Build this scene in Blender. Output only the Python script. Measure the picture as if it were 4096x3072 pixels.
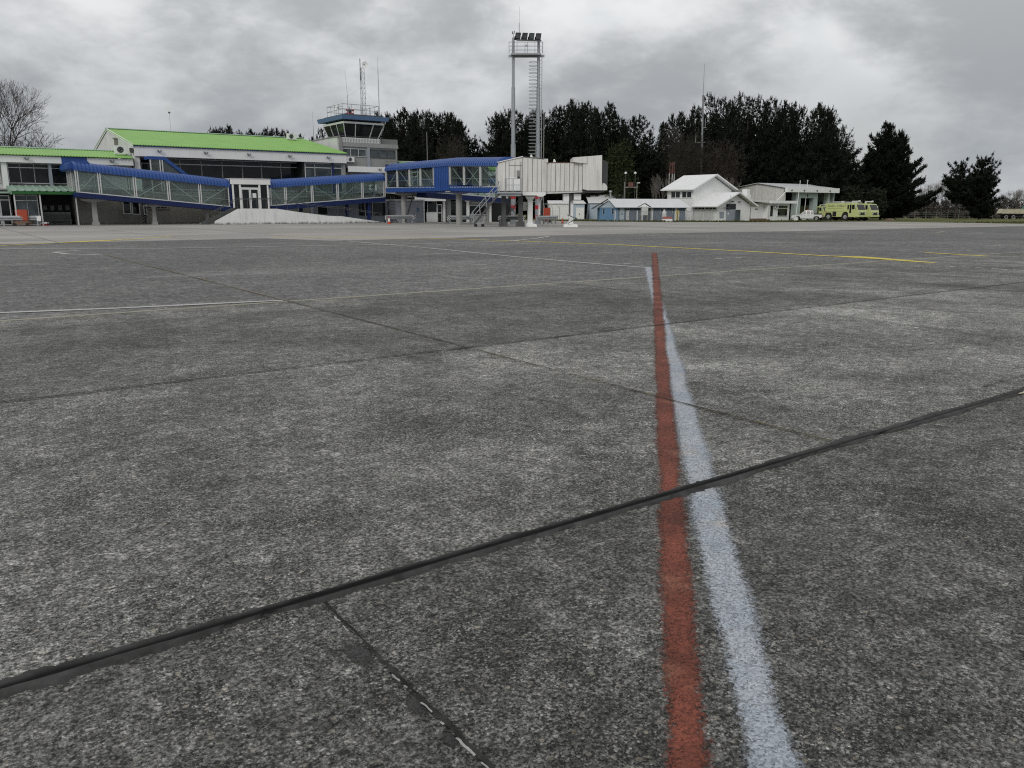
import bpy, bmesh, math, random
import numpy as np
from mathutils import Vector, Matrix

# ---------------------------------------------------------------- clear, camera, world, sun, exposure
for o in list(bpy.data.objects): bpy.data.objects.remove(o, do_unlink=True)
SC = bpy.context.scene
COL = SC.collection
rad = math.radians

F = 3200.0; PIT = math.atan(704/3200.); SP, CP = math.sin(PIT), math.cos(PIT); H = 1.52
cam = bpy.data.cameras.new("camera"); cam_o = bpy.data.objects.new("camera", cam); COL.objects.link(cam_o)
cam.sensor_width = 36.0; cam.lens = 36.0*F/4096.0
cam.clip_start = 0.05; cam.clip_end = 6000
cam_o.location = (0, 0, H); cam_o.rotation_euler = (math.pi/2 - PIT, 0, 0)
SC.camera = cam_o

SC.view_settings.view_transform = 'Standard'; SC.view_settings.look = 'None'
SC.view_settings.exposure = 0.0; SC.view_settings.gamma = 1.0
SC.render.engine = 'CYCLES'
SC.cycles.max_bounces = 8; SC.cycles.transparent_max_bounces = 24
SC.cycles.use_denoising = False; SC.cycles.filter_width = 1.15
SUN_EL, SUN_AZ = rad(34), rad(205)     # azimuth clockwise from +Y: behind the camera
world = bpy.data.worlds.new("World"); SC.world = world; world.use_nodes = True

def N(nt, typ, **kw):
    n = nt.nodes.new(typ)
    for k, v in kw.items():
        if k == 'inp':
            for kk, vv in v.items():
                n.inputs[kk].default_value = vv
        else: setattr(n, k, v)
    return n
def L(nt, a, b): nt.links.new(a, b)
def MATH(nt, op, a, b=None, c=None):
    n = N(nt, 'ShaderNodeMath', operation=op)
    for i, v in enumerate((a, b, c)):
        if v is None: continue
        if isinstance(v, (int, float)): n.inputs[i].default_value = v
        else: L(nt, v, n.inputs[i])
    return n.outputs[0]
def RAMP(nt, fac, stops, interp='LINEAR'):
    n = N(nt, 'ShaderNodeValToRGB'); n.color_ramp.interpolation = interp
    el = n.color_ramp.elements
    while len(el) < len(stops): el.new(0.5)
    for e, (p, c) in zip(el, stops):
        e.position = p; e.color = (c, c, c, 1) if isinstance(c, (int, float)) else (*c, 1)
    L(nt, fac, n.inputs[0]); return n.outputs[0]
def MIX(nt, fac, a, b, blend='MIX'):
    n = N(nt, 'ShaderNodeMix', data_type='RGBA', blend_type=blend)
    for i, v in ((0, fac), (6, a), (7, b)):
        if isinstance(v, (int, float)): n.inputs[i].default_value = v
        elif isinstance(v, tuple): n.inputs[i].default_value = (*v, 1)
        else: L(nt, v, n.inputs[i])
    return n.outputs[2]
def NOISE(nt, vec, scale, detail=4, rough=.55, dist=0.0):
    n = N(nt, 'ShaderNodeTexNoise', inp={'Scale': scale, 'Detail': detail, 'Roughness': rough, 'Distortion': dist})
    if vec is not None: L(nt, vec, n.inputs['Vector'])
    return n.outputs[0]
def VMUL(nt, vec, s):
    n = N(nt, 'ShaderNodeVectorMath', operation='MULTIPLY'); L(nt, vec, n.inputs[0]); n.inputs[1].default_value = s
    return n.outputs[0]

SKY_OFF = (1.7, 4.4, 2.1)
nt = world.node_tree; nt.nodes.clear()
out = N(nt, 'ShaderNodeOutputWorld'); bg = N(nt, 'ShaderNodeBackground'); bg.inputs[1].default_value = 0.1
sky = N(nt, 'ShaderNodeTexSky'); sky.sky_type = 'NISHITA'; sky.sun_disc = False
sky.sun_elevation = SUN_EL; sky.sun_rotation = SUN_AZ; sky.air_density = 1.2; sky.dust_density = 2.0
tc = N(nt, 'ShaderNodeTexCoord'); sep = N(nt, 'ShaderNodeSeparateXYZ'); L(nt, tc.outputs['Generated'], sep.inputs[0])
el = MATH(nt, 'MAXIMUM', sep.outputs[2], 0.0)
cp = N(nt, 'ShaderNodeVectorMath', operation='MULTIPLY_ADD'); L(nt, tc.outputs['Generated'], cp.inputs[0]); cp.inputs[1].default_value = (1.0, 1.0, 2.0); cp.inputs[2].default_value = (SKY_OFF)
big = NOISE(nt, cp.outputs[0], 2.6, 6, .46, .15)
mid = NOISE(nt, cp.outputs[0], 6.2, 7, .54, .2)
fine = NOISE(nt, cp.outputs[0], 17.0, 6, .60, .3)
s1 = MATH(nt, 'ADD', MATH(nt, 'MULTIPLY', big, .47), MATH(nt, 'ADD', MATH(nt, 'MULTIPLY', mid, .40), MATH(nt, 'MULTIPLY', fine, .13)))
cov = RAMP(nt, s1, [(.40, 0.0), (.59, 1.0)], 'EASE')
# broken stratus: grey bellies, paler where the deck is thin; the far deck seen edge-on is darker and bluer
belly = RAMP(nt, el, [(0.0, (3.2, 3.5, 3.85)), (.07, (3.4, 3.65, 3.92)), (.15, (3.85, 4.04, 4.24)), (.24, (4.6, 4.78, 4.9)), (1.0, (4.9, 5.0, 5.1))])
pale = RAMP(nt, el, [(0.0, (5.0, 5.2, 5.4)), (.07, (5.6, 5.8, 5.95)), (.15, (7.2, 7.4, 7.5)), (.24, (8.6, 8.8, 8.85)), (1.0, (7.4, 7.4, 7.5))])
cloud = MIX(nt, cov, pale, belly)
thin = RAMP(nt, big, [(.30, .40), (.42, 0.)])
fin = MIX(nt, MATH(nt, 'MULTIPLY', thin, 0.6), cloud, MIX(nt, 1.0, sky.outputs[0], (.55, .55, .55), 'MULTIPLY'))
L(nt, fin, bg.inputs[0]); L(nt, bg.outputs[0], out.inputs[0])

sl = bpy.data.lights.new("sun", 'SUN'); sl.energy = 1.1; sl.angle = rad(22); sl.color = (1.0, .96, .90)
so = bpy.data.objects.new("sun", sl); COL.objects.link(so)
sd = Vector((math.sin(SUN_AZ)*math.cos(SUN_EL), math.cos(SUN_AZ)*math.cos(SUN_EL), math.sin(SUN_EL)))
so.rotation_euler = (-sd).to_track_quat('-Z', 'Y').to_euler(); so.location = sd*300

# ---------------------------------------------------------------- the airfield's own grid: a along the terminal, b towards it
YAW = math.atan2(6613-2048, math.hypot(3200, 704))
E1 = (math.sin(YAW), math.cos(YAW)); E2 = (-math.cos(YAW), math.sin(YAW)); TH = math.pi/2 - YAW
def gz(a):                              # the ground falls away gently along the terminal
    if a < 20: return 0.
    if a < 45: return -.0077*(a-20)**2/50
    if a < 330: return -.0077*(a-32.5)
    return -.0077*297.5
def W(a, b, z=0.): return Vector((a*E1[0]+b*E2[0], a*E1[1]+b*E2[1], z))
def AB(X, Y): return X*E1[0]+Y*E1[1], X*E2[0]+Y*E2[1]
def gzw(X, Y): return gz(AB(X, Y)[0])
def ray(x, y):
    u = (x-2048)/F; v = (1536-y)/F
    return (u, CP+v*SP, -SP+v*CP)
def gg(x, y):                           # photo point on the ground -> a, b
    z = 0.
    for i in range(60):
        d = ray(x, y); t = (z-H)/d[2]; a, b = AB(d[0]*t, d[1]*t); z = .5*z+.5*gz(a)
    return a, b
def hY(x, y, Y):                        # photo point at a known distance -> X, Z
    d = ray(x, y); t = Y/d[1]; return d[0]*t, H+d[2]*t
def hb(x, y, b):
    d = ray(x, y); t = b/(d[0]*E2[0]+d[1]*E2[1]); return d[0]*t*E1[0]+d[1]*t*E1[1], H+d[2]*t
def ha(x, y, a):
    d = ray(x, y); t = a/(d[0]*E1[0]+d[1]*E1[1]); return d[0]*t*E2[0]+d[1]*t*E2[1], H+d[2]*t

# ---------------------------------------------------------------- mesh and object helpers
class MB:
    def __init__(s): s.v = []; s.f = []
    def quad(s, *p):
        n = len(s.v); s.v += [tuple(q) for q in p]; s.f.append(tuple(range(n, n+len(p)))); return s
    def box(s, x0, x1, y0, y1, z0, z1):
        n = len(s.v)
        s.v += [(x0,y0,z0),(x1,y0,z0),(x1,y1,z0),(x0,y1,z0),(x0,y0,z1),(x1,y0,z1),(x1,y1,z1),(x0,y1,z1)]
        s.f += [tuple(n+i for i in q) for q in ((0,3,2,1),(4,5,6,7),(0,1,5,4),(1,2,6,5),(2,3,7,6),(3,0,4,7))]
        return s
    def hexa(s, bot, top):                      # two rings of points
        n = len(s.v); k = len(bot); s.v += [tuple(p) for p in bot] + [tuple(p) for p in top]
        s.f.append(tuple(n+i for i in reversed(range(k)))); s.f.append(tuple(n+k+i for i in range(k)))
        for i in range(k): j = (i+1) % k; s.f.append((n+i, n+j, n+k+j, n+k+i))
        return s
    def bar(s, p, q, w, h=None):                # rectangular bar between two points
        p, q = Vector(p), Vector(q); d = (q-p)
        if d.length < 1e-6: return s
        d.normalize(); h = h or w
        u = d.cross(Vector((0, 0, 1)))
        if u.length < .05: u = Vector((1, 0, 0))
        u.normalize(); v = u.cross(d)
        r = [u*w/2+v*h/2, -u*w/2+v*h/2, -u*w/2-v*h/2, u*w/2-v*h/2]
        return s.hexa([p+c for c in r], [q+c for c in r])
    def tube(s, p, q, r0, r1=None, n=8):
        p, q = Vector(p), Vector(q); d = q-p
        if d.length < 1e-6: return s
        d.normalize(); r1 = r0 if r1 is None else r1
        u = d.cross(Vector((0, 0, 1)))
        if u.length < .05: u = Vector((1, 0, 0))
        u.normalize(); v = d.cross(u)
        c = [(math.cos(2*math.pi*i/n), math.sin(2*math.pi*i/n)) for i in range(n)]
        return s.hexa([p+(u*x+v*y)*r0 for x, y in c], [q+(u*x+v*y)*r1 for x, y in c])
    def path(s, pts, r, n=6):
        for a, b in zip(pts, pts[1:]): s.tube(a, b, r, r, n)
        return s
    def ring(s, c, R, r, axis='z', n=20, m=5, a0=0., a1=2*math.pi):
        full = abs(a1-a0-2*math.pi) < 1e-6; k = n if full else n+1; base = len(s.v)
        for i in range(k):
            t = a0+(a1-a0)*i/n
            for j in range(m):
                p = 2*math.pi*j/m; rr = R+r*math.cos(p); q = (rr*math.cos(t), rr*math.sin(t), r*math.sin(p))
                if axis == 'y': q = (q[0], q[2], q[1])
                if axis == 'x': q = (q[2], q[0], q[1])
                s.v.append((c[0]+q[0], c[1]+q[1], c[2]+q[2]))
        for i in range(n):
            i2 = (i+1) % k
            for j in range(m): s.f.append((base+i*m+j, base+i2*m+j, base+i2*m+(j+1) % m, base+i*m+(j+1) % m))
        return s
    def lathe(s, c, prof, n=16, axis='z'):
        base = len(s.v); k = len(prof)
        for i in range(n):
            t = 2*math.pi*i/n
            for r, z in prof:
                q = (r*math.cos(t), r*math.sin(t), z)
                if axis == 'y': q = (q[0], q[2], q[1])
                if axis == 'x': q = (q[2], q[0], q[1])
                s.v.append((c[0]+q[0], c[1]+q[1], c[2]+q[2]))
        for i in range(n):
            i2 = (i+1) % n
            for j in range(k-1): s.f.append((base+i*k+j, base+i2*k+j, base+i2*k+j+1, base+i*k+j+1))
        s.f.append(tuple(base+i*k for i in range(n))); s.f.append(tuple(base+i*k+k-1 for i in range(n)))
        return s
    def prism(s, poly, y0, y1, plane='xz'):     # polygon in a plane, extruded along the third axis
        def pt(p, d): return (p[0], d, p[1]) if plane == 'xz' else ((d, p[0], p[1]) if plane == 'yz' else (p[0], p[1], d))
        return s.hexa([pt(p, y0) for p in poly], [pt(p, y1) for p in poly])
    def grid(s, rows):                          # rows of points -> quads
        n = len(s.v); w = len(rows[0])
        for r in rows: s.v += [tuple(p) for p in r]
        for i in range(len(rows)-1):
            for j in range(w-1): s.f.append((n+i*w+j, n+i*w+j+1, n+(i+1)*w+j+1, n+(i+1)*w+j))
        return s

def fix(me, smooth=False, bevel=0):
    bm = bmesh.new(); bm.from_mesh(me)
    bmesh.ops.recalc_face_normals(bm, faces=bm.faces)
    if bevel:
        bmesh.ops.bevel(bm, geom=[e for e in bm.edges if len(e.link_faces) == 2 and e.calc_face_angle(0) > .6], offset=bevel, segments=2, affect='EDGES', clamp_overlap=True)
    bm.to_mesh(me); bm.free()
    if smooth:
        for p in me.polygons: p.use_smooth = True
        try: me.set_sharp_from_angle(angle=rad(40))
        except Exception: pass

ORG = {}
def thing(name, label, cat, org=(0, 0, 0), frame='ab', group=None, rz=0.0):
    """An Empty at the thing's base. frame 'ab': geometry is given in grid coordinates; 'xy': in world ones; 'own': local."""
    o = bpy.data.objects.new(name, None); COL.objects.link(o); o.empty_display_size = .5
    if frame == 'ab': o.location = W(*org); o.rotation_euler = (0, 0, TH); ORG[o.name] = Vector(org)
    elif frame == 'xy': o.location = org; ORG[o.name] = Vector(org)
    else: o.location = org; o.rotation_euler = (0, 0, rz); ORG[o.name] = Vector((0, 0, 0))
    o['label'] = label; o['category'] = cat
    if group: o['group'] = group
    return o
def part(name, mb, mat, parent, label=None, smooth=False, bevel=0):
    me = bpy.data.meshes.new(name)
    og = ORG[parent.name]
    me.from_pydata([(x-og[0], y-og[1], z-og[2]) for x, y, z in mb.v], [], mb.f)
    fix(me, smooth, bevel)
    me.materials.append(mat)
    o = bpy.data.objects.new(name, me); COL.objects.link(o); o.parent = parent; ORG[o.name] = og
    if label: o['label'] = label
    return o
def solo(name, mb, mat, label, cat, org=(0, 0, 0), frame='ab', group=None, smooth=False, bevel=0, rz=0., kind=None):
    """A thing that is one mesh."""
    me = bpy.data.meshes.new(name); og = Vector(org) if frame != 'own' else Vector((0, 0, 0))
    me.from_pydata([(x-og[0], y-og[1], z-og[2]) for x, y, z in mb.v], [], mb.f); fix(me, smooth, bevel); me.materials.append(mat)
    o = bpy.data.objects.new(name, me); COL.objects.link(o)
    if frame == 'ab': o.location = W(*org); o.rotation_euler = (0, 0, TH)
    elif frame == 'xy': o.location = org
    else: o.location = org; o.rotation_euler = (0, 0, rz)
    if label: o['label'] = label
    if cat: o['category'] = cat
    if group: o['group'] = group
    if kind: o['kind'] = kind
    return o
def copy_thing(root, loc=None, rz=None, label=None, scale=None, group=None):
    c = root.copy(); COL.objects.link(c)
    if loc is not None: c.location = loc
    if rz is not None: c.rotation_euler = (0, 0, rz)
    if scale is not None: c.scale = scale if isinstance(scale, tuple) else (scale,)*3
    if label: c['label'] = label
    if group: c['group'] = group
    def rec(src, dst):
        for ch in list(src.children):
            d = ch.copy(); COL.objects.link(d); d.parent = dst; rec(ch, d)
    rec(root, c)
    return c

# ---------------------------------------------------------------- materials
def base_mat(name):
    m = bpy.data.materials.new(name); m.use_nodes = True; t = m.node_tree; t.nodes.clear()
    o = N(t, 'ShaderNodeOutputMaterial'); p = N(t, 'ShaderNodeBsdfPrincipled'); L(t, p.outputs[0], o.inputs[0])
    return m, t, p, o
def paint(name, col, rough=.55, var=.12, dirt=0., dirtcol=(.12, .11, .09), scale=1.5, metal=0., streak=True, spec=.4, bump=0., low=0.):
    """Painted or plain surface with uneven tone, vertical dirt streaks and splash dirt near its foot."""
    m, t, p, o = base_mat(name)
    tc = N(t, 'ShaderNodeTexCoord'); v = tc.outputs['Object']
    n1 = NOISE(t, v, scale, 5, .6)
    c = MIX(t, RAMP(t, n1, [(.3, 0.), (.7, 1.)]), tuple(x*(1-var) for x in col), tuple(min(1, x*(1+var*.6)) for x in col))
    if dirt:
        st = NOISE(t, VMUL(t, v, (2.6, 2.6, .22) if streak else (1, 1, 1)), 1.6, 6, .65)
        f = MATH(t, 'MULTIPLY', RAMP(t, st, [(.48, 0.), (.78, 1.)]), dirt)
        c = MIX(t, f, c, dirtcol)
    if low:
        sp = N(t, 'ShaderNodeSeparateXYZ'); L(t, v, sp.inputs[0])
        nz = NOISE(t, v, 3.0, 6, .7)
        f = MATH(t, 'SUBTRACT', MATH(t, 'MULTIPLY', nz, 1.15), MATH(t, 'MULTIPLY', sp.outputs[2], 1.6))
        c = MIX(t, MATH(t, 'MULTIPLY', RAMP(t, f, [(.25, 0.), (.6, 1.)]), low), c, dirtcol)
    L(t, c, p.inputs['Base Color'])
    p.inputs['Roughness'].default_value = rough; p.inputs['Metallic'].default_value = metal
    p.inputs['Specular IOR Level'].default_value = spec
    if bump:
        b = N(t, 'ShaderNodeBump', inp={'Strength': bump, 'Distance': .02}); L(t, NOISE(t, v, 30, 4), b.inputs['Height']); L(t, b.outputs[0], p.inputs['Normal'])
    return m
def glass_dark(name, col=(.006, .0075, .0085), rough=.04):
    m, t, p, o = base_mat(name)
    v = N(t, 'ShaderNodeTexCoord').outputs['Object']
    c = MIX(t, RAMP(t, NOISE(t, v, .9, 3), [(.35, 0.), (.65, 1.)]), col, tuple(x*2.2+.004 for x in col))
    L(t, c, p.inputs['Base Color']); p.inputs['Roughness'].default_value = rough; p.inputs['Specular IOR Level'].default_value = .32
    b = N(t, 'ShaderNodeBump', inp={'Strength': .06, 'Distance': .05}); L(t, NOISE(t, v, .8, 2), b.inputs['Height']); L(t, b.outputs[0], p.inputs['Normal'])
    return m
def glass_clear(name, tint=(.80, .86, .84), film=.07):
    m, t, p, o = base_mat(name)
    t.nodes.remove(p)
    tr = N(t, 'ShaderNodeBsdfTransparent'); tr.inputs[0].default_value = (*tint, 1)
    gl = N(t, 'ShaderNodeBsdfGlossy'); gl.inputs['Roughness'].default_value = .03; gl.inputs[0].default_value = (.95, .98, .97, 1)
    df = N(t, 'ShaderNodeBsdfDiffuse'); df.inputs[0].default_value = (.32, .34, .33, 1)
    v = N(t, 'ShaderNodeTexCoord').outputs['Object']
    m0 = N(t, 'ShaderNodeMixShader'); L(t, MATH(t, 'MULTIPLY', RAMP(t, NOISE(t, v, 1.3, 5), [(.3, .35), (.75, 1.)]), film), m0.inputs[0]); L(t, tr.outputs[0], m0.inputs[1]); L(t, df.outputs[0], m0.inputs[2])
    ge = N(t, 'ShaderNodeNewGeometry'); dn = N(t, 'ShaderNodeVectorMath', operation='DOT_PRODUCT'); L(t, ge.outputs['Incoming'], dn.inputs[0]); L(t, ge.outputs['Normal'], dn.inputs[1])
    fr = MATH(t, 'ADD', MATH(t, 'MULTIPLY', MATH(t, 'POWER', MATH(t, 'SUBTRACT', 1.0, MATH(t, 'ABSOLUTE', dn.outputs['Value'])), 5.0), .9), .04)
    mx = N(t, 'ShaderNodeMixShader'); L(t, fr, mx.inputs[0]); L(t, m0.outputs[0], mx.inputs[1]); L(t, gl.outputs[0], mx.inputs[2])
    L(t, mx.outputs[0], o.inputs[0])
    return m
def foliage(name, col, var=.5):
    m, t, p, o = base_mat(name)
    g = N(t, 'ShaderNodeNewGeometry'); oi = N(t, 'ShaderNodeObjectInfo')
    n = NOISE(t, g.outputs['Position'], .55, 4, .6)
    c = MIX(t, RAMP(t, n, [(.3, 0.), (.7, 1.)]), tuple(x*(1-var) for x in col), tuple(x*(1+var) for x in col))
    c = MIX(t, 1.0, c, RAMP(t, oi.outputs['Random'], [(0., (.8, .85, .8)), (1., (1.2, 1.12, 1.1))]), 'MULTIPLY')
    L(t, c, p.inputs['Base Color']); p.inputs['Roughness'].default_value = .75; p.inputs['Specular IOR Level'].default_value = .12
    return m

M = {}
M['white'] = paint('white_paint', (.78, .79, .785), .6, .06, .10, (.28, .26, .22), .7)
M['white_dirty'] = paint('dirty_white_paint', (.64, .65, .64), .65, .10, .42, (.16, .155, .135), .8)
M['jet_white'] = paint('weathered_white_panel', (.68, .675, .65), .6, .08, .45, (.20, .19, .165), .6)
M['parapet'] = paint('stained_white_parapet', (.78, .79, .79), .75, .08, .32, (.10, .10, .09), .9, low=.9)
M['cream'] = paint('stained_cream_wall', (.235, .228, .205), .8, .15, .5, (.09, .085, .075), .6, low=.8)
M['grey_wall'] = paint('grey_roughcast', (.30, .31, .31), .85, .12, .3, (.12, .12, .11), .7, bump=.3)
M['bluegrey_wall'] = paint('bluegrey_wall', (.30, .33, .38), .7, .08, .2, (.12, .12, .12), .8, low=.5)
M['soffit'] = paint('grey_soffit', (.25, .25, .25), .8, .1)
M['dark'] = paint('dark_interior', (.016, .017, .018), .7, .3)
M['black'] = paint('black_rubber', (.015, .015, .016), .75, .2, spec=.3)
M['green_roof'] = paint('lime_green_sheet', (.225, .45, .10), .5, .08, .18, (.18, .34, .10), .5, streak=False)
M['green_pale'] = paint('faded_green_sheet', (.30, .42, .34), .5, .12, .2, (.22, .30, .25), .8, streak=False)
M['green_dark'] = paint('dark_green_trim', (.02, .115, .025), .5, .1)
M['blue'] = paint('blue_sheet_metal', (.018, .070, .27), .42, .14, .30, (.05, .10, .24), 1.2, spec=.5)
M['blue_dark'] = paint('blue_skirt_metal', (.006, .018, .095), .5, .12, .15, (.01, .02, .06), 1.0)
M['blue_trim'] = paint('blue_trim_paint', (.105, .18, .33), .5, .2, .5, (.03, .05, .10), 1.6, streak=False)
M['hut_blue'] = paint('faded_blue_boards', (.12, .24, .40), .7, .14, .3, (.09, .15, .25), 1.1)
M['hut_shade'] = paint('shaded_blue_boards', (.105, .145, .21), .75, .14, .3, (.07, .09, .12), 1.1)  # hut blue with the shade under the eaves put into the colour
M['lid_red'] = paint('faded_red_lid', (.30, .085, .075), .6, .15)
M['hut_pale'] = paint('pale_blue_boards', (.42, .50, .58), .7, .10, .2, (.25, .3, .34), 1.0)
M['tin'] = paint('pale_zinc_sheet', (.62, .635, .65), .45, .08, .2, (.42, .42, .42), .6, streak=False)
M['white_roof'] = paint('white_sheet_roof', (.76, .77, .77), .5, .05, .10, (.55, .55, .53), .5, streak=False)
M['alu'] = paint('aluminium_frame', (.60, .61, .61), .4, .06, metal=.15)
M['galv'] = paint('galvanised_steel', (.36, .38, .40), .45, .12, .15, (.2, .2, .2), 2., metal=.35)
M['steel_dark'] = paint('dark_steel', (.075, .078, .08), .5, .25, .3, (.05, .045, .04), 2.)
M['concrete'] = paint('concrete_column', (.33, .33, .32), .8, .15, .35, (.14, .14, .13), 1.5)
M['glass'] = glass_dark('dark_window_glass')
M['glass_mid'] = glass_dark('grey_window_glass', (.045, .055, .06), .03)
M['glass_clear'] = glass_clear('walkway_glass')
M['lining'] = paint('corridor_lining', (.68, .69, .65), .7, .1)
M['red'] = paint('orange_red_paint', (.36, .055, .025), .5, .12, .1, (.2, .03, .02), 1.5)
M['sign_red'] = paint('red_band_paint', (.42, .03, .045), .5, .1)
M['fire_lime'] = paint('lime_yellow_paint', (.56, .62, .27), .35, .05, .12, (.42, .46, .24), .9, spec=.5)
M['car_white'] = paint('white_car_paint', (.68, .69, .69), .25, .03, spec=.6)
M['tyre'] = paint('tyre_rubber', (.018, .018, .018), .8, .3)
M['rim'] = paint('wheel_rim', (.40, .41, .41), .4, .15, metal=.3)
M['hub_white'] = paint('white_wheel_ring', (.58, .58, .57), .5, .1)
M['dump_bed'] = paint('rusty_cream_bed', (.50, .47, .36), .6, .2, .7, (.24, .17, .06), .9, streak=False)
M['truck_green'] = paint('green_truck_trim', (.02, .14, .09), .5, .1)
M['letter'] = paint('black_lettering', (.012, .014, .03), .5, .1)
M['faint_letter'] = paint('faded_lettering', (.30, .36, .10), .5, .1)
M['brown'] = paint('brown_step', (.16, .10, .075), .8, .15)
M['bay_green'] = paint('pale_green_wall', (.40, .47, .44), .7, .1, .2, (.25, .28, .26), .7)
M['wood_grey'] = paint('grey_timber', (.22, .21, .19), .8, .2, .2)
M['rust'] = paint('rusty_mast_paint', (.16, .075, .06), .7, .3)
M['yellow'] = paint('yellow_paint', (.55, .42, .03), .5, .15)
M['cone'] = paint('orange_cone', (.50, .06, .02), .5, .1)
M['bark'] = paint('dark_bark', (.055, .045, .038), .9, .3)
M['bark_pale'] = paint('pale_bark', (.17, .155, .14), .9, .25)
M['bark_far'] = paint('far_pale_bark', (.24, .225, .215), .9, .2)
M['pine'] = foliage('pine_needles', (.013, .017, .012))
M['leaf_olive'] = foliage('olive_leaves', (.034, .042, .018))
M['leaf_dark'] = foliage('dark_leaves', (.020, .026, .016))
M['leaf_brown'] = foliage('brown_grey_twigs', (.042, .038, .031))
M['leaf_grey'] = foliage('grey_bush_leaves', (.092, .086, .078))
M['dry_leaf'] = paint('dry_leaf', (.05, .035, .02), .8, .4)
# ---------------------------------------------------------------- ground sheets
def pebbles(t, v, k=1.0):
    """Exposed-aggregate concrete: packed pebbles in dark paste. Returns colour and height."""
    wob = N(t, 'ShaderNodeVectorMath', operation='ADD'); L(t, v, wob.inputs[0])
    nz = N(t, 'ShaderNodeTexNoise', inp={'Scale': 55., 'Detail': 2}); L(t, v, nz.inputs['Vector'])
    sc = N(t, 'ShaderNodeVectorMath', operation='SCALE'); sc.inputs['Scale'].default_value = .010; L(t, nz.outputs['Color'], sc.inputs[0]); L(t, sc.outputs[0], wob.inputs[1])
    v = wob.outputs[0]
    def vor(s):
        n = N(t, 'ShaderNodeTexVoronoi', voronoi_dimensions='2D', feature='F1', inp={'Scale': s, 'Randomness': 1.0}); L(t, v, n.inputs['Vector'])
        sp = N(t, 'ShaderNodeSeparateColor'); L(t, n.outputs['Color'], sp.inputs[0]); return n.outputs['Distance'], sp.outputs[0], sp.outputs[1]
    d1, r1, g1 = vor(98*k); d2, r2, g2 = vor(40*k); d3, r3, g3 = vor(210*k)
    tone = RAMP(t, r1, [(0., (.018, .0185, .0175)), (.32, (.050, .0505, .048)), (.60, (.125, .126, .121)), (.82, (.28, .278, .265)), (1., (.54, .53, .50))])
    tone = MIX(t, RAMP(t, g1, [(.80, 0.), (1., .35)]), tone, (.30, .27, .19))
    fine = RAMP(t, r3, [(0., (.016, .016, .015)), (.55, (.06, .061, .058)), (.85, (.22, .22, .205)), (1., (.5, .5, .47))])
    gap = RAMP(t, d1, [(.36, 0.), (.56, 1.)])
    c = MIX(t, gap, tone, fine)
    big = MATH(t, 'MULTIPLY', RAMP(t, r2, [(.78, 0.), (.80, 1.)]), RAMP(t, d2, [(.36, 1.), (.42, 0.)]))
    c = MIX(t, big, c, RAMP(t, g2, [(0., (.11, .115, .115)), (.5, (.21, .21, .195)), (.85, (.33, .32, .285)), (1., (.42, .38, .30))]))
    rim = MATH(t, 'MULTIPLY', RAMP(t, r2, [(.78, 0.), (.80, 1.)]), MATH(t, 'MULTIPLY', RAMP(t, d2, [(.38, 0.), (.42, 1.)]), RAMP(t, d2, [(.42, 1.), (.50, 0.)])))
    c = MIX(t, MATH(t, 'MULTIPLY', rim, .7), c, (.025, .025, .023))
    h = MATH(t, 'ADD', MATH(t, 'MULTIPLY', MATH(t, 'SUBTRACT', .6, d1), .6), MATH(t, 'MULTIPLY', big, MATH(t, 'SUBTRACT', .55, d2)))
    return c, h
def slab_tone(t, v, sa, sb, oa, ob):
    """Each cast slab has its own tone."""
    sp = N(t, 'ShaderNodeSeparateXYZ'); L(t, v, sp.inputs[0])
    ia = MATH(t, 'FLOOR', MATH(t, 'DIVIDE', MATH(t, 'SUBTRACT', sp.outputs[0], oa), sa)); ib = MATH(t, 'FLOOR', MATH(t, 'DIVIDE', MATH(t, 'SUBTRACT', sp.outputs[1], ob), sb))
    cb = N(t, 'ShaderNodeCombineXYZ'); L(t, ia, cb.inputs[0]); L(t, ib, cb.inputs[1])
    w = N(t, 'ShaderNodeTexWhiteNoise', noise_dimensions='2D'); L(t, cb.outputs[0], w.inputs['Vector']); return w.outputs['Value']
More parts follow.
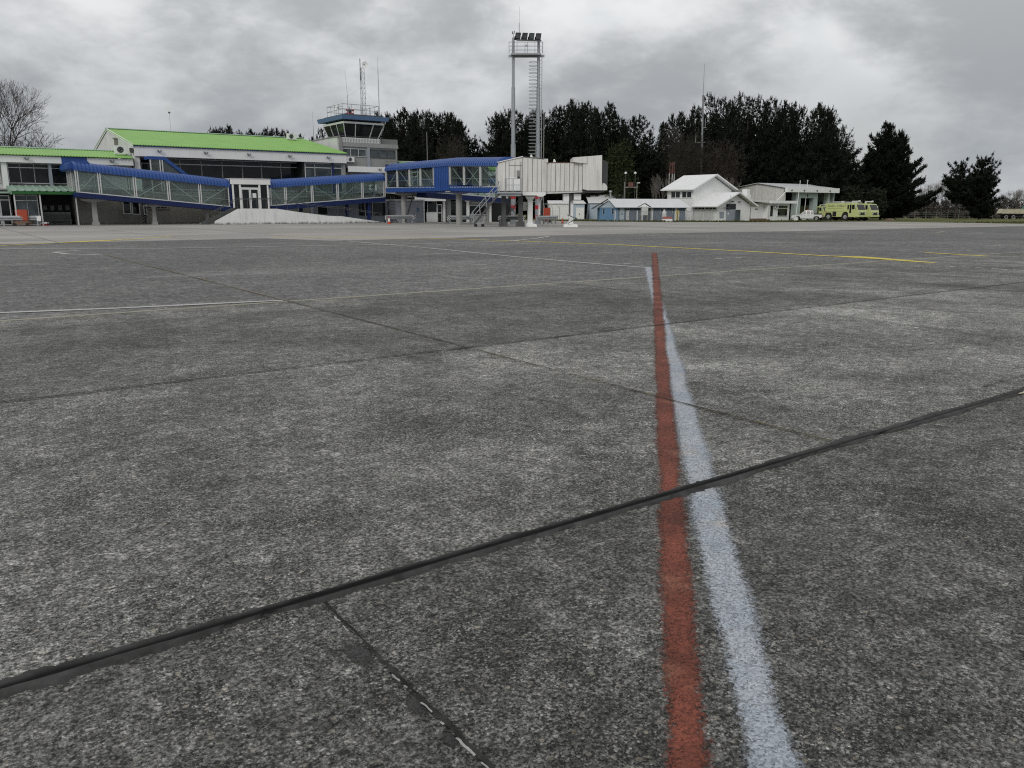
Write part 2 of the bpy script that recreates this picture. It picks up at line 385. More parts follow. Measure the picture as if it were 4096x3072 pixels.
def mat_fg():
    m, t, p, o = base_mat('exposed_aggregate_concrete'); v = N(t, 'ShaderNodeTexCoord').outputs['Object']
    c, h = pebbles(t, v)
    # pale cement paste left in patches, and speckled
    pn = NOISE(t, v, .75, 6, .62, .6); pm = NOISE(t, v, 3.2, 6, .65, .4); pf = NOISE(t, v, 62, 3, .7)
    f = MATH(t, 'ADD', MATH(t, 'MULTIPLY', pn, .62), MATH(t, 'ADD', MATH(t, 'MULTIPLY', pm, .30), MATH(t, 'MULTIPLY', pf, .30)))
    dust = RAMP(t, f, [(.54, 0.), (.70, .72)])
    c = MIX(t, dust, c, MIX(t, RAMP(t, pf, [(.35, 0.), (.65, 1.)]), (.10, .099, .093), (.42, .415, .385)))
    cl = NOISE(t, v, 13, 5, .7); c = MIX(t, 1.0, c, RAMP(t, cl, [(.30, .62), (.5, .95), (.70, 1.45)]), 'MULTIPLY')
    fl = NOISE(t, v, 105, 3, .75); c = MIX(t, MATH(t, 'MULTIPLY', RAMP(t, fl, [(.55, 0.), (.61, .85)]), RAMP(t, pm, [(.38, .25), (.60, 1.)])), c, (.42, .42, .39))
    gr = NOISE(t, v, 62, 4, .8, .2); c = MIX(t, 1.0, c, RAMP(t, gr, [(.36, .48), (.48, .86), (.62, 1.6)]), 'MULTIPLY')
    gm_ = NOISE(t, v, 15, 6, .78, .2); c = MIX(t, 1.0, c, RAMP(t, gm_, [(.36, .68), (.50, .94), (.64, 1.42)]), 'MULTIPLY')
    sr = N(t, 'ShaderNodeSeparateXYZ'); L(t, v, sr.inputs[0]); c = MIX(t, 1.0, c, RAMP(t, MATH(t, 'DIVIDE', sr.outputs[1], 20.), [(0., .80), (.1416, 1.10), (.3695, .96)], 'CONSTANT'), 'MULTIPLY')
    g2 = NOISE(t, v, 5.5, 6, .7, .4); c = MIX(t, 1.0, c, RAMP(t, g2, [(.34, .72), (.66, 1.32)]), 'MULTIPLY')
    dk = RAMP(t, NOISE(t, v, .33, 5, .6, 1.2), [(.38, .84), (.62, 1.12)])
    c = MIX(t, 1.0, c, dk, 'MULTIPLY')
    c = MIX(t, 1.0, c, RAMP(t, NOISE(t, VMUL(t, v, (1.0, .62, 1)), .62, 7, .62, .9), [(.36, .76), (.47, .94), (.55, 1.06), (.64, 1.36)]), 'MULTIPLY')
    c = MIX(t, 1.0, c, RAMP(t, slab_tone(t, v, 5.75, 4.555, 4.70, 2.83), [(0., .80), (1., 1.16)]), 'MULTIPLY')
    c = MIX(t, 1.0, c, (.755, .75, .755), 'MULTIPLY')
    L(t, c, p.inputs['Base Color']); p.inputs['Roughness'].default_value = .78; p.inputs['Specular IOR Level'].default_value = .3
    b = N(t, 'ShaderNodeBump', inp={'Strength': .85, 'Distance': .006}); L(t, h, b.inputs['Height']); L(t, b.outputs[0], p.inputs['Normal'])
    return m
def mat_asphalt():
    m, t, p, o = base_mat('worn_apron_surface'); v = N(t, 'ShaderNodeTexCoord').outputs['Object']
    n1 = NOISE(t, v, .16, 6, .6, .8); n2 = NOISE(t, v, 1.3, 6, .65, .4); n3 = NOISE(t, v, 38, 4, .75); n4 = NOISE(t, VMUL(t, v, (.35, 1.2, 1)), .5, 6, .65, .5)
    c = MIX(t, RAMP(t, n1, [(.32, 0.), (.68, 1.)]), (.108, .1065, .107), (.155, .153, .151))
    c = MIX(t, MATH(t, 'MULTIPLY', RAMP(t, n2, [(.50, 0.), (.72, 1.)]), .55), c, (.19, .187, .178))
    c = MIX(t, MATH(t, 'MULTIPLY', RAMP(t, n4, [(.56, 0.), (.70, 1.)]), .5), c, (.28, .275, .265))
    c = MIX(t, 1.0, c, RAMP(t, NOISE(t, v, 3.2, 8, .82, .3), [(.38, .66), (.50, .96), (.62, 1.45)]), 'MULTIPLY')
    c = MIX(t, 1.0, c, RAMP(t, NOISE(t, v, 13, 8, .82, .2), [(.34, .32), (.48, .85), (.62, 1.9)]), 'MULTIPLY')
    c = MIX(t, 1.0, c, RAMP(t, slab_tone(t, v, 5.75, 7.6, 4.70, 12.9), [(0., .90), (1., 1.10)]), 'MULTIPLY')
    L(t, c, p.inputs['Base Color']); p.inputs['Roughness'].default_value = .8; p.inputs['Specular IOR Level'].default_value = .25
    b = N(t, 'ShaderNodeBump', inp={'Strength': .5, 'Distance': .01}); L(t, n3, b.inputs['Height']); L(t, b.outputs[0], p.inputs['Normal'])
    return m
def mat_light():
    m, t, p, o = base_mat('pale_concrete_paving'); v = N(t, 'ShaderNodeTexCoord').outputs['Object']
    n1 = NOISE(t, v, .12, 6, .6, .5); n2 = NOISE(t, VMUL(t, v, (.25, 1.5, 1)), .6, 6, .65, .4)
    c = MIX(t, RAMP(t, n1, [(.3, 0.), (.7, 1.)]), (.29, .28, .262), (.385, .372, .348))
    c = MIX(t, MATH(t, 'MULTIPLY', RAMP(t, n2, [(.55, 0.), (.75, 1.)]), .5), c, (.50, .485, .455))
    c = MIX(t, MATH(t, 'MULTIPLY', RAMP(t, n2, [(.28, 1.), (.42, 0.)]), .5), c, (.17, .165, .155))
    sp = N(t, 'ShaderNodeSeparateXYZ'); L(t, v, sp.inputs[0])
    for ax, s, off in ((0, 5.75, 4.7), (1, 4.555, 2.83)):
        q = MATH(t, 'FRACT', MATH(t, 'DIVIDE', MATH(t, 'SUBTRACT', sp.outputs[ax], off), s))
        c = MIX(t, MATH(t, 'MULTIPLY', RAMP(t, MATH(t, 'ABSOLUTE', MATH(t, 'SUBTRACT', q, .5)), [(.486, 0.), (.494, 1.)]), .55), c, (.09, .088, .08))
    c = MIX(t, 1.0, c, RAMP(t, slab_tone(t, v, 5.75, 4.555, 4.70, 2.83), [(0., .88), (1., 1.10)]), 'MULTIPLY')
    L(t, c, p.inputs['Base Color']); p.inputs['Roughness'].default_value = .85; p.inputs['Specular IOR Level'].default_value = .2
    return m
def mat_grass():
    m, t, p, o = base_mat('mown_grass'); v = N(t, 'ShaderNodeTexCoord').outputs['Object']
    n1 = NOISE(t, v, .12, 6, .65, .5); n2 = NOISE(t, v, 2.2, 5, .7)
    c = MIX(t, RAMP(t, n1, [(.35, 0.), (.65, 1.)]), (.070, .092, .028), (.150, .142, .058))
    c = MIX(t, 1.0, c, RAMP(t, n2, [(.3, .6), (.7, 1.35)]), 'MULTIPLY')
    L(t, c, p.inputs['Base Color']); p.inputs['Roughness'].default_value = .9; p.inputs['Specular IOR Level'].default_value = .1
    return m
def sheet(name, stations, mat, dz, bcuts=()):
    """stations: (a, b_from, b_to). The surface follows the fall of the ground."""
    mb = MB(); rows = []
    for a, b0, b1 in stations: rows.append([(a, b0, gz(a)+dz), (a, b1, gz(a)+dz)])
    mb.grid(rows)
    o = solo(name, mb, mat, None, None, kind='structure')
    return o
def interp(x, pts):
    for (x0, y0), (x1, y1) in zip(pts, pts[1:]):
        if x <= x1: return y0+(y1-y0)*max(0, (x-x0))/(x1-x0)
    return pts[-1][1]
As = [-400, -60, 0, 20, 23, 26, 29, 32, 35, 38, 41, 45, 60, 80, 100, 120, 150, 200, 330, 800, 2500]
sheet('grass', [(a, -600, 2500) for a in [-2500, -400]+As[1:]], mat_grass(), -.035)
EDGE = [(-400, 135), (74, 135), (74.6, 90), (78, 85), (86, 80.2), (94, 76.8), (108, 75.5), (122, 78.5), (131, 79.3), (133.5, 77), (134, 60), (134.2, 59)]
rs = random.Random(3)
av = [-400, -60, 0, 20, 23, 26, 29, 32, 35, 38, 41, 45, 60, 74, 74.6]+[75.5+i*1.5 for i in range(40)]
av = [a for a in av if a < 133.9]
sheet('apron', [(a, -400, interp(a, EDGE)+(rs.uniform(-.5, .5) if a > 75 else 0)) for a in av], mat_asphalt(), 0.0)
LB = [(-400, 41.1), (14, 41.1), (15.5, 36.2), (55, 36.6), (77, 40.0), (100, 42.3), (134, 43)]
av2 = sorted(set(av+[14, 15.5, 50, 55, 66, 77, 88, 100]))
sheet('pale_apron', [(a, interp(a, LB), interp(a, EDGE)-(1.1 if a > 75 else 0)+rs.uniform(-.25, .25)) for a in av2], mat_light(), .004)
M['fg'] = mat_fg()
sheet('concrete_apron', [(a, -60, 12.9) for a in [-60, -20, 0, 20, 23, 26, 29, 32, 35, 38, 41, 45, 60]], M['fg'], .004)

# ---------------------------------------------------------------- paint and joints on the ground
def mat_marking(name, c1, c2, wear=.35, soft=.35, peb=True, patch=None):
    m, t, p, o = base_mat(name)
    v = N(t, 'ShaderNodeTexCoord'); uv = v.outputs['UV']; ob = v.outputs['Object']
    sp = N(t, 'ShaderNodeSeparateXYZ'); L(t, uv, sp.inputs[0])
    c = MIX(t, RAMP(t, NOISE(t, ob, 2.2, 5, .6), [(.35, 0.), (.65, 1.)]), c1, c2)
    if patch: c = MIX(t, RAMP(t, NOISE(t, ob, 3.1, 3, .5), [(.60, 0.), (.72, .6)]), c, patch)
    pit = NOISE(t, ob, 60, 4, .75)
    if peb:
        pc, ph = pebbles(t, ob)
        lum = N(t, 'ShaderNodeRGBToBW'); L(t, pc, lum.inputs[0])
        c = MIX(t, 1.0, c, RAMP(t, lum.outputs[0], [(.02, .62), (.12, .95), (.4, 1.22)]), 'MULTIPLY')
        b = N(t, 'ShaderNodeBump', inp={'Strength': .7, 'Distance': .005}); L(t, ph, b.inputs['Height']); L(t, b.outputs[0], p.inputs['Normal'])
    ed = MATH(t, 'SUBTRACT', 1.0, MATH(t, 'ABSOLUTE', sp.outputs[1]))
    k = MATH(t, 'ADD', MATH(t, 'DIVIDE', ed, soft), MATH(t, 'MULTIPLY', MATH(t, 'SUBTRACT', pit, .5), 2.4))
    k = MATH(t, 'SUBTRACT', k, MATH(t, 'MULTIPLY', RAMP(t, NOISE(t, ob, 1.1, 6, .7), [(.42, 0.), (.75, 2.2)]), wear))
    al = RAMP(t, k, [(.25, 0.), (.80, 1.)])
    if peb: al = MATH(t, 'MULTIPLY', al, RAMP(t, lum.outputs[0], [(.014, .55), (.04, 1.)]))
    L(t, c, p.inputs['Base Color']); p.inputs['Roughness'].default_value = .75; p.inputs['Specular IOR Level'].default_value = .3
    tr = N(t, 'ShaderNodeBsdfTransparent'); mx = N(t, 'ShaderNodeMixShader'); L(t, al, mx.inputs[0]); L(t, tr.outputs[0], mx.inputs[1]); L(t, p.outputs[0], mx.inputs[2]); L(t, mx.outputs[0], o.inputs[0])
    return m
def ribbon(name, pairs, mat, dz=.008, step=1.5):
    """pairs: (left, right) edge points in a, b; cut into short pieces so it follows the ground."""
    me = bpy.data.meshes.new(name); vs = []; uvs = []; dist = 0.
    P = []
    for (l0, r0), (l1, r1) in zip(pairs, pairs[1:]):
        n = max(1, int(math.dist(l0, l1)/step))
        for i in range(n): k = i/n; P.append((tuple(x+(y-x)*k for x, y in zip(l0, l1)), tuple(x+(y-x)*k for x, y in zip(r0, r1))))
    P.append(pairs[-1]); prev = None
    for l, r in P:
        if prev: dist += math.dist(prev, l)
        prev = l
        for q, w in ((l, -1.), ((.5*(l[0]+r[0]), .5*(l[1]+r[1])), 0.), (r, 1.)): vs.append((q[0], q[1], gz(q[0])+dz)); uvs.append((dist, w))
    fs = []
    for i in range(len(P)-1):
        for j in (0, 1): fs.append((3*i+j, 3*i+j+1, 3*i+j+4, 3*i+j+3))
    me.from_pydata(vs, [], fs); ul = me.uv_layers.new(name='UVMap')
    for lp in me.loops: ul.data[lp.index].uv = uvs[lp.vertex_index]
    bm = bmesh.new(); bm.from_mesh(me)
    for f in bm.faces:
        if f.normal.z < 0: f.normal_flip()
    bm.to_mesh(me); bm.free()
    me.materials.append(mat); o = bpy.data.objects.new(name, me); COL.objects.link(o); o.rotation_euler = (0, 0, TH); o['kind'] = 'structure'
    return o
def line(name, pts, w, mat, dz=.008):
    """A painted line of one width through points in a, b."""
    pr = []
    for i, p in enumerate(pts):
        q0 = pts[max(0, i-1)]; q1 = pts[min(len(pts)-1, i+1)]; dx, dy = q1[0]-q0[0], q1[1]-q0[1]; l = math.hypot(dx, dy)
        nx, ny = -dy/l*w/2, dx/l*w/2; pr.append(((p[0]+nx, p[1]+ny), (p[0]-nx, p[1]-ny)))
    return ribbon(name, pr, mat, dz)
m_red = mat_marking('red_apron_paint', (.115, .034, .022), (.245, .072, .045), .26, .62, patch=(.30, .13, .085))
m_blue = mat_marking('pale_blue_white_apron_paint', (.33, .37, .42), (.45, .475, .51), .26, .55, patch=(.52, .48, .45))
m_wh = mat_marking('worn_white_paint', (.38, .38, .375), (.52, .52, .505), .30, .45, False)
m_bg = mat_marking('worn_beige_paint', (.25, .235, .175), (.34, .325, .26), .24, .5, False)
m_ye = mat_marking('yellow_apron_paint', (.55, .45, .07), (.68, .57, .13), .06, .4, False)
def widen(l, r, k=.25): return (tuple(a+(a-b)*k for a, b in zip(l, r)), tuple(b+(b-a)*k for a, b in zip(l, r)))
def edge_pair(xl, xr, y): return widen(gg(xl, y), gg(xr, y))
ribbon('painted_line', [edge_pair(2607, 2628, 1012), edge_pair(2618, 2669, 1400), edge_pair(2637, 2744, 2100), edge_pair(2665, 2845, 3072), edge_pair(2690, 3050, 4900)], m_red, .0074, .5)
ribbon('painted_line', [edge_pair(2578, 2604, 1068), edge_pair(2650, 2712, 1400), edge_pair(2776, 2915, 2100), edge_pair(3000, 3195, 3072), edge_pair(3330, 3660, 4900)], m_blue, .0060, .5)
line('painted_line', [(-6, 14.3), (.72, 14.0), (2.2, 13.6), (3.9, 13.3), (4.7, 13.15)], .22, m_wh)
line('painted_line', [(-8, 12.98), (4.6, 12.98), (13, 12.96), (24, 12.9), (60, 12.9)], .20, m_bg, .0050)
line('painted_line', [(15.1, 43.2), (20.9, 36), (22.4, 31.3), (23.6, 25.4), (23.8, 19), (23.6, 15), (23.4, 13.1), (23.05, 11.6)], .36, m_ye)
ribbon('painted_line', [((23.40, 15.2), (23.80, 15.2)), ((23.50, 14.2), (24.25, 14.4)), ((23.05, 12.9), (23.75, 12.9)), ((22.85, 11.75), (23.25, 11.75))], m_ye, .012)
line('painted_line', [(2.0, 36.5), (7.2, 33), (11.8, 32), (16.8, 30.6), (22.1, 30.9), (25.2, 33), (28, 35.4)], .30, m_wh, .012)
line('painted_line', [(15.9, 35.4), (15.7, 27.4), (15.1, 21), (15.0, 16.5), (15.07, 15.0)], .21, m_wh)
for a0, a1 in ((15.25, 15.5), (15.6, 15.85), (15.95, 16.25), (19.4, 19.75), (19.9, 20.2), (20.35, 20.7)): line('painted_dash', [(a0, 16.4), (a1, 16.4)], .2, m_wh)
for b0, b1 in ((10.8, 10.5), (10.35, 10.15), (10.0, 9.75), (9.6, 9.2), (9.1, 8.75)): line('painted_dash', [(22.0, b0), (21.95, b1)], .2, m_wh)
line('painted_line', [(16.4, 7.15), (16.5, 6.7)], .10, m_wh)
line('painted_line', [(28.3, 14.6), (27.8, 12.3)], .36, m_ye)
line('painted_line', [(44.7, 31.8), (48.2, 29.6), (53.2, 29), (58.2, 29.4), (62.5, 31), (65.6, 33.6), (65.8, 35.6)], .36, m_bg)
line('painted_line', [(58.2, 29.4), (57.1, 23.2), (55, 10)], .30, m_wh, .012)
line('painted_line', [(1.0, 38.2), (2.3, 39.3), (5.0, 41.4), (8, 43.4), (10.8, 46.8)], .32, m_ye, .012)
ribbon('painted_line', [((4.4, 41.0), (4.55, 40.8)), ((5.6, 42.4), (6.2, 41.6)), ((7.5, 43.5), (7.9, 42.9))], m_ye, .016)
line('painted_line', [(4.4, 33.2), (3.5, 32.4), (3.75, 30.8), (4.6, 29.8)], .3, m_wh)
# pale worn patch by the white diagonal
def blob(name, c, ra, rb, mat, dz, n=22, seed=1, k=.25):
    r = random.Random(seed); pr = []
    for i in range(n+1):
        x = -1+2*i/n; w = math.sqrt(max(.0004, 1-x*x))*(1+r.uniform(-k, k)); pr.append(((c[0]+ra*x, c[1]+rb*w), (c[0]+ra*x, c[1]-rb*w)))
    return ribbon(name, pr, mat, dz, 9)
blob('worn_paint_patch', (16.6, 23.2), 1.1, .9, mat_marking('scuffed_white_paint', (.34, .34, .33), (.45, .45, .43), 1.1, 1.0, False), .008)

def sealant(b0, a_from, a_to, w, seed):
    """A raised bead of joint sealant with ragged edges and a groove down the middle."""
    r = random.Random(seed); mb = MB(); rows = []; a = a_from; e0 = e1 = w; wb = 0.
    while a <= a_to:
        near = 1 if -1 < a < 9 else 0
        e0 += r.uniform(-.0085, .0085)+(w-e0)*.07; e1 += r.uniform(-.0095, .0095)+(w-e1)*.07; wb += r.uniform(-.002, .002)-wb*.02
        j0 = r.uniform(-.004, .004); j1 = r.uniform(-.008, .008); z = gz(a)+.004; c = b0+wb
        rows.append([(a, c-e0-j0, z-.001), (a, c-e0*.86-j0, z+.009), (a, c-.026, z+.016), (a, c-.008, z+.0045), (a, c+.008, z+.0045), (a, c+.026, z+.016), (a, c+e1*.86+j1, z+.009), (a, c+e1+j1, z-.001)])
        a += .018 if near else .25
    mb.grid(rows)
    m, t, p, o = base_mat('joint_sealant'); v = N(t, 'ShaderNodeTexCoord').outputs['Object']
    n = NOISE(t, v, 6, 5, .65, .5); sp = N(t, 'ShaderNodeSeparateXYZ'); L(t, v, sp.inputs[0]); sq = N(t, 'ShaderNodeMix', data_type='RGBA'); sq.inputs[7].default_value = (.004, .004, .004, 1)
    L(t, RAMP(t, MATH(t, 'ABSOLUTE', MATH(t, 'SUBTRACT', sp.outputs[1], b0)), [(.006, 1.), (.020, 0.)]), sq.inputs[0])
    L(t, MIX(t, RAMP(t, n, [(.35, 0.), (.60, .5), (.74, 1.)]), (.027, .0267, .026), (.10, .10, .10)), sq.inputs[6]); L(t, sq.outputs[2], p.inputs['Base Color'])
    L(t, RAMP(t, n, [(.3, .72), (.7, .9)]), p.inputs['Roughness']); p.inputs['Specular IOR Level'].default_value = .2
    b = N(t, 'ShaderNodeBump', inp={'Strength': .5, 'Distance': .01}); L(t, NOISE(t, v, 45, 4), b.inputs['Height']); L(t, b.outputs[0], p.inputs['Normal'])
    return solo('joint_sealant', mb, m, None, None, kind='structure', smooth=True)
sealant(2.835, -6, 8.2, .050, 5)
def mat_joint(name, c1, c2, c3=None):
    m, t, p, o = base_mat(name); v = N(t, 'ShaderNodeTexCoord').outputs['Object']
    c = MIX(t, RAMP(t, NOISE(t, v, 9, 5, .7), [(.38, 0.), (.62, 1.)]), c1, c2)
    if c3: c = MIX(t, RAMP(t, NOISE(t, v, 1.6, 4, .6), [(.46, 0.), (.60, 1.)]), c, c3)
    L(t, c, p.inputs['Base Color']); p.inputs['Roughness'].default_value = .9; p.inputs['Specular IOR Level'].default_value = .1
    return m
mj_dark = mat_joint('dark_joint', (.018, .018, .017), (.05, .05, .047)); mj_moss = mat_joint('mossy_joint', (.03, .028, .018), (.14, .115, .03), (.045, .042, .03))
mj_moss2 = mat_joint('dry_moss_joint', (.15, .12, .06), (.26, .20, .08), (.16, .145, .11))
mj_chip = mat_joint('white_chipped_edge', (.24, .24, .23), (.46, .46, .44))
def crack(name, p0, p1, w, mat, seed, step=.035, wob=.5, dz=.015, keep=1.0, taper=False):
    """A ragged narrow joint. Its width and course wander."""
    r = random.Random(seed); d = math.dist(p0, p1); n = int(d/step); dx, dy = (p1[0]-p0[0])/d, (p1[1]-p0[1])/d; pr = []; o = 0.; e = w
    for i in range(n+1):
        o += r.uniform(-.3, .3)*w*wob; o *= .93; e = max(w*.25, e+r.uniform(-.25, .25)*w); e += (w-e)*.15
        x, y = p0[0]+dx*step*i-dy*o, p0[1]+dy*step*i+dx*o
        pr.append(((x-dy*e/2, y+dx*e/2), (x+dy*e/2, y-dx*e/2)))
    return ribbon(name, pr, mat, dz, 99)
crack('slab_joint', (-8, 7.39), (17.5, 7.39), .020, mj_dark, 1)
crack('slab_joint', (17.5, 7.39), (40, 7.39), .03, mj_dark, 2, .2)
crack('slab_joint', (4.69, 2.9), (4.72, 13), .018, mj_moss, 3)
crack('slab_joint', (4.72, 13), (4.68, 30), .03, mj_moss2, 4, .12)
crack('slab_joint', (10.1, 2.9), (10.85, 10.4), .014, mj_dark, 6)
crack('slab_joint', (10.45, 10.4), (10.6, 12.9), .02, mj_dark, 7)
crack('slab_joint', (-1.06, 2.9), (-1.06, 12.9), .022, mj_moss, 8)
crack('slab_joint', (16.5, -2), (16.5, 12.9), .022, mj_dark, 9)
crack('crack', (1.08, 2.76), (1.08, -2), .012, mj_dark, 11, .010, .55)
# dark patched spalls with chipped white edges along that crack
mj_patch = mat_marking('dark_patch', (.034, .034, .034), (.060, .060, .058), .22, .7)
blob('crack_patch', (1.035, 2.36), .04, .17, mj_patch, .0075, 18, 21, .35)
blob('crack_patch', (1.055, 1.98), .03, .11, mj_patch, .0075, 18, 22, .4)
blob('crack_patch', (1.05, 1.78), .02, .07, mj_patch, .0075, 18, 23, .4)
for i, (b0, b1) in enumerate(((2.63, 2.58), (2.55, 2.50), (2.16, 2.11), (2.08, 2.06), (1.97, 1.90), (1.85, 1.83), (1.76, 1.66), (1.63, 1.52), (1.47, 1.2))): crack('chipped_edge', (1.064, b0), (1.066, b1), .006, mj_chip, 30+i, .008, 1.1, .0165)
# dark oily stain at the far end of the sealant
blob('oil_stain', (7.75, 3.12), .5, .15, mat_marking('oil_stain', (.035, .035, .036), (.06, .06, .06), .5, 1.0, False), .0078, 20, 41, .3)
blob('worn_paint_patch', (7.45, 2.80), .28, .035, mat_marking('cream_paint_scrap', (.42, .40, .28), (.5, .48, .36), .1, .4, False), .016, 14, 42, .3)

# dry leaves lying on the concrete
rl = random.Random(8)
for i, (x, y) in enumerate([(2645, 1828), (905, 2230), (1210, 2120), (3880, 1560), (3895, 1768), (330, 2115), (2455, 1740), (3670, 1505), (2650, 2175)]):
    a, b = gg(x, y); s = rl.uniform(.012, .022); an = rl.uniform(0, 6.28); mb = MB()
    pts = [(-1, 0, .1), (-.4, .32, .25), (.3, .36, .3), (1, .05, .5), (.3, -.3, .2), (-.4, -.34, .28)]
    q = [(a+s*(p[0]*math.cos(an)-p[1]*math.sin(an)), b+s*(p[0]*math.sin(an)+p[1]*math.cos(an)), .010+s*p[2]*.5) for p in pts]
    mb.quad(q[0], q[1], q[2], q[3]); mb.quad(q[0], q[3], q[4], q[5])
    solo('dry_leaf', mb, M['dry_leaf'], 'small dark dry leaf lying on the grey concrete in the foreground', 'leaf', (a, b, .006), group='dry leaves scattered over the concrete')
# ---------------------------------------------------------------- terminal
def win_b(parent, b, a0, a1, z0, z1, glass, frame, nx=1, trans=(), fw=.06, label=None, out=-1):
    """A window in a wall that faces -b: a pane slab and its frame."""
    g = part('window', MB().box(a0, a1, b+out*.03, b, z0, z1), glass, parent, label)
    mb = MB(); y0, y1 = b+out*.09, b+out*.031
    mb.box(a0-fw/2, a0+fw/2, y0, y1, z0, z1); mb.box(a1-fw/2, a1+fw/2, y0, y1, z0, z1)
    mb.box(a0+fw/2, a1-fw/2, y0, y1, z0, z0+fw); mb.box(a0+fw/2, a1-fw/2, y0, y1, z1-fw, z1)
    for t in trans: mb.box(a0+fw/2, a1-fw/2, y0, y1, t-fw/2, t+fw/2)
    for i in range(1, nx):
        x = a0+(a1-a0)*i/nx; mb.box(x-fw/2, x+fw/2, y0-.003, y1, z0+fw, z1-fw)
    part('window_frame', mb, frame, g); return g
def win_a(parent, a, b0, b1, z0, z1, glass, frame, ny=1, trans=(), fw=.06, label=None):
    g = part('window', MB().box(a-.03, a, b0, b1, z0, z1), glass, parent, label)
    mb = MB(); x0, x1 = a-.09, a-.031
    mb.box(x0, x1, b0-fw/2, b0+fw/2, z0, z1); mb.box(x0, x1, b1-fw/2, b1+fw/2, z0, z1)
    mb.box(x0, x1, b0+fw/2, b1-fw/2, z0, z0+fw); mb.box(x0, x1, b0+fw/2, b1-fw/2, z1-fw, z1)
    for t in trans: mb.box(x0, x1, b0+fw/2, b1-fw/2, t-fw/2, t+fw/2)
    for i in range(1, ny):
        y = b0+(b1-b0)*i/ny; mb.box(x0-.003, x1, y-fw/2, y+fw/2, z0+fw, z1-fw)
    part('window_frame', mb, frame, g); return g
def ribbed_roof(a0, a1, b0, z0, b1, z1, pitch=.25, h=.035, th=.05):
    """Ribbed metal sheet sloping from (b0, z0) to (b1, z1), ribs running up the slope."""
    mb = MB(); n = max(2, int((a1-a0)/pitch)); top0 = []; top1 = []
    for i in range(n):
        x = a0+(a1-a0)*i/n; w = (a1-a0)/n
        for fx, hh in ((0, 0), (.55, 0), (.68, h), (.87, h)): top0.append((x+fx*w, b0, z0+hh)); top1.append((x+fx*w, b1, z1+hh))
    top0.append((a1, b0, z0)); top1.append((a1, b1, z1))
    mb.grid([top0, top1]); mb.grid([[(p[0], p[1], p[2]-th) for p in top0], [(p[0], p[1], p[2]-th) for p in top1]])
    mb.grid([top0, [(p[0], p[1], p[2]-th) for p in top0]])
    mb.quad((a0, b0, z0), (a0, b1, z1), (a0, b1, z1-th), (a0, b0, z0-th)); mb.quad((a1, b0, z0), (a1, b1, z1), (a1, b1, z1-th), (a1, b0, z0-th))
    return mb
def fascia_lights(parent, b, spots):
    for a, z in spots:
        mb = MB()
        for s in (-1, 1):
            mb.tube((a+s*.05, b-.16, z-.06), (a+s*.17, b-.24, z+.13), .075, .095, 8)
        mb.bar((a-.05, b-.12, z-.07), (a+.05, b-.12, z-.07), .10); mb.bar((a, b-.12, z-.07), (a, b-.002, z-.02), .05)
        part('twin_spotlight', mb, M['galv'], parent)

# --- main hall
RB, RZ = 98.7, 9.86; A0, A1 = 17.1, 39.0
hall = thing('terminal_hall', 'tall terminal hall with long lime green gabled roof above the glass walkways', 'building', (28, 86, 0))
part('roof', ribbed_roof(A0-.15, A1+.1, 85.85, 7.46, RB, RZ), M['green_roof'], hall)
part('roof', ribbed_roof(A0-.15, A1+.1, 111.4, 7.46, RB+.001, RZ-.001), M['green_roof'], hall)
part('ridge_cap', MB().prism([(RB-.28, RZ+.02), (RB, RZ+.09), (RB+.28, RZ+.02), (RB+.28, RZ+.05), (RB, RZ+.13), (RB-.28, RZ+.05)], A0-.15, A1+.1, 'yz'), M['green_pale'], hall)
part('fascia', MB().box(A0, A1, 86, 86.25, 6.4, 7.37), M['white'], hall, bevel=.015)
part('gutter', MB().box(A0-.1, A1+.05, 85.86, 85.98, 7.33, 7.40), M['blue_dark'], hall)
part('soffit', MB().box(A0+.002, A1-.002, 86.252, 88.5, 6.45, 6.55), M['soffit'], hall)
part('gable_wall', MB().prism([(86.25, 2.2), (86.25, 7.37), (RB, RZ-.09), (111.2, 7.37), (111.2, 0), (88.6, 0), (88.6, 2.2)], A0, A0+.25, 'yz'), M['white_dirty'], hall, 'stained white gable end with grey streaks')
part('gable_wall', MB().prism([(88.6, 6.3), (88.6, 7.37), (RB, RZ-.09), (111.2, 7.37), (111.2, 0), (88.6, 0)], A1-.25, A1, 'yz'), M['white_dirty'], hall)
part('verge_trim', MB().bar((A0-.08, 85.9, 7.36), (A0-.08, RB, RZ-.04), .05, .26).bar((A0-.08, RB, RZ-.04), (A0-.08, 111.3, 7.36), .05, .26), M['white'], hall)
part('flue_pipe', MB().box(A0-.32, A0-.06, 93.55, 93.85, 6.9, 8.45).box(A0-.42, A0-.06, 93.5, 93.9, 8.45, 8.58), M['wood_grey'], hall)
part('corner_pillar', MB().box(A0-.02, A0+.45, 86.26, 88.4, 0, 6.44), M['white'], hall)
part('wall', MB().box(A0+.25, 40, 84.6, 85.0, 0, 3.05), M['cream'], hall, 'lower wall with damp stains behind the walkway columns')
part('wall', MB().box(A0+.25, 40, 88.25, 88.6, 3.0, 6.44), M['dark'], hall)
part('terrace_slab', MB().box(A0+.25, 40, 85.0, 88.25, 2.9, 3.1), M['soffit'], hall)
part('back_wall', MB().box(A0+.25, A1-.25, 110.9, 111.1, 0, 7.3), M['white_dirty'], hall)
mull = [18.0, 19.6, 21.7, 23.8, 25.9, 28.0, 30.05, 32.2, 34.2]
for x0, x1 in zip(mull, mull[1:]): win_b(hall, 88.25, x0, x1, 3.3, 6.42, M['glass'], M['alu'], 1, (5.87,), .09)
for i, (x0, x1) in enumerate(((34.3, 35.4), (35.4, 37.4), (37.5, 38.6))): win_b(hall, 86.55, x0, x1, 3.2, 6.38, M['glass_mid'], M['alu'], 1, (5.85,), .10)
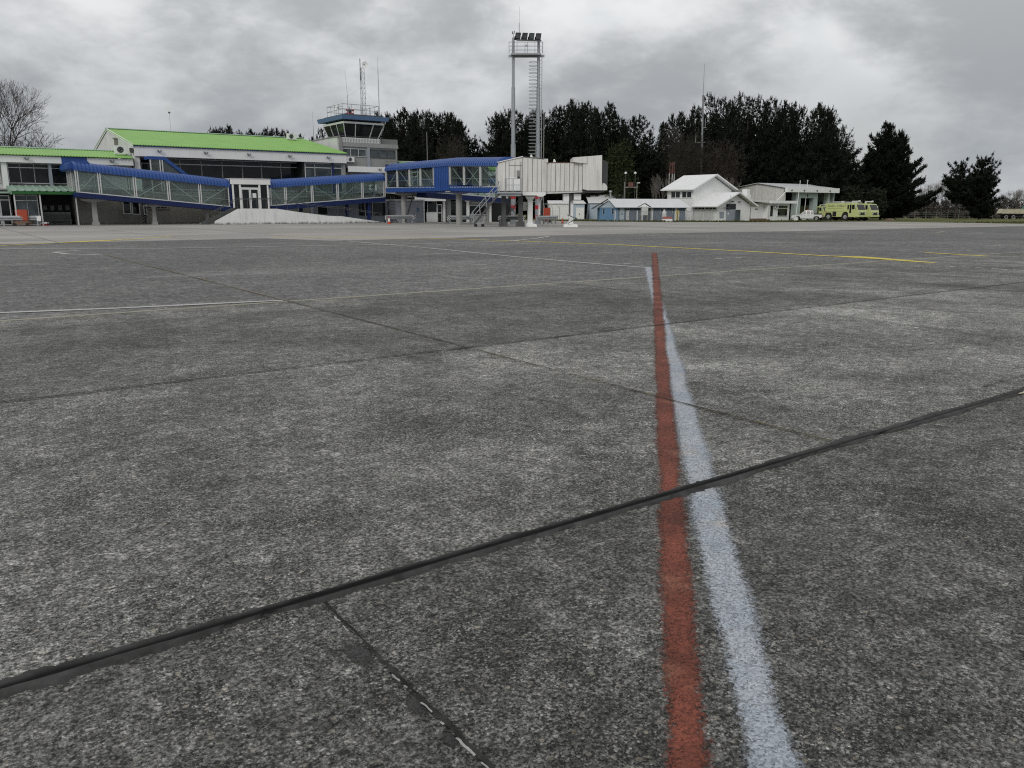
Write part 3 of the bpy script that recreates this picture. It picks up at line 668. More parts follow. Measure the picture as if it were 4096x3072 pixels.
part('wall', MB().box(34.25, 38.9, 86.56, 86.7, 3.05, 6.40), M['dark'], hall)
part('corner_post', MB().box(37.36, 37.56, 86.3, 86.45, 3.05, 6.39), M['blue_dark'], hall)
part('corner_post', MB().box(38.62, 38.95, 86.3, 86.7, 3.05, 6.39), M['grey_wall'], hall)
part('side_return', MB().box(34.0, 34.25, 86.5, 88.2, 3.1, 6.42), M['dark'], hall)
for (x0, y0, x1, y1) in ((490, 802, 524, 856), (526, 806, 560, 858), (574, 822, 588, 858)):
    a0, z1 = hb(x0, y0, 84.6); a1, z0 = hb(x1, y1, 84.6); win_b(hall, 84.6, a0, a1, z0, z1, M['glass'], M['alu'], 1)
for (x0, x1) in ((585, 670), (1290, 1410)):
    a0, z1 = hb(x0, 826 if x0 < 700 else 848, 84.6); a1, z0 = hb(x1, 836 if x0 < 700 else 860, 84.6); win_b(hall, 84.6, a0, a1, z0, z1, M['dark'], M['soffit'], 3)
fascia_lights(hall, 86, [(19.32, 6.9), (23.72, 6.9), (28.05, 6.9), (32.41, 6.9), (36.78, 6.9)])
part('security_lamp', MB().box(A0-.35, A0-.05, 86.2, 86.5, 6.75, 7.15).bar((A0-.05, 86.3, 6.7), (A0-.3, 86.3, 6.75), .06), M['steel_dark'], hall)

# covered stair on the hall front: blue flat-topped box falling to the right
cs = thing('covered_stair', 'blue framed glazed stair box under the hall eaves, sloping down to the right', 'stair', (19.3, 84.4, 3.1))
part('roof', MB().prism([(17.9, 6.36), (19.5, 6.36), (21.5, 4.75), (21.5, 4.40), (19.35, 6.05), (17.9, 6.08)], 84.6, 86.2, 'xz'), M['blue'], cs)
part('glazing', MB().prism([(18.05, 3.15), (18.05, 6.07), (19.3, 6.05), (21.3, 4.45), (21.3, 3.15)], 84.72, 84.75, 'xz'), M['glass_clear'], cs)
mb = MB()
for a, z in ((18.15, 6.07), (19.0, 6.06), (19.22, 6.05)): mb.box(a-.05, a+.05, 84.62, 84.70, 3.1, z)
part('frame', mb, M['alu'], cs)

# --- left wing
def wing(name, label, a0, a1, mainlabel=None, skip=None, spots=()):
    w = thing(name, label, 'building', ((a0+a1)/2, 86, 0))
    part('roof', ribbed_roof(a0, a1, 85.8, 6.19, 90.6, 7.05), M['green_roof'], w)
    part('roof', ribbed_roof(a0, a1, 96.5, 6.0, 90.601, 7.049), M['green_roof'], w)
    part('ridge_cap', MB().prism([(90.35, 7.05), (90.6, 7.12), (90.85, 7.05), (90.85, 7.08), (90.6, 7.16), (90.35, 7.08)], a0, a1, 'yz'), M['green_pale'], w)
    if skip:
        part('fascia', MB().box(a0, skip[0], 86, 86.2, 5.5, 6.10), M['white'], w, bevel=.012)
        part('fascia_panel', MB().box(skip[0], skip[1], 85.97, 86.2, 5.35, 6.10), M['blue'], w, 'blue stretch of the eaves board')
        part('fascia', MB().box(skip[1], a1, 86, 86.2, 5.5, 6.10), M['white'], w, bevel=.012)
    else: part('fascia', MB().box(a0, a1, 86, 86.2, 5.48, 6.10), M['white'], w, bevel=.012)
    part('soffit', MB().box(a0, a1, 86.21, 87.2, 5.52, 5.6), M['soffit'], w)
    fascia_lights(w, 86, spots)
    return w
lw = wing('terminal_wing', 'low terminal wing at the left edge with lime green roof and upper windows', -3, 16.9, None, (10.8, 12.9), [(8.02, 5.82), (15.0, 5.82), (2.2, 5.82)])
part('wall', MB().box(-3, 16.9, 87.05, 87.4, 3.2, 5.52), M['white_dirty'], lw)
part('lower_wall', MB().box(11.3, 17.1, 85.2, 87.0, 0, 3.2), M['cream'], lw)
part('upper_floor', MB().box(-3, 16.9, 85.3, 96, 3.05, 3.19), M['soffit'], lw)
part('back_wall', MB().box(-3, 16.9, 96, 96.2, 0, 5.9), M['white_dirty'], lw)
part('end_wall', MB().box(-3.2, -3, 86.3, 96.2, 0, 5.9), M['white_dirty'], lw)
for x0, x1, n in ((3.0, 5.9, 2), (6.56, 7.5, 1), (7.5, 8.6, 1), (8.6, 9.75, 1), (9.95, 11.2, 1)): win_b(lw, 87.05, x0, x1, 3.7, 5.5, M['glass'], M['alu'], n, (5.1,), .07)
part('pillar', MB().box(6.02, 6.45, 86.25, 87.0, 0, 5.52), M['white'], lw); part('pillar', MB().box(9.72, 9.95, 86.3, 87.0, 3.2, 5.52), M['bluegrey_wall'], lw)
part('spandrel', MB().box(6.5, 11.2, 86.8, 87.0, 3.3, 3.68), M['steel_dark'], lw)
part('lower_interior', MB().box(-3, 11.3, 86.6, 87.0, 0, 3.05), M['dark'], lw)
# canopy on the ground floor
part('canopy_roof', ribbed_roof(6.25, 11.2, 82.0, 2.99, 86.5, 3.52, .5, .05), M['green_pale'], lw)
part('canopy_trim', MB().box(6.25, 11.2, 82.02, 82.1, 2.68, 2.93), M['green_dark'], lw)
part('canopy_side', MB().hexa([(6.2, 82.0, 2.66), (6.24, 82.0, 2.66), (6.24, 86.5, 2.66), (6.2, 86.5, 2.66)], [(6.2, 82.0, 3.0), (6.24, 82.0, 3.0), (6.24, 86.5, 3.5), (6.2, 86.5, 3.5)]), M['green_pale'], lw)
part('canopy_roof', MB().box(-3, 6.15, 82.6, 86.5, 2.75, 2.9), M['green_pale'], lw)
for a in (6.4, 8.32, 11.1): part('canopy_post', MB().box(a-.055, a+.055, 82.15, 82.26, 0, 2.67), M['alu'], lw)
for a0, a1 in ((6.5, 7.4), (7.4, 8.2)): win_b(lw, 83.3, a0, a1, .05, 2.65, M['glass_mid'], M['alu'], 1, (2.15,), .06)
part('lower_wall', MB().box(6.5, 8.3, 83.32, 83.5, 0, 2.66), M['dark'], lw)
for a0, a1 in ((4.6, 5.3), (5.4, 6.1)): win_b(lw, 83.6, a0, a1, .05, 2.6, M['glass'], M['alu'], 1, (2.2,), .08)
part('lower_wall', MB().box(-3, 6.2, 83.62, 83.8, 0, 2.74), M['dark'], lw)
part('bench', MB().box(8.6, 10.9, 84.4, 84.9, .38, .5).box(8.6, 10.9, 84.85, 84.95, .5, .95).box(8.7, 8.8, 84.4, 84.9, 0, .38).box(10.7, 10.8, 84.4, 84.9, 0, .38), M['steel_dark'], lw)
part('counter', MB().box(8.5, 11.0, 85.6, 86.0, 0, 1.15), M['grey_wall'], lw)
mb = MB()
for a in (8.9, 9.5, 10.15, 10.75): mb.box(a, a+.32, 86.52, 86.58, 1.3, 1.75)
part('notice', mb, M['soffit'], lw)

# --- right wing beyond the tower and its ground floor
rw = wing('terminal_wing', 'far terminal wing seen beneath and through the blue boarding corridor', 47.7, 62, None, None, [(51, 5.8), (55.7, 5.7), (60, 5.6)])
part('fascia', MB().box(39.2, 47.69, 86, 86.2, 5.48, 6.10), M['white'], rw, bevel=.012); part('flat_roof', MB().box(39.2, 47.69, 86.2, 89.9, 5.9, 6.05), M['soffit'], rw); fascia_lights(rw, 86, [(43.0, 5.8)])
part('wall', MB().box(39.2, 62, 87.05, 87.4, 3.2, 5.5), M['grey_wall'], rw)
for i in range(9): win_b(rw, 87.05, 44.2+i*1.9, 46.0+i*1.9, 3.7, 5.45, M['glass'], M['alu'], 1, (), .07)
part('canopy_roof', MB().box(53.4, 59.5, 84.0, 87.0, 2.86, 3.4), M['white'], rw); part('canopy_fascia', MB().box(53.3, 59.5, 83.8, 84.0, 2.32, 2.84), M['white'], rw)
part('canopy_fascia', MB().box(46.5, 50.6, 84.0, 84.2, 2.33, 2.72), M['white'], rw)
part('canopy_roof', MB().box(46.5, 53.3, 84.2, 87.0, 2.75, 2.85), M['soffit'], rw)
part('lower_wall', MB().box(46.0, 62, 86.0, 86.5, -.2, 3.2), M['dark'], rw)
part('end_wall', MB().box(61.7, 62, 86.3, 96.2, -.25, 5.9), M['white_dirty'], rw); part('back_wall', MB().box(47.7, 62, 96, 96.2, -.25, 5.9), M['white_dirty'], rw)
win_b(rw, 85.0, 48.6, 49.85, 1.0, 2.3, M['glass'], M['alu'], 1)
part('low_panel', MB().box(48.45, 49.9, 84.9, 85.0, -.1, .99), M['white'], rw)
d = part('door', MB().box(49.93, 50.58, 84.97, 85.0, -.1, 1.97), M['glass'], rw); part('door_frame', MB().box(49.9, 50.0, 84.9, 84.96, -.1, 1.97).box(50.5, 50.6, 84.9, 84.96, -.1, 1.97).box(50.0, 50.5, 84.9, 84.96, 1.87, 1.97).box(50.0, 50.5, 84.9, 84.96, .9, 1.0), M['alu'], d)
part('pillar', MB().box(50.7, 50.98, 84.8, 85.1, -.1, 2.32), M['white'], rw); part('pillar', MB().box(54.05, 54.4, 84.8, 85.1, -.15, 2.32), M['white'], rw); part('pillar', MB().box(57.4, 57.7, 84.8, 85.1, -.2, 2.32), M['white'], rw)
win_b(rw, 85.0, 51.05, 54.0, -.05, 2.3, M['glass'], M['steel_dark'], 2, (1.8,), .05)
win_b(rw, 85.0, 54.5, 57.2, .7, 1.85, M['glass'], M['alu'], 1, (), .06)
part('wall', MB().box(54.42, 57.38, 85.01, 85.2, -.2, 2.32), M['grey_wall'], rw)
gb = thing('plant_room', 'pale grey blockwork room with small blue poster behind the corridor column', 'building', (44.6, 81, gz(44)))
part('wall', MB().box(42.4, 45.8, 81.0, 86.9, -.15, 2.32), M['bluegrey_wall'], gb); part('roof_slab', MB().box(42.3, 45.95, 80.9, 86.9, 2.325, 2.45), M['white_dirty'], gb)
part('poster', MB().box(45.0, 45.26, 80.975, 80.998, 1.14, 1.53), M['blue_trim'], gb); part('corner_post', MB().box(45.81, 45.95, 80.95, 81.1, -.15, 2.32), M['white'], gb)
gw = thing('service_room', 'pale grey wall with a dark window behind the low end of the white ramp', 'building', (39, 82.5, gz(39)))
part('wall', MB().box(33.9, 42.2, 82.7, 84.5, 0, 2.3), M['bluegrey_wall'], gw); part('window', MB().box(38.7, 41.9, 82.66, 82.69, .7, 2.1), M['glass'], gw)
mb = MB()
for a in (39.4, 40.3): mb.box(a-.03, a+.03, 82.6, 82.655, .7, 2.1)
part('window_frame', mb, M['alu'], gw); part('recess', MB().box(34.0, 35.0, 82.6, 82.69, .9, 2.2), M['dark'], gw)

# --- control tower
ct = thing('control_tower', 'control tower with slanted dark cab windows and blue edged flat roof', 'tower', (43.5, 91, 0))
part('wall', MB().box(40.0, 47.45, 90.0, 100, 0, 8.85), M['grey_wall'], ct, 'grey roughcast shaft')
part('wall', MB().box(39.75, 39.99, 90.0, 98.0, 4, 9.5), M['white_dirty'], ct, 'white rendered side wall above the green roof')
part('wall_cap', MB().box(39.7, 40.05, 89.9, 98.1, 9.5, 9.62), M['soffit'], ct)
part('parapet', MB().box(39.9, 47.55, 89.85, 90.0, 8.5, 8.95), M['grey_wall'], ct, bevel=.02)
part('corner_post', MB().box(39.95, 40.3, 89.8, 90.0, 4.6, 9.5), M['soffit'], ct)
part('column', MB().box(43.42, 43.75, 89.82, 90.0, 5.9, 8.5), M['bluegrey_wall'], ct)
part('roof_ledge', MB().box(40.0, 47.5, 90.0, 100, 8.86, 9.0), M['soffit'], ct)
win_b(ct, 90.0, 40.35, 43.3, 7.42, 8.3, M['glass_mid'], M['alu'], 3, (), .05); win_b(ct, 90.0, 43.8, 47.1, 7.35, 8.35, M['glass_mid'], M['steel_dark'], 3, (), .10)
# cab
bl, bt = 9.68, 11.2
part('balustrade', MB().box(40.5, 45.75, 91.0, 91.1, 8.92, 9.62).box(40.5, 40.6, 91.1, 96.5, 8.92, 9.62), M['white'], ct)
mb = MB()
for i in range(26): x = 40.6+i*.2; mb.box(x, x+.05, 90.965, 90.998, 8.95, 9.55)
part('balustrade_ribs', mb, M['soffit'], ct); part('balustrade_rail', MB().bar((40.3, 90.7, 9.75), (46.0, 90.7, 9.75), .05).bar((40.3, 90.7, 9.75), (40.3, 96, 9.75), .05), M['steel_dark'], ct)
part('balcony', MB().box(40.2, 46.2, 90.5, 97, 8.78, 8.90), M['steel_dark'], ct)
lo = [(41.4, 91.3), (45.6, 91.3), (45.6, 96.0), (41.4, 96.0)]; up = [(40.95, 90.75), (46.2, 90.75), (46.2, 96.6), (40.95, 96.6)]
part('cab_base', MB().hexa([(x, y, 8.9) for x, y in lo], [(x, y, bl-.02) for x, y in lo]), M['white_dirty'], ct)
def lerp2(p, q, t): return tuple(u+(v-u)*t for u, v in zip(p, q))
for s in range(4):
    l0, l1, u0, u1 = lo[s], lo[(s+1) % 4], up[s], up[(s+1) % 4]
    cuts = [(0, .29), (.29, .73), (.73, 1)] if s in (0, 2) else [(0, .33), (.33, .66), (.66, 1)]
    for c0, c1 in cuts:
        P = [(*lerp2(l0, l1, c0), bl), (*lerp2(l0, l1, c1), bl), (*lerp2(u0, u1, c1), bt), (*lerp2(u0, u1, c0), bt)]
        ctr = Vector((43.5, 93.7, 10.4)); inn = [tuple(Vector(p)+(ctr-Vector(p))*.03) for p in P]
        g = part('window', MB().hexa(inn, P), M['glass'], ct)
        mb = MB().bar(P[0], P[3], .11); mb.bar(P[1], P[2], .11)
        part('window_frame', mb, M['white'], g)
part('cab_head', MB().hexa([(x, y, bt+.002) for x, y in up], [(x, y, bt+.22) for x, y in [(40.9, 90.7), (46.25, 90.7), (46.25, 96.7), (40.9, 96.7)]]), M['white'], ct)
part('roof', MB().hexa([(40.6, 90.2, 11.62), (46.5, 90.2, 11.62), (46.5, 97.4, 11.62), (40.6, 97.4, 11.62)], [(40.5, 90.1, 12.08), (46.6, 90.1, 12.08), (46.6, 97.5, 12.08), (40.5, 97.5, 12.08)]), M['blue_trim'], ct, 'blue faced roof slab with worn paint')
part('roof_neck', MB().box(41.3, 45.9, 91.0, 96.5, 11.43, 11.615), M['dark'], ct)
part('roof_deck', MB().box(41.2, 46.3, 91.0, 96.9, 12.09, 12.3), M['steel_dark'], ct)
mb = MB(); R = [(41.6, 92.3), (46.3, 92.3), (46.3, 96.8), (41.6, 96.8)]
for s in range(4):
    p, q = R[s], R[(s+1) % 4]
    for z in (12.95, 13.55): mb.tube((*p, z), (*q, z), .03, n=5)
    for i in range(4): x = lerp2(p, q, i/4); mb.tube((*x, 12.2), (*x, 13.55), .028, n=5)
part('roof_railing', mb, M['galv'], ct)
part('side_block', MB().box(46.4, 48.6, 92.0, 97, 8.9, 9.75), M['soffit'], ct)
# things standing on the tower
bl_ = thing('beacon_light', 'red rotating beacon on the control tower roof behind the railing', 'beacon', (42.75, 92.9, 12.3))
part('housing', MB().box(42.35, 43.15, 92.6, 93.2, 12.35, 12.62), M['sign_red'], bl_); part('lamp', MB().tube((42.3, 92.8, 12.95), (42.6, 92.8, 12.95), .13).tube((42.9, 92.8, 12.95), (43.25, 92.8, 12.95), .13), M['sign_red'], bl_)
part('yoke', MB().box(42.55, 42.95, 92.7, 93.1, 12.63, 13.05).tube((42.75, 92.9, 13.05), (42.75, 92.9, 13.35), .05), M['steel_dark'], bl_)
def dish(name, label, c, r, az, el, mat, pole_to):
    d = thing(name, label, 'dish antenna', c, 'xy')
    mb = MB(); n = Vector((math.sin(az)*math.cos(el), math.cos(az)*math.cos(el), math.sin(el))); u = n.cross(Vector((0, 0, 1))).normalized(); v = u.cross(n)
    rows = []
    for k in range(6):
        rr = r*k/5; zz = .25*r*(k/5)**2; rows.append([tuple(Vector(c)+n*zz+(u*math.cos(t)+v*math.sin(t))*max(rr, .002)) for t in [2*math.pi*i/18 for i in range(19)]])
    mb.grid(rows); mb.grid([[tuple(Vector(p)-n*.02) for p in rw_] for rw_ in rows]); part('reflector', mb, mat, d, smooth=True)
    part('feed', MB().tube(tuple(Vector(c)+u*r*.7+n*.12*r), tuple(Vector(c)+n*r*.75), .015).tube(tuple(Vector(c)+n*r*.7), tuple(Vector(c)+n*r*.85), .05), M['steel_dark'], d)
    part('bracket', MB().tube(tuple(Vector(c)-n*.02), pole_to, .035), M['galv'], d)
    return d
p = W(41.45, 93.6, 13.2); dish('satellite_dish', 'small round dish on the left corner of the tower railing', tuple(p), .33, rad(235), rad(20), M['white'], tuple(W(41.6, 92.3, 13.3)))
def lattice(mb, base, top, w0, w1, step, r=.02, sides=3, xy=True):
    b, t = Vector(base), Vector(top); n = max(2, int((t-b).length/step))
    def ringp(k):
        c = b+(t-b)*k; w = w0+(w1-w0)*k; return [c+Vector((math.cos(2*math.pi*i/sides+.5)*w, math.sin(2*math.pi*i/sides+.5)*w, 0)) for i in range(sides)]
    for i in range(sides): mb.tube(ringp(0)[i], ringp(1)[i], r*1.5, n=4)
    for k in range(n):
        A, B = ringp(k/n), ringp((k+1)/n)
        for i in range(sides):
            j = (i+1) % sides; mb.tube(A[i], B[j] if k % 2 else B[i], r, n=3); mb.tube(A[i], A[j], r, n=3)
            mb.tube(A[j] if not k % 2 else A[i], B[i] if not k % 2 else B[j], r, n=3)
    return mb
lm = thing('lattice_mast', 'thin three sided lattice mast with white dish on the control tower roof', 'mast', tuple(W(45.2, 94.2, 12.3)), 'xy')
c0 = W(45.2, 94.2, 12.3); c1 = W(45.2, 94.2, 18.1); part('lattice', lattice(MB(), c0, c1, .36, .30, .55, .016), M['galv'], lm)
part('pole', MB().tube(tuple(W(44.9, 94.0, 16.6)), tuple(W(44.9, 94.0, 19.1)), .045), M['steel_dark'], lm)
mb = MB()
for a, b in ((41.7, 96.6), (46.2, 92.4), (46.2, 96.6)): mb.tube(tuple(W(45.2, 94.2, 15.9)), tuple(W(a, b, 13.5)), .008, n=3)
part('guy_wires', mb, M['galv'], lm)
p = W(45.5, 93.9, 18.45); dish('microwave_dish', 'larger round white dish at the top of the tower lattice mast', tuple(p), .36, rad(185), rad(0), M['white'], tuple(W(45.2, 94.2, 18.0)))
def whip(label, pb, pt, r0, thin_to=None, group=None):
    mb = MB().tube(pb, pt, r0, r0*.75, 6)
    if thin_to: mb.tube(pt, thin_to, r0*.38, r0*.28, 5)
    return solo('whip_antenna', mb, M['galv'], label, 'antenna', pb, 'xy', group)
whip('whip antenna left of the red beacon on the control tower roof', tuple(W(42.4, 92.5, 12.3)), tuple(W(42.4, 92.5, 14.6)), .045, tuple(W(42.2, 92.5, 17.3)), 'whip antennas on the tower')
whip('tall whip antenna at the right end of the control tower roof', tuple(W(46.5, 92.5, 12.1)), tuple(W(46.5, 92.5, 17.8)), .05, tuple(W(46.5, 92.5, 19.2)), 'whip antennas on the tower')
whip('whip antenna beside the low white parapet left of the control tower', tuple(W(39.9, 97.3, 9.6)), tuple(W(39.9, 97.3, 11.4)), .04, tuple(W(39.9, 97.3, 13.0)), 'whip antennas on the tower')

# air conditioners
def aircon(a0, a1, b, z0, z1, label, dep=.32, face='b'):
    u = thing('air_conditioner', label, 'air conditioner', ((a0+a1)/2, b, z0), group='outdoor air conditioning units')
    part('housing', MB().box(a0, a1, b-dep, b-.001, z0, z1), M['white'], u, bevel=.012)
    cx = a0+(a1-a0)*.42; r = (z1-z0)*.38; zc = (z0+z1)/2
    mb = MB()
    for rr in (.3, .55, .8, 1.0): mb.ring((cx, b-dep-.008, zc), r*rr, .007, 'y', 20, 4)
    f = part('fan', MB().tube((cx, b-dep-.001, zc), (cx, b-dep-.006, zc), r, n=20), M['dark'], u); part('fan_grille', mb, M['galv'], f)
    part('bracket', MB().bar((a0+.1, b-dep, z0-.03), (a0+.1, b, z0-.03), .05).bar((a1-.1, b-dep, z0-.03), (a1-.1, b, z0-.03), .05), M['steel_dark'], u)
    return u
aircon(40.75, 41.65, 89.98, 6.75, 7.35, 'white air conditioner on the grey tower wall beside the hall roof end')
aircon(36.2, 37.3, 96.6, 9.5, 10.2, 'white air conditioner standing on the right end of the lime green hall roof', .4)
aircon(15.6, 16.75, 87.6, 6.62, 7.4, 'white air conditioner on the wing roof against the hall gable', .4)
aircon(42.0, 42.85, 86.9, 3.5, 4.15, 'white air conditioner behind the glass end of the rising walkway')
# thin mast with a tiny dish rising behind the hall roof
tm = thing('antenna_mast', 'tiny dish on a thin wire mast in the sky behind the hall roof', 'mast', (*[v for v in (hY(676, 440, 118)[0], 118)], 0), 'xy')
X, Z = hY(676, 440, 118); part('pole', MB().tube((X, 118, 0), (X, 118, Z+.2), .02, n=5), M['galv'], tm)
part('dish', MB().lathe((X, 117.85, Z+.1), [(.05, .1), (.22, 0), (.28, -.08)], 12, 'y'), M['white'], tm); part('aerial', MB().box(X-.12, X+.12, 117.9, 118.1, Z-.45, Z-.25), M['steel_dark'], tm)
# ---------------------------------------------------------------- glazed walkways
def walkway(root, f, s0, s1, t0, t1, sill, gh, crown, skirt, mull, diags, pitch=.30, rib=.05, solid=(), rear=True, over=.12, post=True, lining=None):
    """Barrel roofed glazed gangway. f maps (along, across, z) to grid coordinates; sill(s) is the height of the glass foot."""
    sg = 1 if t1 > t0 else -1
    tm = (t0+t1)/2; hw = abs(t1-t0)/2+over; prof = []
    for i in range(13):
        t = math.pi*i/12; prof.append((-math.cos(t), math.sin(t)**.8))
    n = max(2, int((s1-s0)/pitch)); rows = []
    for i in range(n):
        for k, e in ((0, 0), (.18, 0), (.26, rib), (.92, rib)):
            s = s0+(s1-s0)*(i+k)/n; z = sill(s)+gh
            rows.append([f(s, tm+sg*x*(hw+e), z-.06+y*(crown+.06+e)) for x, y in prof])
    z = sill(s1)+gh; rows.append([f(s1, tm+sg*x*hw, z-.06+y*(crown+.06)) for x, y in prof])
    mb = MB().grid(rows); mb.quad(*rows[0]); mb.quad(*rows[-1]); part('roof', mb, M['blue'], root)
    def beam(q0, q1, ta, tb, za, zb): # sloping slab between along positions, heights relative to the sill
        p = [f(q0, ta, sill(q0)+za), f(q1, ta, sill(q1)+za), f(q1, tb, sill(q1)+za), f(q0, tb, sill(q0)+za)]
        u = [f(q0, ta, sill(q0)+zb), f(q1, ta, sill(q1)+zb), f(q1, tb, sill(q1)+zb), f(q0, tb, sill(q0)+zb)]
        return p, u
    # ribbed skirt on both sides and the floor between
    mb = MB(); n2 = max(2, int((s1-s0)/(pitch*.8)))
    for tt, dr in ((t0, -sg), (t1, sg)):
        r0 = []; r1 = []
        for i in range(n2):
            for k, e in ((0, 0), (.55, 0), (.65, rib*.8), (.9, rib*.8)):
                s = s0+(s1-s0)*(i+k)/n2; r0.append(f(s, tt+dr*(.02+e), sill(s)-skirt)); r1.append(f(s, tt+dr*(.02+e), sill(s)-.05))
        r0.append(f(s1, tt+dr*.02, sill(s1)-skirt)); r1.append(f(s1, tt+dr*.02, sill(s1)-.05)); mb.grid([r0, r1])
    part('skirt', mb, M['blue_dark'] if rib < .06 else M['blue'], root)
    part('floor', MB().hexa(*beam(s0, s1, t0, t1, -skirt+.01, -.06)), M['blue_dark'], root)
    part('walkway_deck', MB().hexa(*beam(s0+.1, s1-.1, t0+sg*.1, t1-sg*.1, -.058, -.03)), M['soffit'], root)
    part('sill', MB().hexa(*beam(s0, s1, t0-sg*.04, t0+sg*.06, -.05, .03)), M['alu'], root)
    part('sill', MB().hexa(*beam(s0, s1, t1-sg*.06, t1+sg*.04, -.05, .03)), M['alu'], root)
    for i, (m0, m1) in enumerate(zip(mull, mull[1:])):
        if i in solid: continue
        for tt, d in ((t0, sg), (t1, -sg)) if rear else ((t0, sg),):
            g = part('window', MB().hexa(*beam(m0+.05, m1-.05, tt, tt+d*.02, .032, gh-.03)), M['lining'] if (lining and i in lining and tt == t1) else M['glass_clear'], root)
            if i < len(diags) and diags[i]:
                a, b = (m0+.12, m1-.12); mb = MB()
                for ch in diags[i]:
                    z0, z1 = (.06, gh-.08) if ch == '/' else (gh-.08, .06)
                    mb.bar(f(a, tt+d*.10, sill(a)+z0), f(b, tt+d*.10, sill(b)+z1), .06)
                part('brace', mb, M['alu'], g)
            part('handrail', MB().tube(f(m0+.06, tt+d*.16, sill(m0)+.62), f(m1-.06, tt+d*.16, sill(m1)+.62), .025, n=5), M['alu'], g)
    for m in mull:
        for tt, d in ((t0, sg), (t1, -sg)):
            mb = MB()
            for off in ((-.085, .085) if post else (0,)):
                q = min(max(m+off, s0+.03), s1-.03); mb.bar(f(q, tt-d*.03, sill(q)+.031), f(q, tt-d*.03, sill(q)+gh-.02), .09)
            part('post', mb, M['alu'], root)
fab = lambda s, t, z: (s, t, z)
def column(root, a, b, z0, z1, w=.42, cap=1.5, capdir='a', square=True):
    mb = MB()
    if square:
        mb.hexa([(a-w*.7, b-w*.7, z0), (a+w*.7, b-w*.7, z0), (a+w*.7, b+w*.7, z0), (a-w*.7, b+w*.7, z0)], [(a-w*.6, b-w*.6, z0+.3), (a+w*.6, b-w*.6, z0+.3), (a+w*.6, b+w*.6, z0+.3), (a-w*.6, b+w*.6, z0+.3)])
        mb.hexa([(a-w*.48, b-w*.48, z0+.301), (a+w*.48, b-w*.48, z0+.301), (a+w*.48, b+w*.48, z0+.301), (a-w*.48, b+w*.48, z0+.301)], [(a-w*.40, b-w*.40, z1-.30), (a+w*.40, b-w*.40, z1-.30), (a+w*.40, b+w*.40, z1-.30), (a-w*.40, b+w*.40, z1-.30)])
    else: mb.tube((a, b, z0), (a, b, z1-.3), w/2, w/2, 14)
    ca, cb = (cap/2, w*.7) if capdir == 'a' else (w*.7, cap/2)
    mb.hexa([(a-w*.5, b-w*.5, z1-.299), (a+w*.5, b-w*.5, z1-.299), (a+w*.5, b+w*.5, z1-.299), (a-w*.5, b+w*.5, z1-.299)], [(a-ca, b-cb, z1-.12), (a+ca, b-cb, z1-.12), (a+ca, b+cb, z1-.12), (a-ca, b+cb, z1-.12)])
    mb.box(a-ca, a+ca, b-cb, b+cb, z1-.119, z1-.005)
    return part('column', mb, M['concrete'], root)

s1_ = lambda s: 2.90+(s-11.0)*(1.68-2.90)/(23.97-11.0)
wl = thing('covered_walkway', 'glazed walkway with blue barrel roof sloping down from the wing to the white porch', 'walkway', (17.5, 81.2, 0))
walkway(wl, fab, 10.9, 24.1, 80.0, 82.4, s1_, 1.86, .70, .46, [11.05, 12.8, 15.65, 18.49, 21.27, 24.0], ['/', '\\', '/', '\\', '/'], .30)
for a, w in ((12.35, .42), (17.3, .36), (22.1, .30)): column(wl, a, 81.2, 0, s1_(a)-.46, w, 2.0 if a < 13 else .8, 'a')
part('elbow', MB().prism([(10.55, 4.75), (10.55, 5.35), (11.5, 5.55), (12.3, 5.5), (12.3, 4.75)], 80.5, 86.0, 'xz').box(10.6, 12.9, 82.5, 86.0, 4.9, 5.40), M['blue'], wl, bevel=.1)
mb = MB()
for b in (82.7, 83.9, 85.1): mb.box(10.95, 11.05, b-.05, b+.05, 3.05, 4.85)
part('link_posts', mb, M['alu'], wl); part('link_floor', MB().box(10.9, 12.9, 82.45, 86.0, 2.5, 2.95), M['blue_dark'], wl)
part('end_post', MB().box(24.02, 24.2, 79.9, 80.0, 1.2, 4.25), M['blue_dark'], wl); part('end_post', MB().box(24.02, 24.2, 82.4, 82.5, 1.2, 4.25), M['blue_dark'], wl)

s2_ = lambda s: 1.76+(s-27.9)*(2.71-1.76)/(40.55-27.9)
wr_ = thing('covered_walkway', 'glazed walkway with blue barrel roof rising from the white porch to the ribbed corridor', 'walkway', (34.3, 81.2, 0))
walkway(wr_, fab, 27.85, 40.6, 80.0, 82.4, s2_, 1.76, .70, .50, [27.95, 29.52, 32.32, 35.1, 37.91, 40.5], ['\\', '/', '\\', '/', '\\'], .30)
for a in (31.5, 36.6): part('column', MB().box(a-.14, a+.14, 81.0, 81.28, 0, s2_(a)-.51), M['blue_dark'], wr_)
part('column', MB().box(38.6, 38.9, 80.2, 80.5, -.05, s2_(38.7)-.51), M['blue_dark'], wr_)

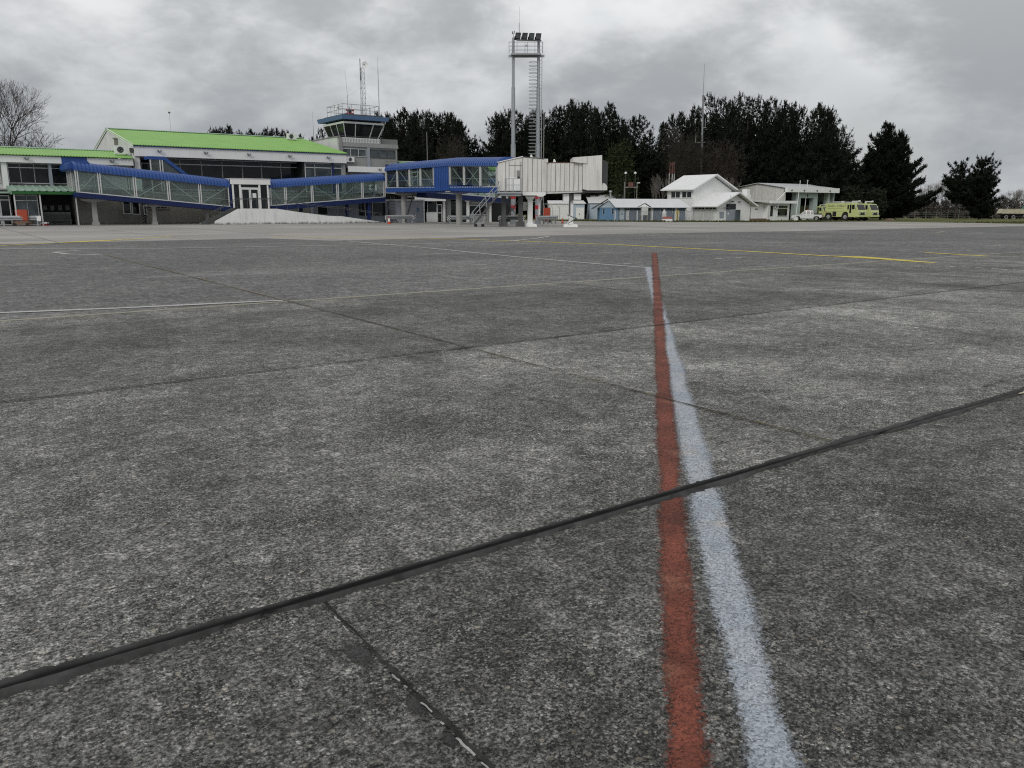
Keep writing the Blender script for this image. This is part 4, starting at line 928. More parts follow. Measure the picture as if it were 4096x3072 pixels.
# white entrance porch between the two walkways
pc = thing('entrance_porch', 'small white flat roofed entrance porch with double glass doors above the ramp', 'porch', (26.0, 80.8, 1.38))
part('fascia', MB().box(24.1, 27.9, 79.5, 82.5, 3.74, 4.26), M['white'], pc, bevel=.012)
part('roof_cap', MB().box(24.05, 27.95, 79.45, 82.55, 4.262, 4.31), M['white_dirty'], pc)
part('back_wall', MB().box(24.25, 27.75, 82.3, 82.4, 1.4, 3.73), M['dark'], pc); part('floor_slab', MB().box(24.2, 27.9, 79.0, 82.5, 1.25, 1.38), M['concrete'], pc)
for a in (24.25, 24.93, 26.79, 27.62): part('post', MB().box(a-.07 if a != 24.93 else a-.1, a+.07 if a != 26.79 else a+.1, 79.55, 79.7, 1.39, 3.735), M['white'], pc)
for a0, a1 in ((24.33, 24.82), (26.9, 27.54)): part('side_light', MB().box(a0, a1, 79.62, 79.64, 1.39, 3.735), M['glass'], pc)
part('transom', MB().box(25.0, 26.71, 79.57, 79.68, 3.34, 3.46), M['white'], pc); part('transom_light', MB().box(25.0, 26.71, 79.62, 79.64, 3.462, 3.735), M['glass'], pc)
for i, (a0, a1) in enumerate(((25.02, 25.84), (25.88, 26.70))):
    d = part('door', MB().box(a0+.08, a1-.08, 79.62, 79.64, 1.45, 3.26), M['glass'], pc)
    part('door_frame', MB().box(a0, a0+.08, 79.58, 79.68, 1.39, 3.33).box(a1-.08, a1, 79.58, 79.68, 1.39, 3.33).box(a0+.08, a1-.08, 79.58, 79.68, 3.26, 3.33).box(a0+.08, a1-.08, 79.58, 79.68, 1.39, 1.47), M['white'], d)
    part('door_handle', MB().tube((a1-.13 if i == 0 else a0+.13, 79.55, 2.2), (a1-.13 if i == 0 else a0+.13, 79.55, 2.6), .018), M['galv'], d)
    if i == 1: part('paper_notice', MB().box(a0+.22, a0+.58, 79.604, 79.612, 2.5, 2.92), M['white'], d)

# ramp with its white parapet
rp = thing('access_ramp', 'white walled access ramp in front of the porch falling to the right', 'ramp', (30, 78.6, 0))
topl = [(21.97, .30), (24.2, 1.45), (27.9, 1.45), (30.3, 1.10), (33.2, .75), (34.7, .69), (35.9, .52), (37.8, .27), (40.0, -.02)]
part('parapet', MB().prism([(21.97, -.02)]+topl+[(40.0, -.12)], 78.2, 78.42, 'xz'), M['parapet'], rp)
part('slab', MB().prism([(21.97, .02), (24.2, 1.25), (27.9, 1.249), (40.0, -.06), (21.97, -.06)], 78.43, 79.9, 'xz'), M['concrete'], rp)
part('rear_parapet', MB().prism([(20.9, .2), (23.9, 1.55), (24.2, 1.55), (24.2, 1.3), (21.3, 0.0), (20.9, 0.0)], 79.0, 79.2, 'xz'), M['steel_dark'], rp)
part('steps', MB().prism([(21.0, 0), (21.0, .15), (21.6, .15), (21.6, .45), (22.3, .45), (22.3, .8), (23.0, .8), (23.0, 1.1), (24.19, 1.1), (24.19, 0)], 79.21, 79.95, 'xz'), M['concrete'], rp)
mb = MB(); rail = [(22.0, 1.25), (24.2, 2.42), (28.0, 2.42), (30.3, 2.05), (33.2, 1.68), (34.7, 1.62), (38.6, 1.08), (39.4, .95)]
for dz in (0, -.13):
    mb.path([(a, 78.5, z+dz) for a, z in rail], .025, 5)
for a in (22.6, 24.2, 25.2, 26.1, 27.0, 28.0, 29.1, 30.2, 31.2, 32.2, 33.3, 34.4, 35.5, 36.5, 37.5, 38.5, 39.2):
    mb.tube((a, 78.5, interp(a, topl)-.3), (a, 78.5, interp(a, rail)), .024, n=5)
part('railing', mb, M['steel_dark'], rp)

# ribbed blue boarding corridor running out towards the apron
fba = lambda s, t, z: (t, -s, z)            # along = -b
def s3_(s):
    b = -s; return 3.65 if b > 66.4 else 3.65-(66.4-b)*(.34/8.0)
bc = thing('boarding_corridor', 'bright blue ribbed boarding corridor on columns leading to the white jet bridge', 'corridor', (41.7, 69, gz(41.7)))
walkway(bc, fba, -79.55, -58.5, 40.5, 43.0, s3_, 1.78, .66, .52, [-79.45, -76.9, -74.25, -72.0, -69.35, -66.4, -63.9, -61.2, -58.6], ['/', '\\', '/', '\\', '', '\\', 'X'.replace('X', '/\\'), '\\'], .36, .085, solid=(4,), lining=(0, 1, 2, 3, 5))
mb = MB(); n = 9; r0 = []; r1 = []; r2 = []; r3 = []
for i in range(n):
    for k, e in ((0, 0), (.20, 0), (.28, .085), (.92, .085)):
        b = 69.3-(69.3-66.45)*(i+k)/n; r0.append((40.47-e, b, 3.14)); r1.append((40.47-e, b, 5.50)); r2.append((43.03+e, b, 3.14)); r3.append((43.03+e, b, 5.50))
mb.grid([r0, r1]); mb.grid([r2, r3]); part('solid_panel', mb, M['blue'], bc)
part('end_wall', MB().box(40.5, 43.0, 79.5, 79.6, 3.15, 6.05), M['blue_dark'], bc)
column(bc, 41.7, 77.9, gz(41.7), 3.12, .60, 2.5, 'a', False); column(bc, 41.7, 66.8, gz(41.8), 3.1, .60, 2.5, 'a', False)
part('ladder', MB().tube((40.55, 78.7, -.1), (40.55, 78.7, 2.7), .03, n=5).tube((40.98, 78.7, -.1), (40.98, 78.7, 2.7), .03, n=5), M['steel_dark'], bc)
mb = MB()
for i in range(8): mb.tube((40.55, 78.7, .25+i*.33), (40.98, 78.7, .25+i*.33), .018, n=4)
part('ladder_rungs', mb, M['steel_dark'], bc)
part('strut', MB().bar((41.6, 77.5, .1), (41.6, 75.6, 2.9), .12).bar((40.9, 78.0, 0), (39.9, 78.0, 1.6), .10), M['steel_dark'], bc)
part('inner_door', MB().box(40.56, 40.62, 73.9, 73.97, 3.7, 5.4).box(40.56, 40.62, 72.7, 72.77, 3.7, 5.4).box(40.56, 40.62, 72.77, 73.9, 4.55, 4.62).box(40.56, 40.62, 72.77, 73.9, 5.0, 5.08), M['white'], bc)
# the lower walkway that leaves the corridor behind
s4_ = lambda s: 3.2-(s-43.0)*.055
wb = thing('covered_walkway', 'dark blue lower walkway branching off behind the ribbed boarding corridor', 'walkway', (48, 76.5, 0))
walkway(wb, fab, 43.1, 53.6, 75.5, 77.6, s4_, 1.5, .55, .55, [43.2, 45.8, 48.4, 51.0, 53.5], ['\\', '/', '\\', '/'], .32)
part('column', MB().tube((46.4, 76.5, gz(46)), (46.4, 76.5, s4_(46.4)-.56), .26, n=12), M['concrete'], wb); part('column', MB().tube((51.5, 76.5, gz(51)), (51.5, 76.5, s4_(51.5)-.56), .2, n=12), M['concrete'], wb)
part('ceiling_light', MB().box(49.3, 52.0, 76.2, 76.35, 2.05, 2.12), M['white'], wb)

# ---------------------------------------------------------------- jet bridge (world axes: it swings out across the apron)
YJ = 70.6; kj = YJ/70.5
def J(z): return 1.52+(z-1.52)*kj
G0 = gzw(1.5, YJ)
jb = thing('jet_bridge', 'weathered white telescopic jet bridge with rotunda, service stair and striped columns', 'jet bridge', (2.5, YJ+1.3, G0), 'xy')
def panel_box(x0, x1, y0, y1, z00, z01, z10, z11, n, rec=.035):
    """Box with upright panel seams on the near and far face; heights may change along x."""
    mb = MB(); mb.hexa([(x0, y0, z00), (x1, y0, z10), (x1, y1, z10), (x0, y1, z00)], [(x0, y0, z01), (x1, y0, z11), (x1, y1, z11), (x0, y1, z01)])
    for i in range(n+1):
        t = i/n; x = x0+(x1-x0)*t; a, b = z00+(z10-z00)*t, z01+(z11-z01)*t; w = .035
        xa, xb = max(x0, x-w), min(x1, x+w)
        for yy0, yy1 in ((y0-rec, y0-.001), (y1+.001, y1+rec)): mb.box(xa, xb, yy0, yy1, a+.02, b-.03)
    return mb
sc_ = kj
X = lambda x: x*sc_
tn1 = part('outer_tunnel', panel_box(X(.9), X(2.87), YJ, YJ+2.6, J(2.88), J(5.74), J(2.88), J(5.56), 5), M['jet_white'], jb)
part('tunnel_roof', MB().hexa([(X(.88), YJ-.05, J(5.74)), (X(2.9), YJ-.05, J(5.56)), (X(2.9), YJ+2.65, J(5.56)), (X(.88), YJ+2.65, J(5.74))], [(X(.88), YJ-.05, J(5.80)), (X(2.9), YJ-.05, J(5.62)), (X(2.9), YJ+2.65, J(5.62)), (X(.88), YJ+2.65, J(5.80))]), M['steel_dark'], tn1)
def seams(x0, x1, y0, y1, z00, z01, z10, z11, n):
    mb = MB()
    for i in range(1, n):
        t = i/n; x = x0+(x1-x0)*t+.05; mb.box(x, x+.03, y0-.004, y0-.0005, z00+(z10-z00)*t+.04, z01+(z11-z01)*t-.05); mb.box(x, x+.03, y1+.0005, y1+.004, z00+(z10-z00)*t+.04, z01+(z11-z01)*t-.05)
    return mb
part('panel_joint', seams(X(.9), X(2.87), YJ, YJ+2.6, J(2.88), J(5.74), J(2.88), J(5.56), 5), M['steel_dark'], tn1)
tn2 = part('inner_tunnel', panel_box(X(2.88), X(6.02), YJ+.14, YJ+2.46, J(2.88), J(5.27), J(2.98), J(5.27), 8), M['jet_white'], jb)
part('panel_joint', seams(X(2.88), X(6.02), YJ+.14, YJ+2.46, J(2.88), J(5.27), J(2.98), J(5.27), 8), M['steel_dark'], tn2)
part('tunnel_roof', MB().box(X(2.9), X(6.05), YJ+.1, YJ+2.5, J(5.271), J(5.31)), M['rust'], tn2)
part('tunnel_collar', MB().box(X(2.74), X(3.06), YJ-.06, YJ+2.66, J(5.30), J(5.60)).box(X(2.80), X(2.95), YJ-.04, YJ-.005, J(2.9), J(5.3)), M['jet_white'], jb)
part('tunnel_beam', MB().hexa([(X(2.9), YJ+.2, J(2.72)), (X(6.05), YJ+.2, J(2.84)), (X(6.05), YJ+2.4, J(2.84)), (X(2.9), YJ+2.4, J(2.72))], [(X(2.9), YJ+.2, J(2.87)), (X(6.05), YJ+.2, J(2.97)), (X(6.05), YJ+2.4, J(2.97)), (X(2.9), YJ+2.4, J(2.87))]), M['white_dirty'], jb)
part('support_cradle', MB().prism([(X(.9), J(2.87)), (X(.9), J(2.62)), (X(1.0), J(2.58)), (X(2.1), J(2.58)), (X(2.3), J(2.48)), (X(2.65), J(2.48)), (X(2.89), J(2.62)), (X(2.89), J(2.87))], YJ+.02, YJ+2.58, 'xz'), M['white'], jb)
# rotunda: many sided room with a lean-to roof
rt = [(X(-1.2), YJ+.5), (X(-.55), YJ-.02), (X(.88), YJ-.02), (X(.88), YJ+2.6), (X(-.55), YJ+2.6), (X(-1.2), YJ+2.1)]
zt = [J(5.30), J(5.42), J(5.76), J(5.76), J(5.42), J(5.30)]
ro = part('rotunda', MB().hexa([(x, y, J(2.95)) for x, y in rt], [(x, y, z) for (x, y), z in zip(rt, zt)]), M['jet_white'], jb)
part('rotunda_roof', MB().hexa([(x*1.06, y+(.1 if y > YJ+1 else -.1), z+.004) for (x, y), z in zip(rt, zt)], [(x*1.06, y+(.1 if y > YJ+1 else -.1), z+.07) for (x, y), z in zip(rt, zt)]), M['white'], ro)
mb = MB()
for x in (-.55, -.25, .25, .70, .86): mb.box(X(x)-.02, X(x)+.02, YJ-.05, YJ-.021, J(2.97), J(5.35))
mb.box(X(-.25), X(.86), YJ-.05, YJ-.022, J(5.05), J(5.09)); part('panel_joint', mb, M['soffit'], ro)
part('service_door', MB().box(X(-.22), X(.68), YJ-.06, YJ-.023, J(2.97), J(4.05)), M['white'], ro)
part('control_panel', MB().box(X(.42), X(.68), YJ-.07, YJ-.023, J(4.2), J(4.65)), M['soffit'], ro); part('vent', MB().box(X(.45), X(.66), YJ-.065, YJ-.023, J(3.98), J(4.15)), M['dark'], ro)
# landing and its rail
part('landing', MB().box(X(-1.25), X(.82), YJ-1.1, YJ-.06, J(2.72), J(2.86)).box(X(-1.1), X(.8), YJ-.9, YJ+2.4, J(2.52), J(2.71)), M['galv'], jb)
mb = MB()
for x in (-1.2, -.6, -.48, 0, .12, .8): mb.tube((X(x), YJ-1.05, J(2.87)), (X(x), YJ-1.05, J(3.95)), .025, n=5)
for z in (3.42, 3.93): mb.tube((X(-.6), YJ-1.05, J(z)), (X(.8), YJ-1.05, J(z)), .025, n=5)
part('landing_rail', mb, M['galv'], jb)
# stair
b0 = Vector((-3.25, YJ-.9, G0+.25)); t0 = Vector((X(-1.05), YJ-.9, J(2.75))); dy = .95
st = part('service_stair', MB().bar(b0, t0, .05, .15).bar(b0+Vector((0, dy, 0)), t0+Vector((0, dy, 0)), .05, .15), M['steel_dark'], jb)
mb = MB()
for i in range(12):
    q = b0.lerp(t0, (i+.5)/12); mb.box(q.x-.13, q.x+.13, q.y+.03, q.y+dy-.03, q.z-.01, q.z+.03)
part('tread', mb, M['steel_dark'], st)
mb = MB(); up = Vector((0, 0, 1))
for yy in (0, dy):
    o_ = Vector((0, yy, 0))
    for h in (.55, .98): mb.tube(b0+o_+up*h+Vector((-.15, 0, 0)), t0+o_+up*h, .022, n=5)
    for i in range(5): q = b0.lerp(t0, i/4)+o_; mb.tube(q, q+up*.98+Vector((-.1, 0, 0)), .022, n=5)
    mb.tube(b0+o_+up*.98+Vector((-.15, 0, 0)), b0+o_+up*.5+Vector((-.3, 0, 0)), .022, n=5)
part('handrail', mb, M['galv'], st)
for x in (-3.1, -2.5): part('castor', MB().tube((x, YJ-.95, G0+.14), (x, YJ-.80, G0+.14), .14, n=12), M['black'], st)
part('castor_frame', MB().bar((-3.15, YJ-.88, G0+.28), (-2.45, YJ-.88, G0+.28), .07).bar((-2.5, YJ-.88, G0+.3), (-2.3, YJ-.88, G0+.9), .06), M['galv'], st)
# dark steel trestle
for x in (-.72, .75):
    part('trestle_leg', MB().box(X(x)-.19, X(x)+.19, YJ+.3, YJ+.68, G0, J(2.5)).box(X(x)-.42, X(x)+.34, YJ+.1, YJ+.85, G0-.02, G0+.45), M['steel_dark'], jb)
    part('trestle_leg', MB().box(X(x)-.19, X(x)+.19, YJ+1.9, YJ+2.28, G0, J(2.5)), M['steel_dark'], jb)
part('cross_brace', MB().bar((X(-.65), YJ+.45, J(2.4)), (X(.7), YJ+.45, G0+.5), .07).bar((X(.7), YJ+.40, J(2.4)), (X(-.65), YJ+.40, G0+.5), .07).box(-.12, .16, YJ+.34, YJ+.395, J(1.25), J(1.55)), M['steel_dark'], jb)
# white columns
def foot(x0, x1, y0, y1, z):
    return MB().hexa([(x0, y0, z-.03), (x1, y0, z-.03), (x1, y1, z-.03), (x0, y1, z-.03)], [(x0+.08, y0+.1, z+.22), (x1-.08, y0+.1, z+.22), (x1-.08, y1-.1, z+.22), (x0+.08, y1-.1, z+.22)]).hexa([(x0+.3, y0+.3, z+.221), (x1-.3, y0+.3, z+.221), (x1-.3, y1-.3, z+.221), (x0+.3, y1-.3, z+.221)], [(x0+.45, y0+.45, z+.4), (x1-.45, y0+.45, z+.4), (x1-.45, y1-.45, z+.4), (x0+.45, y1-.45, z+.4)])
c = part('column', MB().box(X(1.36), X(1.80), YJ+.9, YJ+1.5, G0+.3, J(2.5)).hexa([(X(1.3), YJ+.85, J(2.25)), (X(1.86), YJ+.85, J(2.25)), (X(1.86), YJ+1.55, J(2.25)), (X(1.3), YJ+1.55, J(2.25))], [(X(1.15), YJ+.6, J(2.5)), (X(2.0), YJ+.6, J(2.5)), (X(2.0), YJ+1.8, J(2.5)), (X(1.15), YJ+1.8, J(2.5))]), M['white'], jb)
part('footing', foot(X(.95), X(2.2), YJ+.5, YJ+1.9, G0), M['white'], c)
part('switch_box', MB().box(X(.98), X(1.3), YJ+1.2, YJ+1.5, J(1.3), J(2.05)), M['jet_white'], c)
part('downpipe', MB().path([(X(2.35), YJ+1.0, J(2.5)), (X(2.35), YJ+1.0, G0+.9)], .04, 6).path([(X(2.62), YJ+1.0, J(2.5)), (X(2.60), YJ+1.0, J(2.25)), (X(2.45), YJ+1.0, J(2.1)), (X(2.42), YJ+1.0, G0+1.0)], .04, 6), M['white'], c)
c = part('lift_column', MB().box(X(4.98), X(5.34), YJ+.9, YJ+1.4, G0+.3, J(2.2)).box(X(5.36), X(5.98), YJ+.6, YJ+1.9, J(2.22), J(2.72)).box(X(4.45), X(4.95), YJ+.6, YJ+1.9, J(2.1), J(2.72)), M['white'], jb)
part('jack_screw', MB().tube((X(5.0), YJ+.75, J(.95)), (X(5.0), YJ+.75, J(2.65)), .05).box(X(5.02), X(5.22), YJ+.58, YJ+.7, J(2.1), J(2.7)), M['steel_dark'], c)
part('wheel_bogie', foot(X(4.5), X(5.75), YJ+.4, YJ+2.0, G0), M['white'], c)
part('tow_bar', MB().bar((X(4.8), YJ+.35, J(.95)), (X(5.55), YJ+.35, J(.62)), .12, .07).bar((X(5.55), YJ+.35, J(.62)), (X(4.85), YJ+.35, J(.2)), .06).tube((X(5.5), YJ+.28, J(.62)), (X(5.6), YJ+.42, J(.62)), .08), M['steel_dark'], c)
# cabin
cb_ = part('cabin', MB().prism([(X(6.05), J(3.1)), (X(6.05), J(5.2)), (X(6.40), J(5.22)), (X(6.40), J(5.80)), (X(7.64), J(5.90)), (X(7.68), J(3.0)), (X(6.45), J(3.0))], YJ-.1, YJ+3.0, 'xz'), M['jet_white'], jb)
part('cabin_hood', MB().hexa([(X(5.15), YJ-.2, J(5.33)), (X(6.39), YJ-.2, J(5.2)), (X(6.39), YJ+2.9, J(5.2)), (X(5.15), YJ+2.9, J(5.33))], [(X(5.15), YJ-.2, J(5.70)), (X(6.39), YJ-.2, J(5.80)), (X(6.39), YJ+2.9, J(5.80)), (X(5.15), YJ+2.9, J(5.70))]), M['jet_white'], cb_)
mb = MB()
for i in range(7): x = X(7.69)+i*.075; mb.prism([(YJ-.02+.05*i, J(3.45)), (YJ+.08+.05*i, J(5.55-.03*i)), (YJ+2.9, J(5.55-.03*i)), (YJ+2.9, J(3.45))], x, x+.05, 'yz')
part('bellows_canopy', mb, M['steel_dark'], cb_)
part('cabin_apron', MB().prism([(X(7.69), J(3.0)), (X(7.69), J(3.62)), (X(7.98), J(3.55)), (X(8.15), J(3.35)), (X(8.16), J(3.02))], YJ, YJ+2.8, 'xz'), M['white_dirty'], cb_)
part('cabin_underframe', MB().box(X(6.1), X(7.9), YJ+.2, YJ+2.6, J(2.86), J(2.99)).box(X(6.05), X(6.3), YJ+.3, YJ+.5, J(2.75), J(3.05)), M['steel_dark'], cb_)
for x, z in ((1.65, 5.72), (3.62, 5.34)): part('roof_lamp', MB().hexa([(X(x)-.12, YJ+.2, J(z)), (X(x)+.14, YJ+.2, J(z)), (X(x)+.14, YJ+.4, J(z)), (X(x)-.12, YJ+.4, J(z))], [(X(x)-.06, YJ+.25, J(z)+.25), (X(x)+.03, YJ+.25, J(z)+.25), (X(x)+.03, YJ+.35, J(z)+.25), (X(x)-.06, YJ+.35, J(z)+.25)]), M['white'], jb)

# ---------------------------------------------------------------- floodlight gantry
YM = 86.6; gm = gzw(1.4, YM)
fm = thing('floodlight_gantry', 'tall two post steel floodlight gantry with four lamps and a caged ladder', 'floodlight', (1.4, YM, gm), 'xy')
for x in (.13, 2.70):
    po = part('post', MB().tube((x, YM, gm), (x, YM, 8.0), .26, .25, 10).tube((x, YM, 8.0), (x, YM, 13.6), .205, .19, 10).tube((x, YM, 13.6), (x, YM, 18.35), .15, .14, 10), M['galv'], fm)
    for i in range(4): part('red_band', MB().tube((x, YM, .35+i*1.05), (x, YM, .75+i*1.05), .275, .275, 10), M['sign_red'], po)
part('platform', MB().box(-.1, 2.95, YM-.75, YM-.1, 16.62, 16.78).box(-.35, 3.3, YM-.1, YM+.1, 16.5, 16.72), M['galv'], fm)
part('platform_deck', MB().box(.1, 2.6, YM-.7, YM+.55, 16.55, 16.615), M['steel_dark'], fm)
mb = MB()
for z in (17.05, 17.42, 17.80):
    mb.path([(-.3, YM+.5, z), (-.3, YM-.75, z), (3.1, YM-.75, z), (3.1, YM+.5, z)], .032, 5)
for x in (-.3, .5, 1.3, 1.55, 2.3, 3.1): mb.tube((x, YM-.75, 16.7), (x, YM-.75, 17.82), .028, n=5)
part('guard_rail', mb, M['galv'], fm)
part('lamp_bar', MB().bar((.45, YM-.8, 17.98), (2.95, YM-.8, 17.92), .12), M['steel_dark'], fm)
for i in range(4):
    x = .55+i*.68; z = 18.02-i*.02
    l = part('floodlight', MB().hexa([(x-.25, YM-.85, z+.02), (x+.27, YM-.85, z), (x+.27, YM-.45, z+.0), (x-.25, YM-.45, z+.02)], [(x-.15, YM-1.05, z+.62), (x+.36, YM-1.05, z+.60), (x+.30, YM-.75, z+.55), (x-.2, YM-.75, z+.57)]), M['black'], fm)
    part('lens', MB().hexa([(x-.19, YM-.871, z+.09), (x+.24, YM-.871, z+.07), (x+.24, YM-.86, z+.07), (x-.19, YM-.86, z+.09)], [(x-.12, YM-1.06, z+.56), (x+.31, YM-1.06, z+.54), (x+.31, YM-1.04, z+.54), (x-.12, YM-1.04, z+.56)]), M['glass_mid'], l)
    part('lamp_bracket', MB().bar((x-.3, YM-.75, z), (x-.24, YM-.6, z+.35), .07), M['black'], l)
part('junction_box', MB().box(1.35, 1.62, YM-.86, YM-.78, 17.35, 17.52), M['galv'], fm)
part('lightning_rod', MB().tube((.72, YM-.7, 18.0), (.72, YM-.7, 19.6), .04, n=5).tube((.72, YM-.7, 19.6), (.74, YM-.7, 21.1), .016, .012, 5), M['galv'], fm)
part('obstruction_lamp', MB().tube((.13, YM, 18.35), (.13, YM, 18.7), .025, n=5).tube((.06, YM, 18.7), (.03, YM, 18.95), .045).tube((.2, YM, 18.7), (.23, YM, 19.0), .045), M['steel_dark'], fm)
mb = MB()
for y in (YM-.22, YM+.22): mb.tube((3.05, y, gm), (3.05, y, 16.6), .028, n=5)
mb2 = MB(); z = .9
while z < 16.4: mb2.tube((3.05, YM-.22, z), (3.05, YM+.22, z), .016, n=4); mb2.bar((2.75, YM, z), (3.05, YM, z), .03); z += .34
ld = part('ladder', mb, M['galv'], fm); part('ladder_rungs', mb2, M['galv'], ld)
mb = MB(); z = 2.2
while z < 16.3: mb.ring((2.15, YM-.1, z), .42, .022, 'z', 16, 4); z += .345
part('safety_hoops', mb, M['galv'], ld); part('conduit', MB().tube((3.3, YM, gm), (3.3, YM, 11.2), .04, n=6), M['soffit'], fm)

# red and white banded mast at the very left edge
xm, _ = hY(-1, 600, 82.0)
bm_ = thing('striped_mast', 'red and white banded mast cut by the left edge of the photo', 'mast', (xm-.17, 82.0, 0), 'xy')
part('post', MB().tube((xm-.17, 82, 0), (xm-.17, 82, 16), .2, .18, 12), M['white'], bm_)
for i in range(8): part('red_band', MB().tube((xm-.17, 82, .7+i*1.9), (xm-.17, 82, 1.35+i*1.9), .207, .205, 12), M['sign_red'], bm_)

# ---------------------------------------------------------------- apron furniture
def barrier(label, p0, p1, z0, frame_mat='galv', chk=True, gp='crash barriers under the terminal'):
    """W-beam crash barrier with posts and buffer ends. p0, p1 in world x, y."""
    x0, y0 = p0; x1, y1 = p1; d = Vector((x1-x0, y1-y0, 0)); ln = d.length; an = math.atan2(d.y, d.x)
    t = thing('crash_barrier', label, 'barrier', ((x0+x1)/2, (y0+y1)/2, z0), 'own', gp, an); h = ln/2
    prof = [(0, .46), (-.07, .52), (-.07, .58), (0, .63), (-.07, .68), (-.07, .74), (0, .80)]
    part('rail', MB().grid([[(-h, y, z) for y, z in prof], [(h, y, z) for y, z in prof]]).grid([[(-h, y+.015, z) for y, z in prof], [(h, y+.015, z) for y, z in prof]]), M[frame_mat], t)
    part('top_bar', MB().box(-h, h, .02, .10, .80, .86), M['white_dirty'], t)
    n = max(2, int(ln/1.3)+1)
    for i in range(n):
        x = -h+.15+(ln-.3)*i/(n-1); part('post', MB().box(x-.05, x+.05, .02, .14, -.02, .80), M['galv'], t)
    for s in (-1, 1):
        e = part('end_buffer', MB().box(s*h-.16, s*h+.16, -.12, -.075, .42, .86), M['white'], t)
        if chk:
            mb = MB()
            for i in range(4):
                for j in range(4):
                    if (i+j) % 2: mb.box(s*h-.16+i*.08, s*h-.08+i*.08, -.128, -.121, .42+j*.11, .53+j*.11)
            part('check_marks', mb, M['black'], e)
    return t
def px(x, y): a, b = gg(x, y); v = W(a, b, gz(a)); return v
p = px(985/2212*520+1380, 893); 
p0 = px(1545, 895); p1 = px(1655, 894); barrier('crash barrier beside the cone at the low end of the ramp', (p0.x, p0.y), (p1.x, p1.y), p0.z)
p0 = px(1795, 898); p1 = px(1890, 898); barrier('crash barrier with chequered ends in front of the round corridor column', (p0.x, p0.y), (p1.x, p1.y), p0.z)
p0 = px(1996, 898); p1 = px(2092, 898); barrier('dark crash barrier between the trestle legs below the rotunda', (p0.x, p0.y+1.2), (p1.x, p1.y+1.2), p0.z, 'steel_dark')
p0 = px(2146, 898); p1 = px(2226, 895); barrier('crash barrier in front of the orange box under the jet bridge', (p0.x, p0.y), (p1.x, p1.y), p0.z)
p0 = px(-60, 905); p1 = px(160, 903.5); barrier('pale blue grey crash barrier in front of the orange board at the left edge', (p0.x, p0.y), (p1.x, p1.y), 0., 'galv', False)
def cart(label, x0, x1, yb, hgt, dep):
    q0, q1 = px(x0, yb), px(x1, yb); w = q1.x-q0.x
    t = thing('service_box', label, 'service box', ((q0.x+q1.x)/2, q0.y, q0.z), 'own', 'orange service boxes')
    part('cabinet', MB().box(-w/2, w/2, 0, dep, .28, hgt), M['red'], t, bevel=.02)
    for s in (-1, 1): part('wheel', MB().tube((s*w*.42, -.02, .16), (s*w*.42, .08, .16), .16, n=12), M['tyre'], t)
    part('undercarriage', MB().box(-w/2+.05, w/2-.05, .02, dep-.05, .10, .275), M['steel_dark'], t)
    part('frame', MB().bar((-w*.3, .3, hgt), (-w*.45, .3, hgt+.45), .05).bar((w*.2, .3, hgt), (w*.05, .3, hgt+.45), .05).bar((-w*.6, .3, hgt+.46), (w*.15, .3, hgt+.46), .05), M['galv'], t)
    return t
cart('orange service box on wheels behind the barrier under the jet bridge', 2173, 2200, 891, 1.75, .8)
p0 = px(66, 904); t = thing('service_board', 'big orange board standing behind the barrier at the left edge', 'board', (p0.x, p0.y, 0), 'own')
part('panel', MB().box(0, 1.05, 0, .12, .45, 1.38), M['red'], t, bevel=.02); part('trolley', MB().box(-.1, 1.2, -.2, .5, .12, .40), M['brown'], t)
for x in (-.05, 1.1): part('wheel', MB().tube((x, -.28, .14), (x, -.2, .14), .14, n=12), M['tyre'], t)
p0 = px(172, 902); t = thing('wheel_chock_box', 'small low white and red block at the end of the left barrier', 'block', (p0.x, p0.y, 0), 'own')
part('block', MB().hexa([(-.35, 0, .0), (.3, 0, .0), (.3, .4, .0), (-.35, .4, .0)], [(-.3, 0, .14), (.35, 0, .16), (.35, .4, .16), (-.3, .4, .14)]), M['sign_red'], t, bevel=.01); part('top', MB().hexa([(-.3, 0, .142), (.35, 0, .162), (.35, .4, .162), (-.3, .4, .142)], [(-.26, .02, .30), (.38, .02, .30), (.38, .38, .30), (-.26, .38, .30)]), M['white'], t)
def cone(label, x, y, h, bands=True):
    q = px(x, y); t = thing('traffic_cone', label, 'traffic cone', tuple(q), 'own', 'traffic cones on the apron')
    part('base', MB().box(-h*.28, h*.28, -h*.28, h*.28, 0, h*.06), M['cone'] if bands else M['black'], t, bevel=.01)
    b = part('cone_body', MB().lathe((0, 0, 0), [(h*.21, h*.061), (h*.05, h*.97), (h*.03, h)], 16), M['cone'], t, smooth=True)
    if bands:
        r = lambda z: h*.21+(h*.05-h*.21)*(z-.061)/(.97-.061)+.006
        part('white_band', MB().lathe((0, 0, 0), [(r(.34), h*.34), (r(.74), h*.74)], 16), M['white'], b)
    return t
cone('orange and white traffic cone at the foot of the white ramp', 1557, 896, .74)
t = cone('orange traffic cone with dark tip on the open paving right of the jet bridge', 2250, 894, .62, False)
